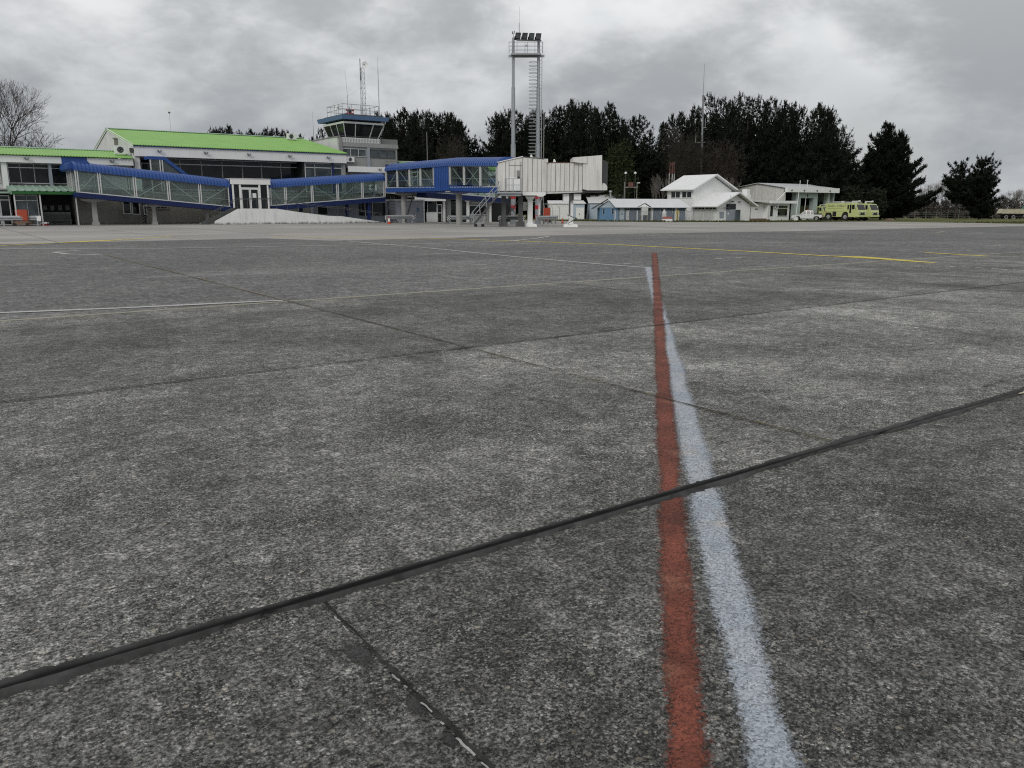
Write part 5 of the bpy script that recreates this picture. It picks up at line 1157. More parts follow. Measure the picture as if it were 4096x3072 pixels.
# ---------------------------------------------------------------- buildings to the right
def roof_gable_b(mb, a0, a1, b0, b1, ze, zr, th=.08, am=None):
    """Gable roof with its ridge along b (eaves at a0 and a1)."""
    am = (a0+a1)/2 if am is None else am
    for x0, x1 in ((a0, am), (a1, am)):
        mb.hexa([(x0, b0, ze), (x1, b0, zr), (x1, b1, zr), (x0, b1, ze)], [(x0, b0, ze+th), (x1, b0, zr+th), (x1, b1, zr+th), (x0, b1, ze+th)])
    return mb
G = gz(99)
hs = thing('white_house', 'white two storey timber house with pale roof and a lower front wing', 'house', (101, 90, G))
part('upper_wall', MB().box(98.9, 108.0, 88.7, 94.0, 1.9, 4.38), M['white'], hs)
part('lower_wall', MB().box(98.92, 107.2, 88.72, 98.8, G-.05, 1.95), M['white'], hs)
part('gable', MB().prism([(98.9, 4.38), (108.0, 4.38), (103.45, 6.45)], 88.72, 93.9, 'xz'), M['white'], hs)
r_ = part('roof', roof_gable_b(MB(), 98.2, 108.7, 88.0, 95.1, 4.36, 6.72), M['white_roof'], hs)
part('barge_board', MB().bar((98.2, 87.96, 4.42), (103.45, 87.96, 6.74), .05, .22).bar((103.45, 87.96, 6.74), (108.7, 87.96, 4.42), .05, .22), M['white'], r_)
part('eaves_board', MB().box(98.12, 98.19, 88.0, 95.1, 4.26, 4.44), M['white'], r_)
win_a(hs, 98.9, 89.0, 91.05, 3.05, 4.15, M['glass'], M['white'], 2, (), .1); win_a(hs, 98.9, 91.4, 93.4, 3.05, 4.15, M['glass'], M['white'], 2, (), .1)
win_a(hs, 98.92, 89.9, 95.8, 1.2, 2.0, M['glass'], M['white'], 5, (), .08)
part('small_window', MB().box(105.0, 105.7, 88.66, 88.70, 3.4, 4.0), M['white_dirty'], hs)
part('downpipe', MB().tube((98.8, 88.6, G), (98.8, 88.6, 4.3), .05, n=6).tube((98.8, 94.1, 1.0), (98.8, 94.1, 4.3), .05, n=6), M['white'], hs)
# front wing with the gable towards the apron
part('wing_wall', MB().prism([(99.2, G-.05), (107.0, G-.05), (107.0, 2.0), (103.2, 3.62), (99.2, 2.02)], 84.0, 88.70, 'xz'), M['white'], hs)
wr2 = part('wing_roof', roof_gable_b(MB(), 98.3, 108.0, 83.2, 88.69, 1.72, 3.85, .08, 103.3), M['white_roof'], hs)
part('barge_board', MB().bar((98.3, 83.16, 1.78), (103.3, 83.16, 3.88), .05, .20).bar((103.3, 83.16, 3.88), (108.0, 83.16, 1.78), .05, .20), M['white'], wr2)
part('eaves_board', MB().box(98.22, 98.29, 83.2, 88.69, 1.64, 1.82), M['white'], wr2)
win_a(hs, 99.2, 84.2, 86.3, 1.28, 1.95, M['glass'], M['white'], 3, (), .07); win_a(hs, 99.2, 86.5, 88.5, 1.28, 1.95, M['glass'], M['white'], 3, (), .07)
mb = MB()
for b0, b1 in ((84.8, 86.6), (86.8, 88.6)): mb.box(99.12, 99.198, b0, b1, G+.05, .95)
part('wall_panel', mb, M['white_dirty'], hs)
gd = part('garage_door', MB().box(101.3, 103.4, 83.90, 83.998, G-.03, 1.3), M['bluegrey_wall'], hs, 'blue grey steel garage door')
part('transom_window', MB().box(101.25, 103.45, 83.92, 83.998, 1.32, 2.15), M['glass'], hs); part('notice', MB().box(101.55, 101.8, 83.88, 83.897, .5, .8), M['white'], gd)
part('open_leaf', MB().box(103.42, 103.48, 83.0, 83.9, G, 1.25).box(103.5, 104.3, 83.95, 83.998, G, 1.2), M['glass_mid'], hs)
part('meter_box', MB().box(99.8, 100.7, 83.9, 83.998, .05, .95), M['bluegrey_wall'], hs)
part('wall_lamp', MB().box(102.4, 102.75, 83.7, 83.998, 2.45, 2.58).box(104.0, 104.35, 83.7, 83.998, 2.4, 2.53), M['steel_dark'], hs)
part('door_post', MB().tube((101.7, 83.7, 1.2), (101.7, 83.7, 3.4), .05, n=6).bar((100.4, 83.7, 1.55), (101.6, 83.7, 1.55), .10), M['steel_dark'], hs)
part('water_tank', MB().box(108.6, 109.3, 86, 87, 3.6, 4.5).box(108.4, 109.5, 85.9, 87.1, -.6, 3.6), M['white'], hs)

# hut with pale blue boards, in world axes
def hutx(x): return hY(x, 880, 124)[0]
hx0, hx1 = hutx(2472), hutx(2742); Gh = gzw(20, 124)
ht = thing('blue_hut', 'long low blue hut with pale zinc roof and blue gable end', 'hut', ((hx0+hx1)/2, 126, Gh), 'xy')
k124 = lambda y: hY(2500, y, 124)[1]
ze, zr = k124(829), k124(796)
part('wall', MB().box(hx0, hx1, 124.4, 128.8, Gh-.05, ze+.1), M['hut_shade'], ht, 'blue long wall with eaves shade in its colour')
# gable end is turned a little towards the camera
gx = hutx(2402)
part('gable_wall', MB().hexa([(gx, 125.6, Gh-.05), (hx0, 124.4, Gh-.05), (hx0, 128.8, Gh-.05), (gx, 128.8, Gh-.05)], [(gx, 125.6, ze-.05), (hx0, 124.4, ze-.05), (hx0, 128.8, ze-.05), (gx, 128.8, ze-.05)]), M['hut_blue'], ht)
pk = ((gx+hx0)/2, 125.0, zr-.25)
part('gable', MB().hexa([(gx-.1, 125.5, ze-.051), (hx0+.1, 124.35, ze-.051), pk], [(gx-.1, 127, ze-.05), (hx0+.1, 126, ze-.05), (pk[0], 127, pk[2])]), M['hut_pale'], ht)
rf = part('roof', MB().hexa([(pk[0]-.2, 124.6, zr), (hx0-.5, 123.6, ze-.05), (hx1+.7, 123.6, ze-.08), (hx1-.6, 126.5, zr-.05), (pk[0]+.6, 127, zr)], [(pk[0]-.2, 124.6, zr+.07), (hx0-.5, 123.6, ze+.02), (hx1+.7, 123.6, ze-.01), (hx1-.6, 126.5, zr+.02), (pk[0]+.6, 127, zr+.07)]), M['tin'], ht)
part('roof_side', MB().hexa([(pk[0]-.25, 124.6, zr-.02), (gx-1.0, 125.2, ze-.25), (gx-1.0, 129.2, ze-.25), (pk[0]+.4, 129, zr-.02)], [(pk[0]-.25, 124.6, zr+.05), (gx-1.0, 125.2, ze-.18), (gx-1.0, 129.2, ze-.18), (pk[0]+.4, 129, zr+.05)]), M['steel_dark'], ht)
part('back_roof', MB().hexa([(pk[0]+.6, 127, zr-.01), (hx1-.6, 126.5, zr-.06), (hx1+.7, 130, ze-.2), (gx, 130, ze-.2)], [(pk[0]+.6, 127, zr+.06), (hx1-.6, 126.5, zr+.01), (hx1+.7, 130, ze-.12), (gx, 130, ze-.12)]), M['tin'], ht)
fl = part('flue', MB().tube((hutx(2444), 125.6, zr), (hutx(2444), 125.6, zr+1.0), .12, n=10).lathe((hutx(2444), 125.6, zr+1.0), [(.12, 0), (.24, .04), (.22, .22), (.12, .28)], 12), M['galv'], ht)
def hwin(x0, x1, y0, y1, Y=124.4, glass=M['glass']):
    a0, a1 = hY(x0, 850, Y)[0], hY(x1, 850, Y)[0]; z1, z0 = hY(x0, y0, Y)[1], hY(x0, y1, Y)[1]
    g = part('window', MB().box(a0, a1, Y-.06, Y-.02, z0, z1), glass, ht)
    part('window_frame', MB().box(a0-.06, a0, Y-.09, Y-.005, z0-.06, z1+.06).box(a1, a1+.06, Y-.09, Y-.005, z0-.06, z1+.06).box(a0, a1, Y-.09, Y-.005, z1, z1+.06).box(a0, a1, Y-.10, Y-.005, z0-.06, z0).box((a0+a1)/2-.03, (a0+a1)/2+.03, Y-.085, Y-.061, z0, z1), M['hut_pale'], g)
hwin(2412, 2428, 833, 857, 125.35); hwin(2448, 2463, 833, 857, 124.75)
hwin(2500, 2516, 834, 850); hwin(2643, 2662, 836, 852); hwin(2690, 2711, 834, 850); hwin(2578, 2602, 833, 850)
a0, a1 = hutx(2479), hutx(2497); d = part('door', MB().box(a0, a1, 124.3, 124.39, Gh, ze-.02), M['hut_pale'], ht)
part('door_sign', MB().box((a0+a1)/2-.12, (a0+a1)/2+.14, 124.28, 124.298, .55, .8), M['blue_trim'], d)
for x in (2608, 2704): part('white_panel', MB().box(hutx(x)-.2, hutx(x)+.2, 124.3, 124.39, Gh, ze-.02), M['white_dirty'], ht)
# kiosk in front of the hut
kx = hutx(2569); kk = thing('kiosk', 'tiny timber kiosk with its own gabled roof in front of the blue hut', 'kiosk', (kx, 122.2, gzw(kx, 122)), 'xy'); kg = gzw(kx, 122)
part('cabin', MB().box(kx-.45, kx+.5, 122, 122.9, kg+.9, kg+2.1), M['white_dirty'], kk)
part('roof', MB().hexa([(kx-.95, 121.8, kg+2.05), (kx+.05, 121.8, kg+2.6), (kx+.05, 123.1, kg+2.6), (kx-.95, 123.1, kg+2.05)], [(kx-.95, 121.8, kg+2.11), (kx+.05, 121.8, kg+2.66), (kx+.05, 123.1, kg+2.66), (kx-.95, 123.1, kg+2.11)]).hexa([(kx+.05, 121.8, kg+2.6), (kx+.95, 121.8, kg+2.05), (kx+.95, 123.1, kg+2.05), (kx+.05, 123.1, kg+2.6)], [(kx+.05, 121.8, kg+2.66), (kx+.95, 121.8, kg+2.11), (kx+.95, 123.1, kg+2.11), (kx+.05, 123.1, kg+2.66)]), M['wood_grey'], kk)
for x in (-.42, .45): part('leg', MB().box(kx+x-.05, kx+x+.05, 122.05, 122.15, kg, kg+.9), M['wood_grey'], kk); part('leg', MB().box(kx+x-.05, kx+x+.05, 122.8, 122.9, kg, kg+.9), M['wood_grey'], kk)
# fence before the hut and the house
fx = [2460, 2507, 2512, 2548, 2568, 2608, 2662, 2700, 2714, 2751, 2761]
fe = thing('chain_link_fence', 'chain link fence with white posts in front of the blue hut and white house', 'fence', (hutx(2650), 121.0, gzw(25, 121)), 'xy')
YF = 120.6
for x in fx: q = hY(x, 880, YF)[0]; part('post', MB().box(q-.07, q+.07, YF-.07, YF+.07, gzw(q, YF)-.05, gzw(q, YF)+1.55), M['white'], fe)
mm, t, p, o = base_mat('wire_mesh'); p.inputs['Base Color'].default_value = (.30, .31, .31, 1); p.inputs['Roughness'].default_value = .5
tr = N(t, 'ShaderNodeBsdfTransparent'); mx = N(t, 'ShaderNodeMixShader'); v = N(t, 'ShaderNodeTexCoord').outputs['Object']; sp = N(t, 'ShaderNodeSeparateXYZ'); L(t, v, sp.inputs[0])
w1 = MATH(t, 'FRACT', MATH(t, 'MULTIPLY', MATH(t, 'ADD', sp.outputs[0], sp.outputs[2]), 12)); w2 = MATH(t, 'FRACT', MATH(t, 'MULTIPLY', MATH(t, 'SUBTRACT', sp.outputs[0], sp.outputs[2]), 12))
L(t, MATH(t, 'MAXIMUM', MATH(t, 'LESS_THAN', w1, .13), MATH(t, 'LESS_THAN', w2, .13)), mx.inputs[0]); L(t, tr.outputs[0], mx.inputs[1]); L(t, p.outputs[0], mx.inputs[2]); L(t, mx.outputs[0], o.inputs[0])
q0, q1 = hY(2452, 880, YF)[0], hY(2858, 880, YF)[0]
part('wire_mesh', MB().quad((q0, YF-.08, gzw(q0, YF)+.05), (q1, YF-.08, gzw(q1, YF)+.05), (q1, YF-.08, gzw(q1, YF)+1.5), (q0, YF-.08, gzw(q0, YF)+1.5)), mm, fe)
part('top_rail', MB().tube((q0, YF-.09, gzw(q0, YF)+1.5), (q1, YF-.09, gzw(q1, YF)+1.5), .025, n=5), M['galv'], fe)
gq = hY(2656, 880, 121.3)[0]; gy = gzw(gq, 121.3)
gc = thing('gas_cylinder', 'tall white gas cylinder standing behind the fence by the blue hut', 'cylinder', (gq, 121.3, gy), 'own')
part('tank', MB().lathe((0, 0, 0), [(.26, .02), (.29, .1), (.29, 1.35), (.22, 1.5), (.12, 1.56)], 16), M['white'], gc, smooth=True); part('valve_guard', MB().tube((0, 0, 1.56), (0, 0, 1.72), .13, n=12), M['white_dirty'], gc)
gq = hY(2668, 880, 118.5)[0]; gy = gzw(gq, 118.5)
bx = thing('ground_box', 'low white box with red lid on the grass in front of the gas cylinder', 'box', (gq, 118.5, gy), 'own')
part('box_body', MB().hexa([(-.75, -.4, 0), (.75, -.4, 0), (.75, .4, 0), (-.75, .4, 0)], [(-.68, -.35, .42), (.68, -.35, .42), (.68, .35, .42), (-.68, .35, .42)]), M['white'], bx); part('lid', MB().hexa([(-.7, -.38, .421), (.7, -.38, .421), (.7, .38, .421), (-.7, .38, .421)], [(-.5, -.25, .72), (.5, -.25, .72), (.5, .25, .72), (-.5, .25, .72)]), M['lid_red'], bx)
gq = hY(2709, 880, 119.5)[0]; gy = gzw(gq, 119.5)
hy = thing('hydrant_post', 'yellowish post with round top standing right of the white cylinder', 'post', (gq, 119.5, gy), 'own')
part('post', MB().tube((-.09, 0, 0), (-.09, 0, 1.35), .05, n=8).tube((.09, 0, 0), (.09, 0, 1.35), .05, n=8), M['yellow'], hy); part('wheel', MB().ring((0, -.1, 1.35), .2, .05, 'y', 16, 6), M['yellow'], hy)

# white sheds behind
def shed(name, label, X0, X1, Y0, Y1, ze, zr, wallm, roofm, hip=.0, ribs=True):
    g = gzw((X0+X1)/2, Y0); t = thing(name, label, 'shed', ((X0+X1)/2, Y0, g), 'xy')
    mb = MB(); n = int((X1-X0)/.28) if ribs else 1; r0 = []; r1 = []
    for i in range(n):
        for k, e in ((0, 0), (.45, 0), (.55, .05), (.9, .05)): x = X0+(X1-X0)*(i+k)/n; r0.append((x, Y0-e*ribs, g-.05)); r1.append((x, Y0-e*ribs, ze))
    r0.append((X1, Y0, g-.05)); r1.append((X1, Y0, ze)); mb.grid([r0, r1]); mb.box(X0, X1, Y0+.01, Y1, g-.05, ze); part('wall', mb, wallm, t)
    o = .25; ym = (Y0+Y1)/2
    part('roof', MB().hexa([(X0-o, Y0-o, ze), (X1+o, Y0-o, ze), (X1+o-hip, ym, zr), (X0-o+hip, ym, zr)], [(X0-o, Y0-o, ze+.08), (X1+o, Y0-o, ze+.08), (X1+o-hip, ym, zr+.08), (X0-o+hip, ym, zr+.08)]).hexa([(X0-o, Y1+o, ze), (X1+o, Y1+o, ze), (X1+o-hip, ym+.001, zr), (X0-o+hip, ym+.001, zr)], [(X0-o, Y1+o, ze+.08), (X1+o, Y1+o, ze+.08), (X1+o-hip, ym+.001, zr+.08), (X0-o+hip, ym+.001, zr+.08)]), roofm, t)
    return t
f150 = lambda x, y, Y=150: hY(x, y, Y)
x0 = f150(2197, 850)[0]; x1 = f150(2281, 850)[0]
s_ = shed('metal_shed', 'white corrugated metal shed seen beneath the jet bridge', x0, x1+.3, 150, 155, f150(2200, 815)[1], f150(2230, 803)[1], M['white'], M['white_roof'])
x2 = f150(2336, 850)[0]
s2 = shed('metal_shed', 'smooth white shed with a gabled end right of the corrugated one', x1+.5, x2, 149, 156, f150(2290, 815)[1], f150(2290, 803)[1], M['hut_pale'], M['white_roof'], .2, False)
part('gable', MB().prism([(x1+.5, f150(2290, 815)[1]), (x2, f150(2290, 815)[1]), ((x1+.5+x2)/2+.6, f150(2290, 802)[1])], 148.9, 149.0, 'xz'), M['white'], s2)
part('door', MB().box((x1+x2)/2-.3, (x1+x2)/2+1.2, 148.9, 148.95, -.4, 1.6), M['white'], s2); part('door_lock', MB().box((x1+x2)/2+.3, (x1+x2)/2+.4, 148.85, 148.9, .3, .55), M['steel_dark'], s2)
x3, x4 = f150(2358, 850, 155)[0], f150(2500, 850, 155)[0]
s3 = shed('storage_building', 'larger pale building with white roof behind the blue hut', x3, x4, 155, 168, f150(2400, 813, 155)[1], f150(2400, 780, 164)[1], M['hut_pale'], M['white_roof'], .0, False)
x5, x6 = f150(2235, 850, 170)[0], f150(2240, 850, 170)[0]
s4 = shed('storage_building', 'white roofed shed glimpsed between the jet bridge columns', f150(2225, 850, 172)[0], f150(2300, 850, 172)[0], 172, 182, f150(2220, 803, 172)[1], f150(2220, 783, 177)[1], M['white_dirty'], M['white_roof'], -1.5, False)
# wire fence with bent posts before the corrugated shed
fe2 = thing('wire_fence', 'wire fence with bent topped posts in front of the corrugated shed', 'fence', (f150(2220, 850, 146)[0], 146, gzw(10, 146)), 'xy')
for x in (2201, 2211, 2238): q = f150(x, 850, 146)[0]; g = gzw(q, 146); part('post', MB().path([(q, 146, g), (q, 146, g+2.0), (q-.35, 146, g+2.35)], .045, 5), M['galv'], fe2)
q0, q1 = f150(2180, 850, 146)[0], f150(2239, 850, 146)[0]; part('wire', MB().tube((q0, 146, 1.0), (q1, 146, 1.0), .02, n=4).tube((q0, 146, .5), (q1, 146, .5), .02, n=4).tube((q0, 146, 0.1), (q1, 146, .1), .02, n=4), M['galv'], fe2)

# fire station hangar and its annex
Gs = gz(140)
fs = thing('fire_station', 'white metal fire station hangar with open bays and deep white fascia', 'building', (142, 100, Gs))
ga = 135.9
part('gable_wall', MB().prism([(98.6, Gs-.1), (98.6, 5.25), (104.9, 6.25), (111.1, 5.4), (111.1, Gs-.1)], ga, ga+.25, 'yz'), M['jet_white'], fs)
mb = MB()
for i in range(14): b = 99.0+i*.9; mb.box(ga-.05, ga-.002, b, b+.16, 1.5, interp(b, [(98.6, 5.2), (104.9, 6.2), (111.1, 5.35)]))
part('wall_ribs', mb, M['white_dirty'], fs)
part('roof', MB().hexa([(ga-.4, 98.3, 5.33), (152.6, 98.3, 5.33), (152.6, 104.9, 6.32), (ga-.4, 104.9, 6.32)], [(ga-.4, 98.3, 5.43), (152.6, 98.3, 5.43), (152.6, 104.9, 6.42), (ga-.4, 104.9, 6.42)]).hexa([(ga-.4, 111.3, 5.45), (152.6, 111.3, 5.45), (152.6, 104.901, 6.32), (ga-.4, 104.901, 6.32)], [(ga-.4, 111.3, 5.52), (152.6, 111.3, 5.52), (152.6, 104.901, 6.42), (ga-.4, 104.901, 6.42)]), M['tin'], fs)
part('fascia', MB().box(135.3, 152.5, 97.6, 98.2, 4.5, 5.42), M['white'], fs, bevel=.02)
part('canopy_slab', MB().box(135.5, 152.4, 98.21, 98.59, 4.55, 5.2), M['soffit'], fs)
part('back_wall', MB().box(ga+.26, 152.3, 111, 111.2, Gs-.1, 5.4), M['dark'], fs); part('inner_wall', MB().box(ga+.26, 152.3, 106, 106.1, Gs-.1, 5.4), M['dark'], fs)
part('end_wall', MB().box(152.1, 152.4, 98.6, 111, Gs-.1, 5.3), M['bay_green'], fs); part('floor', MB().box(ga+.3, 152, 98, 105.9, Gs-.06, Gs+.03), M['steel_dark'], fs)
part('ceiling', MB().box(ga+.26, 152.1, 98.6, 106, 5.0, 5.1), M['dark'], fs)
part('bay_pier', MB().box(139.5, 141.1, 98.62, 99.6, Gs-.05, 4.54).box(145.4, 146.7, 98.62, 99.6, Gs-.05, 4.54).box(141.1, 145.4, 98.62, 99.4, 3.45, 4.54), M['bay_green'], fs, 'pale green painted bay surround')
part('bay_pier', MB().box(150.2, 150.9, 98.62, 99.6, Gs-.05, 4.54), M['bay_green'], fs)
part('emblem', MB().lathe((143.2, 98.60, 4.0), [(.0, 0), (.28, 0), (.28, .02), (.0, .02)], 12, 'y').box(143.05, 143.35, 98.58, 98.6, 3.6, 3.75), M['steel_dark'], fs)
mb = MB()
for a in (136.4, 140.4, 144.6, 149.0): mb.box(a, a+.25, 97.45, 97.59, 4.75, 5.0)
part('fascia_lamp', mb, M['steel_dark'], fs); part('drain_pipe', MB().tube((135.6, 98.2, 4.6), (133.2, 98.4, 2.9), .09, n=6), M['white'], fs)
part('roof_vent', MB().box(ga-.1, ga+.6, 110.6, 112, 4.4, 5.7), M['white'], fs)
Ga = gz(124)
an = thing('station_annex', 'low flat roofed white annex with a dark door left of the flagpoles', 'building', (126, 95, Ga))
part('wall', MB().box(118.2, 126.2, 95.9, 98.5, Ga-.05, 2.35), M['white'], an); part('wall', MB().box(126.21, 132.6, 95.0, 98.5, Ga-.05, 2.32), M['white'], an)
part('roof', MB().hexa([(117.5, 95.2, 2.95), (126.0, 94.6, 2.42), (126.0, 98.5, 2.42), (117.5, 98.5, 2.95)], [(117.5, 95.2, 3.3), (126.0, 94.6, 2.85), (126.0, 98.5, 2.85), (117.5, 98.5, 3.3)]), M['white_dirty'], an)
part('roof_slab', MB().box(126.01, 133.6, 94.1, 98.5, 2.33, 2.82), M['white'], an, bevel=.02)
part('door', MB().box(121.4, 122.3, 95.82, 95.9, Ga+.35, 1.95), M['steel_dark'], an); part('sign', MB().box(123.6, 124.4, 95.83, 95.89, 1.25, 1.4), M['letter'], an)
part('window', MB().box(126.9, 127.6, 94.94, 95.0, .05, 1.95), M['glass'], an)
g = part('window', MB().box(129.0, 131.9, 94.94, 95.0, .1, 1.95), M['glass'], an); part('window_frame', MB().box(129.0, 131.9, 94.9, 94.938, 1.42, 1.5).box(128.92, 129.0, 94.9, 94.99, .05, 2.0).box(131.9, 131.98, 94.9, 94.99, .05, 2.0).box(128.92, 131.98, 94.88, 94.99, .02, .09), M['white'], g)
part('window_mullion', MB().box(126.25, 126.5, 94.9, 94.999, Ga, 2.3), M['white_dirty'], an)
part('steps', MB().box(119.8, 126.5, 94.6, 95.88, Ga-.05, Ga+.18).box(120.3, 126.0, 95.1, 95.89, Ga+.181, Ga+.34), M['brown'], an)
u = thing('air_conditioner', 'white air conditioner on the annex wall between its two windows', 'air conditioner', (128.3, 94.8, 1.3), group='outdoor air conditioning units')
part('housing', MB().box(127.9, 128.7, 94.6, 94.93, 1.45, 2.1), M['white'], u); part('fan', MB().tube((128.22, 94.595, 1.78), (128.22, 94.58, 1.78), .24, n=14), M['dark'], u)
# flagpoles
for lab, xb, yb, xt, yt in (('left bare white flagpole with concrete foot beside the pickup', 3181, 883, 3201, 727), ('right bare white flagpole with concrete foot in front of the pickup', 3214, 880.5, 3231, 724)):
    q = px(xb, yb); q.y -= 0; fp = thing('flagpole', lab, 'flagpole', tuple(q), 'xy', 'flagpoles by the fire station'); Xt, Zt = hY(xt, yt, q.y)
    part('pole', MB().tube(tuple(q), (Xt, q.y, Zt), .065, .05, 8), M['white'], fp)
    part('finial', MB().lathe((Xt, q.y, Zt), [(.02, 0), (.11, .06), (.11, .14), (.02, .2)], 10), M['white'], fp)
    part('foot', MB().hexa([(q.x-.42, q.y-.4, q.z-.05), (q.x+.42, q.y-.4, q.z-.05), (q.x+.42, q.y+.4, q.z-.05), (q.x-.42, q.y+.4, q.z-.05)], [(q.x-.24, q.y-.22, q.z+.72), (q.x+.24, q.y-.22, q.z+.72), (q.x+.24, q.y+.22, q.z+.72), (q.x-.24, q.y+.22, q.z+.72)]), M['white_dirty'], fp)

# ---------------------------------------------------------------- vehicles
def wheel(root, x, y, r, w, side, rimr=.5, rimmat='rim'):
    t = part('wheel', MB().lathe((x, y, r), [(r*rimr, -w/2), (r*.93, -w/2), (r, -w*.32), (r, w*.32), (r*.93, w/2), (r*rimr, w/2)], 24, 'y'), M['tyre'], root)
    s = side
    part('rim', MB().lathe((x, y, r), [(r*rimr*.99, s*w*.1), (r*rimr*.99, s*w*.505), (r*rimr*.86, s*w*.54), (r*rimr*.62, s*w*.512), (r*.2, s*w*.515), (r*.16, s*w*.57), (.01, s*w*.57)], 20, 'y'), M[rimmat], t)
    part('hub_recess', MB().ring((x, y+s*w*.53, r), r*rimr*.48, r*rimr*.13, 'y', 18, 5), M['dark'], t)
    return t
def text_mesh(s, size, depth=.004):
    cu = bpy.data.curves.new('txt', 'FONT'); cu.body = s; cu.size = size; cu.extrude = depth; cu.align_x = 'LEFT'; cu.resolution_u = 3
    o = bpy.data.objects.new('txt', cu); COL.objects.link(o); dg = bpy.context.evaluated_depsgraph_get(); dg.update()
    me = bpy.data.meshes.new_from_object(o.evaluated_get(dg)); bpy.data.objects.remove(o); return me
def lettering(name, s, size, pos, root, mat, sx=1.0):
    """Text on the right side of a vehicle: reads along +x, faces -y."""
    me = text_mesh(s, size); me.name = name
    for v in me.vertices: x, y, z = v.co; v.co = (pos[0]+x*sx, pos[1]-z, pos[2]+y)
    me.materials.clear(); me.materials.append(mat); o = bpy.data.objects.new(name, me); COL.objects.link(o); o.parent = root; ORG[o.name] = Vector((0, 0, 0)); return o
q = W(140.35, 88.4, gz(140))
HD = TH-math.pi/2                     # nose points along -b
ft = thing('fire_truck', 'lime yellow airport fire truck with DGAC - CHILE lettering, nearest of the row', 'fire truck', tuple(q), 'own', 'lime yellow fire trucks by the hangar', HD)
yw = 1.33
body = part('body', MB().prism([(-3.35, .75), (-3.35, 3.05), (-3.05, 3.22), (1.9, 3.22), (1.9, .72), (1.55, .72), (1.55, 1.35), (1.25, 1.62), (.65, 1.62), (.32, 1.3), (.18, .72), (-1.75, .72), (-1.75, 1.0), (-2.0, 1.5), (-3.05, 1.5), (-3.28, .95), (-3.28, .76)], -yw, yw), M['fire_lime'], ft, bevel=.03)
part('side_moulding', MB().box(-3.2, 1.3, -yw-.03, -yw-.001, 1.72, 1.95), M['fire_lime'], body)
part('equipment_bay', MB().prism([(-1.65, .8), (-1.65, 1.75), (-1.0, 1.75), (-.87, 1.5), (-.87, .8)], -yw-.012, -yw-.001), M['dark'], body)
part('rear_stripe', MB().prism([(-3.3, 1.3), (-3.3, 1.7), (-3.05, 2.2), (-3.05, 1.75)], -yw-.012, -yw-.001), M['sign_red'], body)
part('wheel_arch', MB().prism([(.05, .7), (.30, 1.36), (.63, 1.7), (1.28, 1.7), (1.62, 1.38), (1.72, .7)], -yw+.56, yw-.56), M['dark'], ft)
cab = part('cab', MB().prism([(1.905, .72), (1.905, 3.18), (2.9, 3.10), (3.45, 2.0), (3.55, 1.55), (3.55, .85), (2.6, .72)], -yw, yw), M['fire_lime'], ft, bevel=.03)
mb = MB()
part('windscreen', MB().hexa([(3.37, -yw+.12, 2.02), (3.47, -yw+.12, 2.0), (3.47, yw-.12, 2.0), (3.37, yw-.12, 2.02)], [(2.9, -yw+.18, 3.0), (2.99, -yw+.18, 2.98), (2.99, yw-.18, 2.98), (2.9, yw-.18, 3.0)]), M['glass'], cab)
for x0, x1, z0, z1 in ((1.30, 1.62, 2.1, 2.9), (1.76, 2.12, 1.45, 2.95), (2.22, 2.75, 2.12, 2.9)): part('side_window', MB().box(x0, x1, -yw-.012, -yw-.002, z0, z1).box(x0, x1, yw+.002, yw+.012, z0, z1), M['glass'], cab)
part('bumper', MB().prism([(2.75, .62), (2.75, .95), (3.75, 1.05), (3.75, .75)], -yw+.05, yw-.05), M['fire_lime'], ft, bevel=.02)
part('grille', MB().box(3.54, 3.60, -.95, .95, 1.08, 1.55), M['dark'], cab)
for y in (-.85, .85): part('headlight', MB().lathe((3.60, y, 1.3), [(.02, .0), (.17, .0), (.17, .06), (.02, .09)], 14, 'x'), M['hub_white'], cab)
part('bumper_turret', MB().bar((3.62, -.1, 1.15), (3.95, -.1, 1.45), .16).tube((3.85, -.1, 1.4), (4.05, -.2, 1.62), .07), M['steel_dark'], ft)
part('wiper', MB().bar((3.46, -.6, 2.05), (3.3, -.2, 2.35), .03).bar((3.46, .3, 2.05), (3.3, .7, 2.35), .03), M['black'], cab)
part('roof_turret', MB().tube((1.5, 0, 3.25), (1.5, 0, 3.5), .2, n=10).tube((1.4, 0, 3.55), (2.75, -.1, 3.52), .10, .13, 10).tube((2.7, -.1, 3.5), (3.0, -.1, 3.6), .2, .17, 10), M['hub_white'], ft)
part('roof_ladder', MB().bar((-2.3, -.9, 3.45), (1.0, -.9, 3.45), .08).bar((-2.3, -.45, 3.45), (1.0, -.45, 3.45), .08), M['alu'], ft)
mb = MB()
for i in range(11): mb.bar((-2.2+i*.3, -.9, 3.45), (-2.2+i*.3, -.45, 3.45), .05)
mb.box(-2.3, -.9, -.3, .9, 3.23, 3.55); mb.tube((-.7, .2, 3.23), (-.7, .2, 3.62), .3, n=10); part('roof_equipment', mb, M['hub_white'], ft)
part('roof_rail', MB().tube((-3.2, -1.1, 3.5), (-2.45, -1.1, 3.5), .03, n=5).tube((-3.2, -1.1, 3.2), (-3.2, -1.1, 3.5), .03, n=5).tube((-2.45, -1.1, 3.2), (-2.45, -1.1, 3.5), .03, n=5), M['alu'], ft)
for y in (-1.5, 1.5): part('mirror', MB().box(3.0, 3.1, y-.1, y+.1, 2.3, 2.75).bar((2.9, y*.9, 2.8), (3.05, y, 2.7), .04), M['hub_white'], cab)
part('chassis', MB().box(-3.1, 3.2, -.8, .8, .5, .74), M['black'], ft); part('step', MB().box(1.9, 2.4, -yw-.05, -yw-.002, .42, .70), M['dark'], ft)
for x in (.95, -2.52):
    for s in (-1, 1): wheel(ft, x, s*(yw-.26), .73, .5, s, .45, 'hub_white')
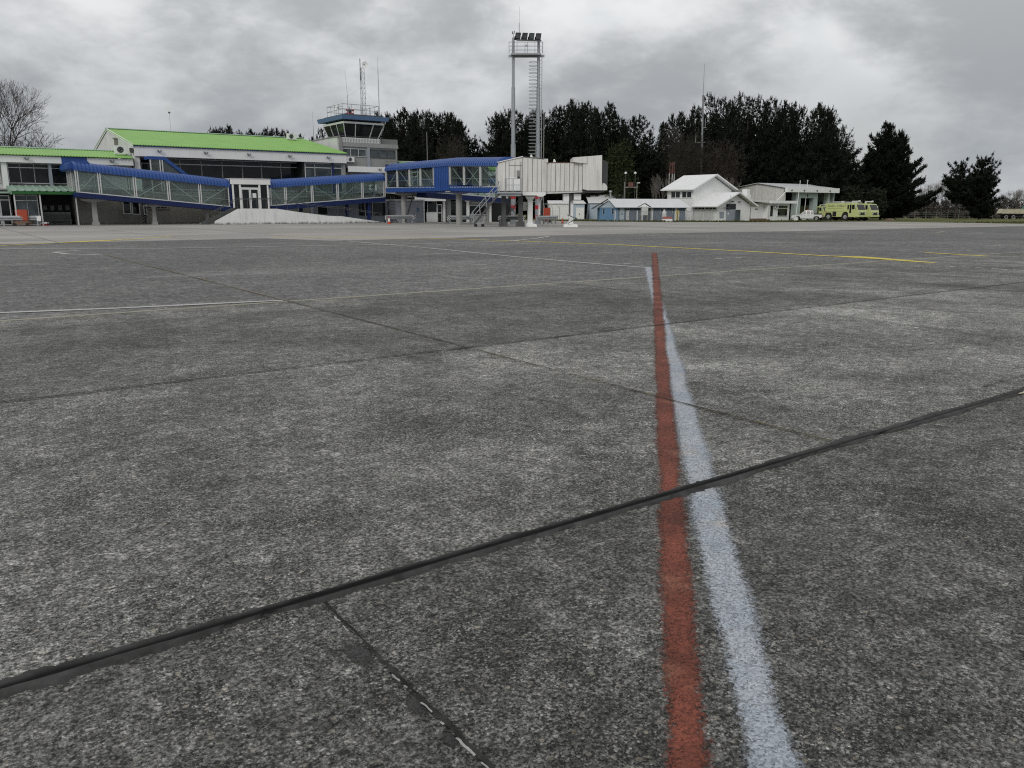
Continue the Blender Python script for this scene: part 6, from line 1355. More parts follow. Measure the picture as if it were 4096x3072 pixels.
lettering('side_lettering', 'DGAC - CHILE', .52, (-2.75, -yw-.006, 2.55), ft, M['letter'], .98)
mb = MB()
for x0, x1 in ((-2.7, -2.1), (-2.0, -1.2), (-1.1, -.85), (-.75, .25)): mb.box(x0, x1, -yw-.009, -yw-.004, 2.24, 2.33)
part('faded_stripe', mb, M['faint_letter'], ft)
lettering('side_number', '2', .45, (.72, -yw-.006, 2.62), ft, M['letter']); lettering('side_number', '2', .62, (-3.33, -yw-.006, 2.42), ft, M['letter'], .8)
copy_thing(ft, tuple(W(145.3, 88.8, gz(145))), None, 'lime yellow airport fire truck parked behind and right of the lettered one')
copy_thing(ft, tuple(W(148.1, 100.2, gz(146)+.04)), None, 'lime yellow fire vehicle standing in the bay, mostly hidden behind the lettered truck', (.9, .9, .84))

xq = hY(3228, 881, 150)[0]; hd = math.atan2(.42, -.907); q = Vector((xq, 150, gzw(xq, 150)))
PS = 1.07
pt = thing('pickup_truck', 'white double cab pickup with a small red roof beacon beside the flagpoles', 'pickup', tuple(q), 'own', None, hd)
pt.scale = (PS,)*3
yw = .86
pb = part('body', MB().prism([(-2.45, .62), (-2.5, 1.02), (-1.05, 1.05), (1.0, 1.05), (1.35, 1.02), (2.35, .90), (2.5, .72), (2.5, .42), (2.05, .36), (2.0, .62), (1.75, .80), (1.35, .80), (1.1, .62), (1.05, .36), (-1.05, .36), (-1.1, .62), (-1.35, .80), (-1.75, .80), (-2.0, .62), (-2.05, .45)], -yw, yw), M['car_white'], pt, bevel=.035)
part('cabin', MB().hexa([(-1.05, -yw+.03, 1.055), (1.15, -yw+.03, 1.055), (1.15, yw-.03, 1.055), (-1.05, yw-.03, 1.055)], [(-.92, -yw+.2, 1.70), (.35, -yw+.2, 1.72), (.35, yw-.2, 1.72), (-.92, yw-.2, 1.70)]), M['car_white'], pt, bevel=.03)
def side_glass(x0, x1, xt0, xt1):
    for s in (-1, 1):
        y0, y1 = s*(yw-.025), s*(yw-.165); g = part('side_window', MB().hexa([(x0, y0+s*.012, 1.12), (x1, y0+s*.012, 1.12), (x1, y0-s*.05, 1.12), (x0, y0-s*.05, 1.12)], [(xt0, y1+s*.012, 1.60), (xt1, y1+s*.012, 1.60), (xt1, y1-s*.05, 1.60), (xt0, y1-s*.05, 1.60)]), M['glass'], pt)
side_glass(.2, .93, .2, .42); side_glass(-.45, .08, -.45, .08); side_glass(-.98, -.55, -.87, -.55)
part('windscreen', MB().hexa([(1.10, -.68, 1.09), (1.16, -.68, 1.09), (1.16, .68, 1.09), (1.10, .68, 1.09)], [(.42, -.58, 1.66), (.48, -.58, 1.66), (.48, .58, 1.66), (.42, .58, 1.66)]), M['glass'], pt)
part('rear_window', MB().box(-1.06, -1.0, -.55, .55, 1.15, 1.6), M['glass'], pt); part('load_bed', MB().box(-2.4, -1.15, -.72, .72, 1.03, 1.06), M['dark'], pt); part('bed_cover', MB().box(-2.3, -1.1, -.78, .78, 1.06, 1.22), M['black'], pt)
for x in (-1.55, 1.55):
    for s in (-1, 1): wheel(pt, x, s*(yw-.12), .37, .24, s, .6)
for s in (-1, 1): part('tail_lamp', MB().box(-2.51, -2.42, s*yw-.08 if s > 0 else s*yw-.012, s*yw+.012 if s > 0 else s*yw+.08, .70, .98), M['sign_red'], pt); part('mirror', MB().box(.85, 1.0, s*(yw+.12)-.08, s*(yw+.12)+.08, 1.08, 1.24), M['car_white'], pt)
part('door_handle', MB().box(-.35, -.2, -yw-.02, yw+.02, .93, .97).box(.35, .5, -yw-.02, yw+.02, .93, .97), M['black'], pt); part('rear_bumper', MB().box(-2.6, -2.45, -.8, .8, .42, .6), M['steel_dark'], pt)
part('beacon', MB().box(-.1, .1, -.45, .45, 1.72, 1.76).tube((0, -.1, 1.76), (0, -.1, 1.9), .09, n=10), M['sign_red'], pt); part('underbody', MB().box(-2.0, 2.0, -.6, .6, .25, .42), M['black'], pt)

# tipper truck at the right edge
YD = 262; xd = hY(4085, 850, YD)[0]; gd_ = gzw(xd, YD)+.05
dt = thing('dump_truck', 'old cream and rust tipper truck on the grass, cut by the right edge', 'dump truck', (xd, YD, gd_), 'own')
part('tipper_bed', MB().prism([(-7.3, 1.75), (-6.6, 3.15), (1.0, 3.05), (1.0, 1.65), (-6.7, 1.65)], -1.2, 1.2).box(-6.6, 1.0, -1.26, 1.26, 2.98, 3.14).box(-6.9, 1.0, -1.26, 1.26, 1.65, 1.85), M['dump_bed'], dt, bevel=.03)
part('bed_ribs', MB().bar((-6.55, -1.28, 3.1), (-6.95, -1.28, 1.7), .22, .1).bar((.9, -1.28, 3.05), (.9, -1.28, 1.7), .15, .1), M['dump_bed'], dt)
part('cab_guard', MB().prism([(.4, 3.05), (1.0, 3.05), (1.6, 3.95), (3.2, 4.1), (3.2, 4.2), (1.3, 4.1)], -1.1, 1.1), M['truck_green'], dt)
part('cab', MB().prism([(1.35, 1.1), (1.55, 3.4), (3.4, 3.55), (3.9, 2.3), (5.2, 2.1), (5.3, 1.0)], -1.15, 1.15), M['white'], dt, bevel=.05); part('cab_window', MB().box(1.9, 3.1, -1.165, -1.152, 2.35, 3.2), M['glass'], dt)
part('chassis', MB().box(-6.2, 5.0, -.6, .6, .75, 1.2).box(-6.6, 1.3, -.9, .9, 1.2, 1.64), M['black'], dt); part('fuel_tank', MB().tube((.2, -.9, .85), (1.7, -.9, .85), .33, n=12), M['galv'], dt)
for x in (-5.3, -3.0, 4.0):
    for s in (-1, 1): wheel(dt, x, s*.95, .58, .34, s, .70, 'steel_dark'); part('tyre_wall_ring', MB().ring((x, s*1.13, .58), .50, .05, 'y', 24, 5), M['hub_white'], dt)
# ---------------------------------------------------------------- vegetation
def mesh_np(name, V, Fq, mat):
    me = bpy.data.meshes.new(name); n = len(V); m = len(Fq); k = Fq.shape[1]
    me.vertices.add(n); me.vertices.foreach_set('co', V.astype(np.float32).ravel())
    me.loops.add(m*k); me.loops.foreach_set('vertex_index', Fq.astype(np.int32).ravel())
    me.polygons.add(m); me.polygons.foreach_set('loop_start', np.arange(0, m*k, k, dtype=np.int32)); me.polygons.foreach_set('loop_total', np.full(m, k, dtype=np.int32))
    me.update(calc_edges=True); me.validate(); me.materials.append(mat); return me
def blades(C, D, ln, wd, rng):
    """Flat blades: centre points C, directions D (unit), length and width arrays -> quads."""
    R = rng.normal(size=C.shape); S = np.cross(D, R); S /= np.linalg.norm(S, axis=1, keepdims=True)+1e-9
    l = ln[:, None]; w = wd[:, None]
    V = np.stack([C-S*w*.5, C+S*w*.5, C+D*l+S*w*.22, C+D*l-S*w*.22], 1).reshape(-1, 3)
    return V, np.arange(len(V)).reshape(-1, 4)
def tube_mesh(segs, n=4):
    """Tapered limbs: list of (p, q, r0, r1)."""
    V = []; Fs = []
    for p, q, r0, r1 in segs:
        d = q-p; L_ = np.linalg.norm(d)
        if L_ < 1e-6: continue
        d = d/L_; u = np.cross(d, [0, 0, 1.]); nu = np.linalg.norm(u); u = np.array([1., 0, 0]) if nu < .05 else u/nu; v = np.cross(d, u); b = len(V)
        for c, r in ((p, r0), (q, r1)):
            for i in range(n): t = 2*math.pi*i/n; V.append(c+(u*math.cos(t)+v*math.sin(t))*r)
        for i in range(n): j = (i+1) % n; Fs.append((b+i, b+j, b+n+j, b+n+i))
    return np.array(V), np.array(Fs)
def tree_thing(name, label, cat, loc, group, crown, trunk, scale=(1, 1, 1), rz=0., cname='crown'):
    t = bpy.data.objects.new(name, None); COL.objects.link(t); t.location = loc; t.scale = scale; t.rotation_euler = (0, 0, rz)
    t['label'] = label; t['category'] = cat
    if group: t['group'] = group
    for nm, me in (('trunk', trunk), (cname, crown)):
        if me is None: continue
        o = bpy.data.objects.new(nm, me); COL.objects.link(o); o.parent = t
    return t
def pine_mesh(seed, Hh=25., R=4.2, base=.10, step=.85, nb=6, droop=.0, top=.55, leaders=1, dens=1.0, flat=False):
    rng = np.random.default_rng(seed); C = []; D = []; LN = []; WD = []; segs = [(np.zeros(3), np.array([0, 0, Hh*.55]), .32, .2), (np.array([0, 0, Hh*.55]), np.array([rng.normal()*.2, rng.normal()*.2, Hh*.97]), .2, .04)]
    tips = [(np.zeros(2), Hh)]
    for k in range(leaders-1): a = rng.uniform(0, 6.28); r = R*rng.uniform(.25, .5); tips.append((np.array([math.cos(a), math.sin(a)])*r, Hh*rng.uniform(.84, .98)))
    def tuft(c, d, s, n):
        for _ in range(n):
            dd = d*.75+rng.normal(size=3)*.62+np.array([0, 0, .30]); dd /= np.linalg.norm(dd)
            C.append(c+rng.normal(size=3)*.14*s); D.append(dd); LN.append(rng.uniform(.42, .78)*s); WD.append(rng.uniform(.12, .24)*s)
    for off, Ht in tips:
        main = Ht == Hh; z = Hh*base if main else Hh*.45
        if not main: segs.append((np.array([0, 0, Hh*.4]), np.array([*off, Ht*.75]), .14, .10)); segs.append((np.array([*off, Ht*.75]), np.array([*off, Ht*.98]), .10, .03))
        while z < Ht-.25:
            t = (z-Hh*base)/(Ht-Hh*base); t = max(0, min(1, t))
            rad_ = (1-t)**top*(.72+.42*math.sin(min(1, t*2.4)*math.pi*.5)) if not flat else (1-t)**.8*(.92+.2*rng.random())
            rl = max(.28, R*rad_*(1. if main else .5)); cx = off*min(1, max(0, z/(Ht*.7)))
            k_ = max(3, int(nb*(.6+.5*(1-t))))
            a0 = rng.uniform(0, 6.28)
            for i in range(k_):
                if rng.random() < .10: continue
                a = a0+6.28*i/k_+rng.normal()*.25; ln = rl*rng.uniform(.45, 1.30); up = (.15+.75*t*t-droop)+rng.normal()*.10
                base_p = np.array([cx[0], cx[1], z+rng.normal()*.2]); dr = np.array([math.cos(a), math.sin(a), 0.])
                tip = base_p+dr*ln+np.array([0, 0, ln*(up+.30)])
                for _ in range(3): C.append(tip+rng.normal(size=3)*.10); D.append(np.array([rng.normal()*.12+dr[0]*.25, rng.normal()*.12+dr[1]*.25, 1.])/1.03); LN.append(rng.uniform(.7, 1.25)); WD.append(rng.uniform(.14, .22))
                prev = base_p; n = max(2, int(ln/.5))
                for j in range(1, n+1):
                    s = j/n; p = base_p+dr*ln*s+np.array([0, 0, ln*(up*s+.30*s*s)])+rng.normal(size=3)*.06
                    if j % 2 == 0 or j == n: segs.append((prev, p, .05*(1.1-s)+.012, .05*(1.05-s)+.010)); prev = p
                    if s < .22 and ln > 1.2: continue
                    w = (.27-.13*t)*min(ln, 4.5)*math.sin(math.pi*min(1, .15+s*.8))**1.2+.08
                    for q in range(max(1, int((1.5+3.4*w)*dens*(1.35 if t < .62 else 1.)))):
                        c = p+np.cross(dr, [0, 0, 1.])*rng.normal()*w+np.array([0, 0, rng.normal()*.16+.05]); d = dr*.8+np.array([0, 0, .45]); tuft(c, d/np.linalg.norm(d), 1.0 if t < .55 else .8, 6 if s < .95 else 9)
            z += step*(.8+.5*rng.random())*(1.25 if t > .6 else 1.)
        for zz in np.arange(Ht-1.6, Ht+.5, .22): tuft(np.array([off[0], off[1], zz]), np.array([0, 0, 1.]), .62, 5)
        C.append(np.array([off[0], off[1], Ht-.1])); D.append(np.array([0, 0, 1.])); LN.append(.9); WD.append(.12)
    V, Q = blades(np.array(C), np.array(D), np.array(LN), np.array(WD), rng)
    tv, tf = tube_mesh(segs, 5)
    return mesh_np('pine_crown', V, Q, M['pine']), mesh_np('pine_trunk', tv, tf, M['bark'])
PINES = [pine_mesh(11, 25, 6.2, .05, nb=8, top=.74), pine_mesh(12, 25, 5.4, .06, nb=8, top=.85), pine_mesh(13, 25, 6.6, .05, nb=8, top=.66, leaders=3), pine_mesh(14, 25, 6.0, .05, nb=8, leaders=4, top=.75), pine_mesh(15, 25, 5.2, .06, nb=8, top=.9, leaders=2), pine_mesh(16, 25, 6.8, .05, nb=8, top=.7, leaders=3)]
rt_ = random.Random(5)
def put_pine(x, y, Y, label, group, v=None, w=1.0, z0=0):
    X_, Z = hY(x, y, Y); g = gzw(X_, Y); k = (Z-g)/25.; c, t = PINES[rt_.randrange(6) if v is None else v]
    ww = w*(.75+.25*k) if k < 1 else w
    tree_thing('pine_tree', label, 'tree', (X_, Y, g-.1), group, c, t, (ww, ww, k), rt_.uniform(0, 6.28))
GA = 'dark pines far behind the green hall roof'
for i, (x, y) in enumerate([(864, 515), (890, 517), (916, 512), (960, 529), (1002, 526), (1019, 536), (1051, 533), (1064, 521), (1088, 518), (1106, 517), (1129, 523), (1149, 526), (1170, 539), (1202, 540), (1250, 551), (1287, 521)]):
    put_pine(x, y, 212+rt_.uniform(-6, 6), 'dark pine top showing above the ridge of the lime green hall roof', GA, None, .8)
GB = 'dark pines in the stand between the control tower and the floodlight gantry'
for i, (x, y) in enumerate([(1508, 450), (1548, 455), (1577, 463), (1603, 455), (1617, 443), (1656, 455), (1690, 448), (1717, 452), (1743, 460), (1769, 458), (1791, 457), (1806, 462), (1824, 482), (1834, 488), (1853, 511)]):
    lab = {1690: 'dark pine just left of the middle of the stand right of the control tower', 1853: 'lower outermost dark pine at the right end of the stand beside the control tower', 1617: 'spire topped dark pine close to the right edge of the control tower cab'}.get(x, 'dark pine inside the dense stand right of the control tower')
    put_pine(x, y, 163+rt_.uniform(-7, 9), lab, GB, None, .95 if x > 1840 else .8)
GC = 'dark pines in the stand behind the floodlight gantry and the jet bridge'
for i, (x, y) in enumerate([(1984, 468), (2008, 465), (2035, 443), (2079, 458), (2111, 483), (2137, 450), (2170, 450), (2217, 437), (2239, 437), (2257, 433), (2287, 411), (2328, 417), (2343, 425), (2378, 433), (2389, 440), (2412, 456), (2442, 425), (2486, 478)]):
    lab = {1984: 'leftmost dark pine of the stand behind the floodlight gantry', 2287: 'tallest dark pine right of the caged ladder of the floodlight gantry', 2442: 'separate tall dark pine above the cabin end of the jet bridge'}.get(x, 'dark pine inside the dense stand behind the floodlight gantry and jet bridge')
    put_pine(x, y, 168+rt_.uniform(-8, 9), lab, GC, None, .85 if x not in (1984, 2442) else 1.0)
GD = 'dark pines in the tall stand behind the white house and fire station'
for i, (x, y) in enumerate([(2535, 480), (2560, 468), (2603, 528), (2690, 470), (2725, 460), (2771, 436), (2789, 444), (2845, 389), (2886, 404), (2920, 409), (2954, 389), (2997, 396), (3028, 399), (3069, 406), (3097, 402), (3141, 417), (3168, 419), (3205, 438), (3252, 444), (3279, 425), (3299, 431), (3333, 497), (3367, 514), (3386, 566), (3415, 640)]):
    lab = {2560: 'spiky dark pine standing alone above the olive trees left of the telecom mast', 2845: 'tall dark pine just right of the tall telecom mast', 3415: 'lowest dark pine at the right end of the tall stand beside the fire trucks', 3367: 'dark pine leaning out on the right shoulder of the tall stand'}.get(x, 'dark pine inside the tall dense stand behind the white house and fire station')
    put_pine(x, y, 182+rt_.uniform(-8, 9) if x > 2650 else 165, lab, GD, None, .9 if x < 3300 else .95)
# broad pines standing apart
wide = pine_mesh(31, 20.5, 9.4, .03, .85, 14, droop=.14, top=.75, leaders=3, dens=2.0, flat=True)
X_, Z = hY(3556, 508, 192); g = gzw(X_, 192); tree_thing('pine_tree', 'broad dark pine standing alone right of the fire trucks', 'tree', (X_, 192, g), None, wide[0], wide[1], (1.0, 1.0, (Z-g)/20.5), 1.0)
wd2 = pine_mesh(32, 17, 4.3, .04, .9, 9, top=.45, leaders=2, dens=2.0)
X_, Z = hY(3945, 633, 232); g = gzw(X_, 232); tree_thing('pine_tree', 'full dark pine at the far right above the tipper truck', 'tree', (X_, 232, g), None, wd2[0], wd2[1], (1.0, 1.0, (Z-g)/17), .4)
wd3 = pine_mesh(33, 15, 3.9, .30, 1.2, 6, top=.5, leaders=3, dens=1.8)
X_, Z = hY(3845, 652, 231); g = gzw(X_, 231); tree_thing('pine_tree', 'gappy dark pine leaning left beside the full one at the far right', 'tree', (X_, 231, g), None, wd3[0], wd3[1], (1.15, 1.0, (Z-g)/15), 2.2)

# leafy trees and bushes
def bush_mesh(seed, n=5200, lobes=9, size=.30, mat='leaf_olive', shape=1.0, twig=0.0):
    """Crown about 1 wide (radius) and 1 high, made of leaf sprays on several lobes; gaps stay between them."""
    rng = np.random.default_rng(seed); cs = []
    for i in range(lobes):
        a = rng.uniform(0, 6.28); r = rng.uniform(.15, .66)*shape; cs.append((math.cos(a)*r, math.sin(a)*r, rng.uniform(.28, .78), rng.uniform(.22, .40)))
    cs.append((0, 0, .62, .42)); cs = np.array(cs); idx = rng.integers(0, len(cs), n)
    d = rng.normal(size=(n, 3)); d /= np.linalg.norm(d, axis=1, keepdims=True); rr = cs[idx, 3][:, None]*(.55+.48*rng.random((n, 1))**.6)
    P = cs[idx, :3]+d*rr*np.array([1, 1, .85]); keep = P[:, 2] > .02; P = P[keep]; d = d[keep]; m = len(P)
    dd = d*.6+rng.normal(size=(m, 3))*.6+np.array([0, 0, .25]); dd /= np.linalg.norm(dd, axis=1, keepdims=True)
    return P, dd, rng, cs
def bush_thing(name, label, cat, group, x, y, Y, width, seed, mat, leaf=.34, n=5200, twig=False, base=None):
    X_, Z = hY(x, y, Y); g = gzw(X_, Y); Hh = Z-g
    P, dd, rng, cs = bush_mesh(seed, n)
    P = P*np.array([width, width, Hh]); m = len(P)
    ln = rng.uniform(.6, 1.2, m)*leaf*(1.7 if twig else 1.); wd = rng.uniform(.35, .6, m)*leaf*(.28 if twig else 1.)
    V, Q = blades(P, dd, ln, wd, rng); segs = [(np.zeros(3), np.array([0, 0, Hh*.35]), .035*Hh*.5+.04, .025*Hh*.5+.03)]
    for c in cs:
        q = c[:3]*np.array([width, width, Hh]); segs.append((np.array([0, 0, Hh*.28]), q*.6+np.array([0, 0, Hh*.05]), .07, .05)); segs.append((q*.6+np.array([0, 0, Hh*.05]), q, .05, .02))
        for _ in range(5): e = q+rng.normal(size=3)*c[3]*np.array([width, width, Hh])*.5; segs.append((q*.8, e, .03, .01))
    tv, tf = tube_mesh(segs, 4)
    return tree_thing(name, label, cat, (X_, Y, g-.05), group, mesh_np(name+'_crown', V, Q, M[mat]), mesh_np(name+'_trunk', tv, tf, M['bark']), rz=0., cname='crown')
GE = 'leafy trees in front of the pines'
for (x, y, Y, w, sd, mt_, lab, tw) in [
    (2475, 560, 158, 4.6, 41, 'leaf_olive', 'rounded olive green tree behind the cabin end of the jet bridge', False),
    (2540, 640, 176, 4.6, 42, 'leaf_dark', 'dark olive tree behind the blue hut roof and the lamp frame', False),
    (2618, 590, 178, 4.0, 43, 'leaf_dark', 'dark leafy tree left of the tall house behind the bare birches', False),
    (2700, 500, 170, 6.2, 44, 'leaf_brown', 'big grey brown twiggy tree behind the roof of the white house', True),
    (2780, 530, 158, 5.6, 45, 'leaf_brown', 'brown twiggy tree just left of the tall telecom mast', True),
    (2900, 540, 160, 5.2, 46, 'leaf_brown', 'brown twiggy tree just right of the tall telecom mast', True),
    (1830, 565, 142, 4.2, 47, 'leaf_brown', 'brown twiggy tree above the ribbed boarding corridor roof', True),
    (2170, 560, 160, 3.6, 48, 'leaf_olive', 'olive tree peeping over the jet bridge tunnel behind the ladder', False),
    (2290, 620, 184, 4.2, 49, 'leaf_dark', 'low dark tree behind the jet bridge cabin roof', False),
    (2390, 690, 178, 5.0, 50, 'leaf_dark', 'low dark bushy tree below the jet bridge cabin beside the sheds', False),
    (2600, 700, 176, 4.2, 51, 'leaf_dark', 'low dark bushy tree directly behind the blue hut roof', False)]:
    bush_thing('leafy_tree', lab, 'tree', GE, x, y, Y, w, sd, mt_, .42, 5600, tw)
GF = 'dark undergrowth along the foot of the pines'
for i in range(26):
    x = 1560+i*76; Y = 176+rt_.uniform(-4, 6)
    bush_thing('shrub', 'dark shrub in the undergrowth at the foot of the pine stands', 'shrub', GF, x, 745+rt_.uniform(-40, 25), Y, rt_.uniform(4., 5.5), 60+i, 'leaf_dark', .6, 2600)
GG = 'grey bushes along the far field edge'
for i, (x, y, w) in enumerate([(3700, 790, 3.2), (3740, 806, 2.8), (3795, 782, 3.4), (3850, 775, 3.0), (3895, 800, 3.4), (3930, 815, 3.0), (3660, 812, 2.6), (4045, 790, 4.6), (4090, 795, 4.4), (3990, 820, 3.2)]):
    bush_thing('shrub', 'rounded dark grey bush in the row at the far edge of the field', 'shrub', GG, x, y, 288+rt_.uniform(-6, 6), w*1.2, 90+i, 'leaf_grey', .5, 2600)
for i in range(18):
    x = 3470+i*36; bush_thing('shrub', 'low dark scrub along the wire fence at the far grass edge', 'shrub', 'low scrub along the far fence', x, 848+rt_.uniform(-9, 8), 274+rt_.uniform(-5, 4), rt_.uniform(2.2, 3.4), 120+i, 'leaf_grey' if i % 3 else 'leaf_dark', .42, 1500)

# bare trees
def bare_mesh(seed, Hh, spread=.55, depth=6, lean=(0, 0), mat='bark', r0=.03, twigs=3, forks=3, up=.25):
    rng = np.random.default_rng(seed); trunk = []; fine = []
    def grow(p, d, ln, r, lv):
        n = 3; q = p
        for i in range(n):
            d = d+rng.normal(size=3)*.10+np.array([0, 0, up*.12]); d /= np.linalg.norm(d); e = q+d*ln/n; (trunk if lv < 2 else fine).append((q, e, r*(1-.12*i), r*(1-.12*(i+1))))
            if lv >= 2 and lv < depth and rng.random() < .6:
                s = d+rng.normal(size=3)*.7; s /= np.linalg.norm(s); grow(e, s, ln*.55, r*.45, min(lv+2, depth))
            q = e
        if lv >= depth: return
        for i in range(forks if lv else forks+1):
            ax = rng.normal(size=3); ax -= d*ax.dot(d); ax /= np.linalg.norm(ax)+1e-9; s = d+ax*rng.uniform(.35, .95)*spread*1.6+np.array([0, 0, up]); s /= np.linalg.norm(s); grow(q, s, ln*rng.uniform(.62, .88), r*rng.uniform(.52, .68), lv+1)
    grow(np.zeros(3), np.array([lean[0], lean[1], 1.]), Hh*.27, Hh*r0*.6, 0)
    tv, tf = tube_mesh(trunk, 6); fv, ff = tube_mesh([(p, q, max(a, .016), max(b, .011)) for p, q, a, b in fine], 3)
    k = Hh/max(tv[:, 2].max(), fv[:, 2].max()); return mesh_np('bare_twigs', fv*k, ff, M[mat]), mesh_np('bare_trunk', tv*k, tf, M[mat])
def bare(label, x, y, Y, Hh, seed, mat='bark', group=None, spread=.55, depth=5, rz=0., sx=1., r0=.03, forks=3, lean=(0, 0)):
    X_ = hY(x, y, Y)[0]; g = gzw(X_, Y); c, t = bare_mesh(seed, Hh, spread, depth, lean, mat, r0, forks=forks); return tree_thing('bare_tree', label, 'tree', (X_, Y, g), group, c, t, (sx, sx, 1), rz, 'branches')
Z = hY(40, 252, 118)[1]
bare('big leafless tree with fine twigs rising behind the left terminal wing', 22, 600, 118, Z, 5, 'bark', None, .50, 6, 1.0, 1.0, .022)
bare('smaller leafless tree with a slanting stem behind the left terminal wing roof', 128, 600, 121, hY(180, 505, 121)[1], 9, 'bark', None, .7, 5, .3, 1.2, .018)
GB2 = 'pale bare birches left of the white house'
for i, (x, y, Hs) in enumerate([(2655, 690, 0), (2632, 715, 1), (2612, 730, 2), (2676, 705, 3)]): bare('thin pale leafless birch between the blue hut and the white house', x, y, 140+i*1.5, hY(x, y, 140)[1]-gzw(20, 140), 20+i, 'bark_pale', GB2, .38, 4, i, .8, .016)
for i, (x, y) in enumerate([(2835, 690), (2860, 700), (2930, 700)]): bare('thin pale leafless sapling behind the roof of the white house', x, y, 143, hY(x, y, 143)[1]-gzw(20, 143), 30+i, 'bark_pale', 'bare saplings behind the white house', .4, 4, i, .8, .014)
GH = 'pale bare trees far behind the grey bushes'
for i, (x, y) in enumerate([(3690, 745), (3722, 728), (3757, 712), (3790, 722), (3822, 738), (3858, 726), (3895, 742), (3670, 760), (4060, 752), (4085, 748), (4042, 765)]):
    bare('pale leafless tree in the far row behind the grey bushes at the right', x, y, 330, hY(x, y, 330)[1]-gzw(150, 330), 50+i, 'bark_far', GH, .42, 5, i, 1.1, .012, 3)
# rough grass tufts along the field edge
rng = np.random.default_rng(4); n = 9000
a = rng.uniform(75, 290, n); X = []; P = []
for i in range(n):
    e = interp(a[i], EDGE) if a[i] < 133 else 40; P.append((a[i], e+rng.uniform(.1, 26 if a[i] > 130 else 5), 0))
P = np.array(P); P[:, 2] = [gz(q)-.04 for q in P[:, 0]]; dd = rng.normal(size=(n, 3))*.35+np.array([0, 0, 1.]); dd /= np.linalg.norm(dd, axis=1, keepdims=True)
V, Q = blades(P, dd, rng.uniform(.12, .34, n), rng.uniform(.10, .25, n), rng)
mg = foliage('rough_grass', (.075, .085, .03), .35)
o = bpy.data.objects.new('rough_grass', mesh_np('rough_grass', V, Q, mg)); COL.objects.link(o); o.rotation_euler = (0, 0, TH); o['kind'] = 'stuff'; o['label'] = 'rough uncut grass along the far edge of the apron'; o['category'] = 'grass'

# ---------------------------------------------------------------- masts and poles among the trees
YT = 165; X1, Z1 = hY(2818, 254, YT); X2, Z2 = hY(2813, 380, YT); X3, Z3 = hY(2810, 706, YT); g = gzw(X3, YT)
tm = thing('telecom_mast', 'tall slim red and white telecom mast with whip top behind the white house', 'mast', (X3, YT, g), 'xy')
mb = lattice(MB(), (X3, YT, g), (X2, YT, Z2), .20, .15, .9, .028); part('lattice', mb, M['galv'], tm)
n = 6
for i in range(n):
    if i % 2: q0 = Vector((X3, YT, g)).lerp(Vector((X2, YT, Z2)), i/n); q1 = Vector((X3, YT, g)).lerp(Vector((X2, YT, Z2)), (i+1)/n); part('red_section', MB().tube(q0, q1, .085, .085, 6), M['rust'], tm)
    else: q0 = Vector((X3, YT, g)).lerp(Vector((X2, YT, Z2)), i/n); q1 = Vector((X3, YT, g)).lerp(Vector((X2, YT, Z2)), (i+1)/n); part('white_section', MB().tube(q0, q1, .08, .08, 6), M['white_dirty'], tm)
part('whip', MB().tube((X2, YT, Z2), (X1, YT, Z1), .07, .035, 6), M['galv'], tm)
mb = MB()
for (xa, ya, yb) in ((2784, 536, 571), (2822, 474, 512)):
    xx, zt_ = hY(xa, ya, YT); zb_ = hY(xa, yb, YT)[1]; mb.tube((xx, YT, zt_), (xx, YT, zb_), .05, n=5); mb.tube((xx, YT, zb_), (X3+.2, YT, zb_+.1), .05, n=5)
part('dipole_arm', mb, M['galv'], tm)
X4 = hY(2689, 700, 150)[0]; g = gzw(X4, 150)
lt = thing('lattice_mast', 'short red and white three legged lattice mast left of the white house roof', 'mast', (X4, 150, g), 'xy')
zc = hY(2689, 693, 150)[1]; z7 = hY(2689, 648, 150)[1]
mb = MB()
for s in (-.45, 0, .45): mb.tube((X4+s, 150+abs(s), g), (X4+s, 150+abs(s), zc), .07, n=5)
part('white_legs', mb, M['white_dirty'], lt); part('red_lattice', lattice(MB(), (X4, 150.2, zc), (X4, 150.2, z7), .5, .42, .5, .05), M['rust'], lt)
def lamp_pole(label, x, yt, yb, Y, head):
    q, zt_ = hY(x, yt, Y); g = gzw(q, Y); t = thing('lamp_pole', label, 'lamp pole', (q, Y, g), 'xy', 'thin lamp poles behind the blue hut')
    part('pole', MB().tube((q, Y, g), (q, Y, zt_), .07, .05, 6), M['steel_dark'], t)
    part('lamp_head', MB().lathe((q, Y, zt_), [(.03, 0), (.22, .1), (.22, .3), (.05, .42)], 10), M['white'], t); return t
lamp_pole('thin lamp pole with white head at the left behind the blue hut', 2503, 697, 800, 143, 1); lamp_pole('thin lamp pole with white head right of the other behind the blue hut', 2541, 697, 800, 143, 1)
q0, z0 = hY(2498, 749, 141); q1, z1 = hY(2548, 749, 141); g = gzw(q0, 141)
pf = thing('pole_frame', 'two pole frame carrying a small dark red cabinet behind the blue hut', 'frame', ((q0+q1)/2, 141, g), 'xy')
for q, yy in ((q0, 728), (q1, 732)): part('pole', MB().tube((q, 141, g), (q, 141, hY(2500, yy, 141)[1]), .08, n=6), M['wood_grey'], pf)
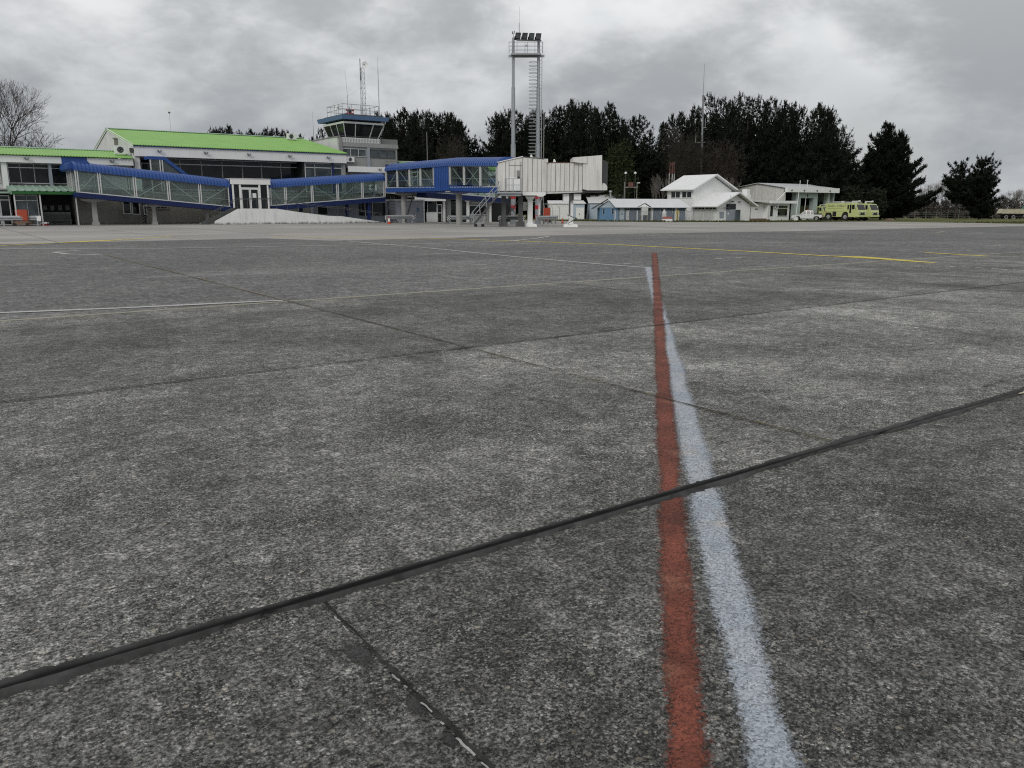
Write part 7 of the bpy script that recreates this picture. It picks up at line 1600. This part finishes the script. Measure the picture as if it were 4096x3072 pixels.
part('crossbar', MB().box(q0-.1, q1+.1, 140.85, 141.0, z0-.1, z0+.08), M['wood_grey'], pf); qa, za = hY(2513, 730, 141); qb, zb = hY(2532, 747, 141); part('cabinet', MB().box(qa, qb, 140.7, 141.0, zb, za), M['rust'], pf); part('street_lamp_head', MB().box(q1-.05, q1+.5, 140.9, 141.1, hY(2500, 733, 141)[1], hY(2500, 730, 141)[1]), M['white'], pf)
X5, Z5 = hY(1707, 527, 128); solo('thin_pole', MB().tube((X5, 128, gzw(X5, 128)), (X5, 128, Z5), .09, .05, 6), M['wood_grey'], 'thin dark pole rising behind the ribbed boarding corridor', 'pole', (X5, 128, gzw(X5, 128)), 'xy')
# platform railing on the far roof by the tower
rg = thing('roof_platform', 'dark railed roof platform right of the control tower above the corridor', 'platform', tuple(W(47.5, 91, 5.6)), 'ab'); ORG[rg.name] = Vector((47.5, 91, 5.6)); rg.location = W(47.5, 91, 5.6)
mb = MB()
for z in (6.5, 7.0): mb.path([(45.6, 89.5, z), (50.6, 89.5, z), (50.6, 93, z)], .035, 5)
for a_ in (45.6, 46.5, 47.5, 48.5, 49.5, 50.6): mb.tube((a_, 89.5, 5.9), (a_, 89.5, 7.0), .03, n=5)
part('railing', mb, M['wood_grey'], rg); part('deck', MB().box(45.5, 50.7, 89.3, 93.2, 5.72, 5.9), M['steel_dark'], rg)
# field fence posts at the far right
ff_ = thing('field_fence', 'row of thin pale posts with wire across the far grass edge at the right', 'fence', (hY(3700, 870, 266)[0], 266, gzw(110, 266)), 'xy')
px_ = [3535, 3619, 3662, 3706, 3749, 3794, 3838, 3882, 3929, 3974, 4018, 4062]
for x in px_: q, z = hY(x, 838, 266); part('post', MB().tube((q, 266, gzw(q, 266)), (q, 266, z), .06, .05, 6), M['wood_grey'], ff_)
qa = hY(3500, 850, 266)[0]; qb = hY(4110, 850, 266)[0]; mb = MB()
for h in (.6, 1.2, 1.8): mb.tube((qa, 266, gzw(qa, 266)+h), (qb, 266, gzw(qb, 266)+h), .015, n=3)
part('wire', mb, M['galv'], ff_)
q = px(3556, 881); solo('earth_mound', MB().lathe((0, 0, 0), [(1.3, -.05), (1.0, .18), (.55, .36), (.1, .42)], 12), M['brown'], 'small dark earth mound on the grass right of the fire trucks', 'mound', tuple(q), 'own')
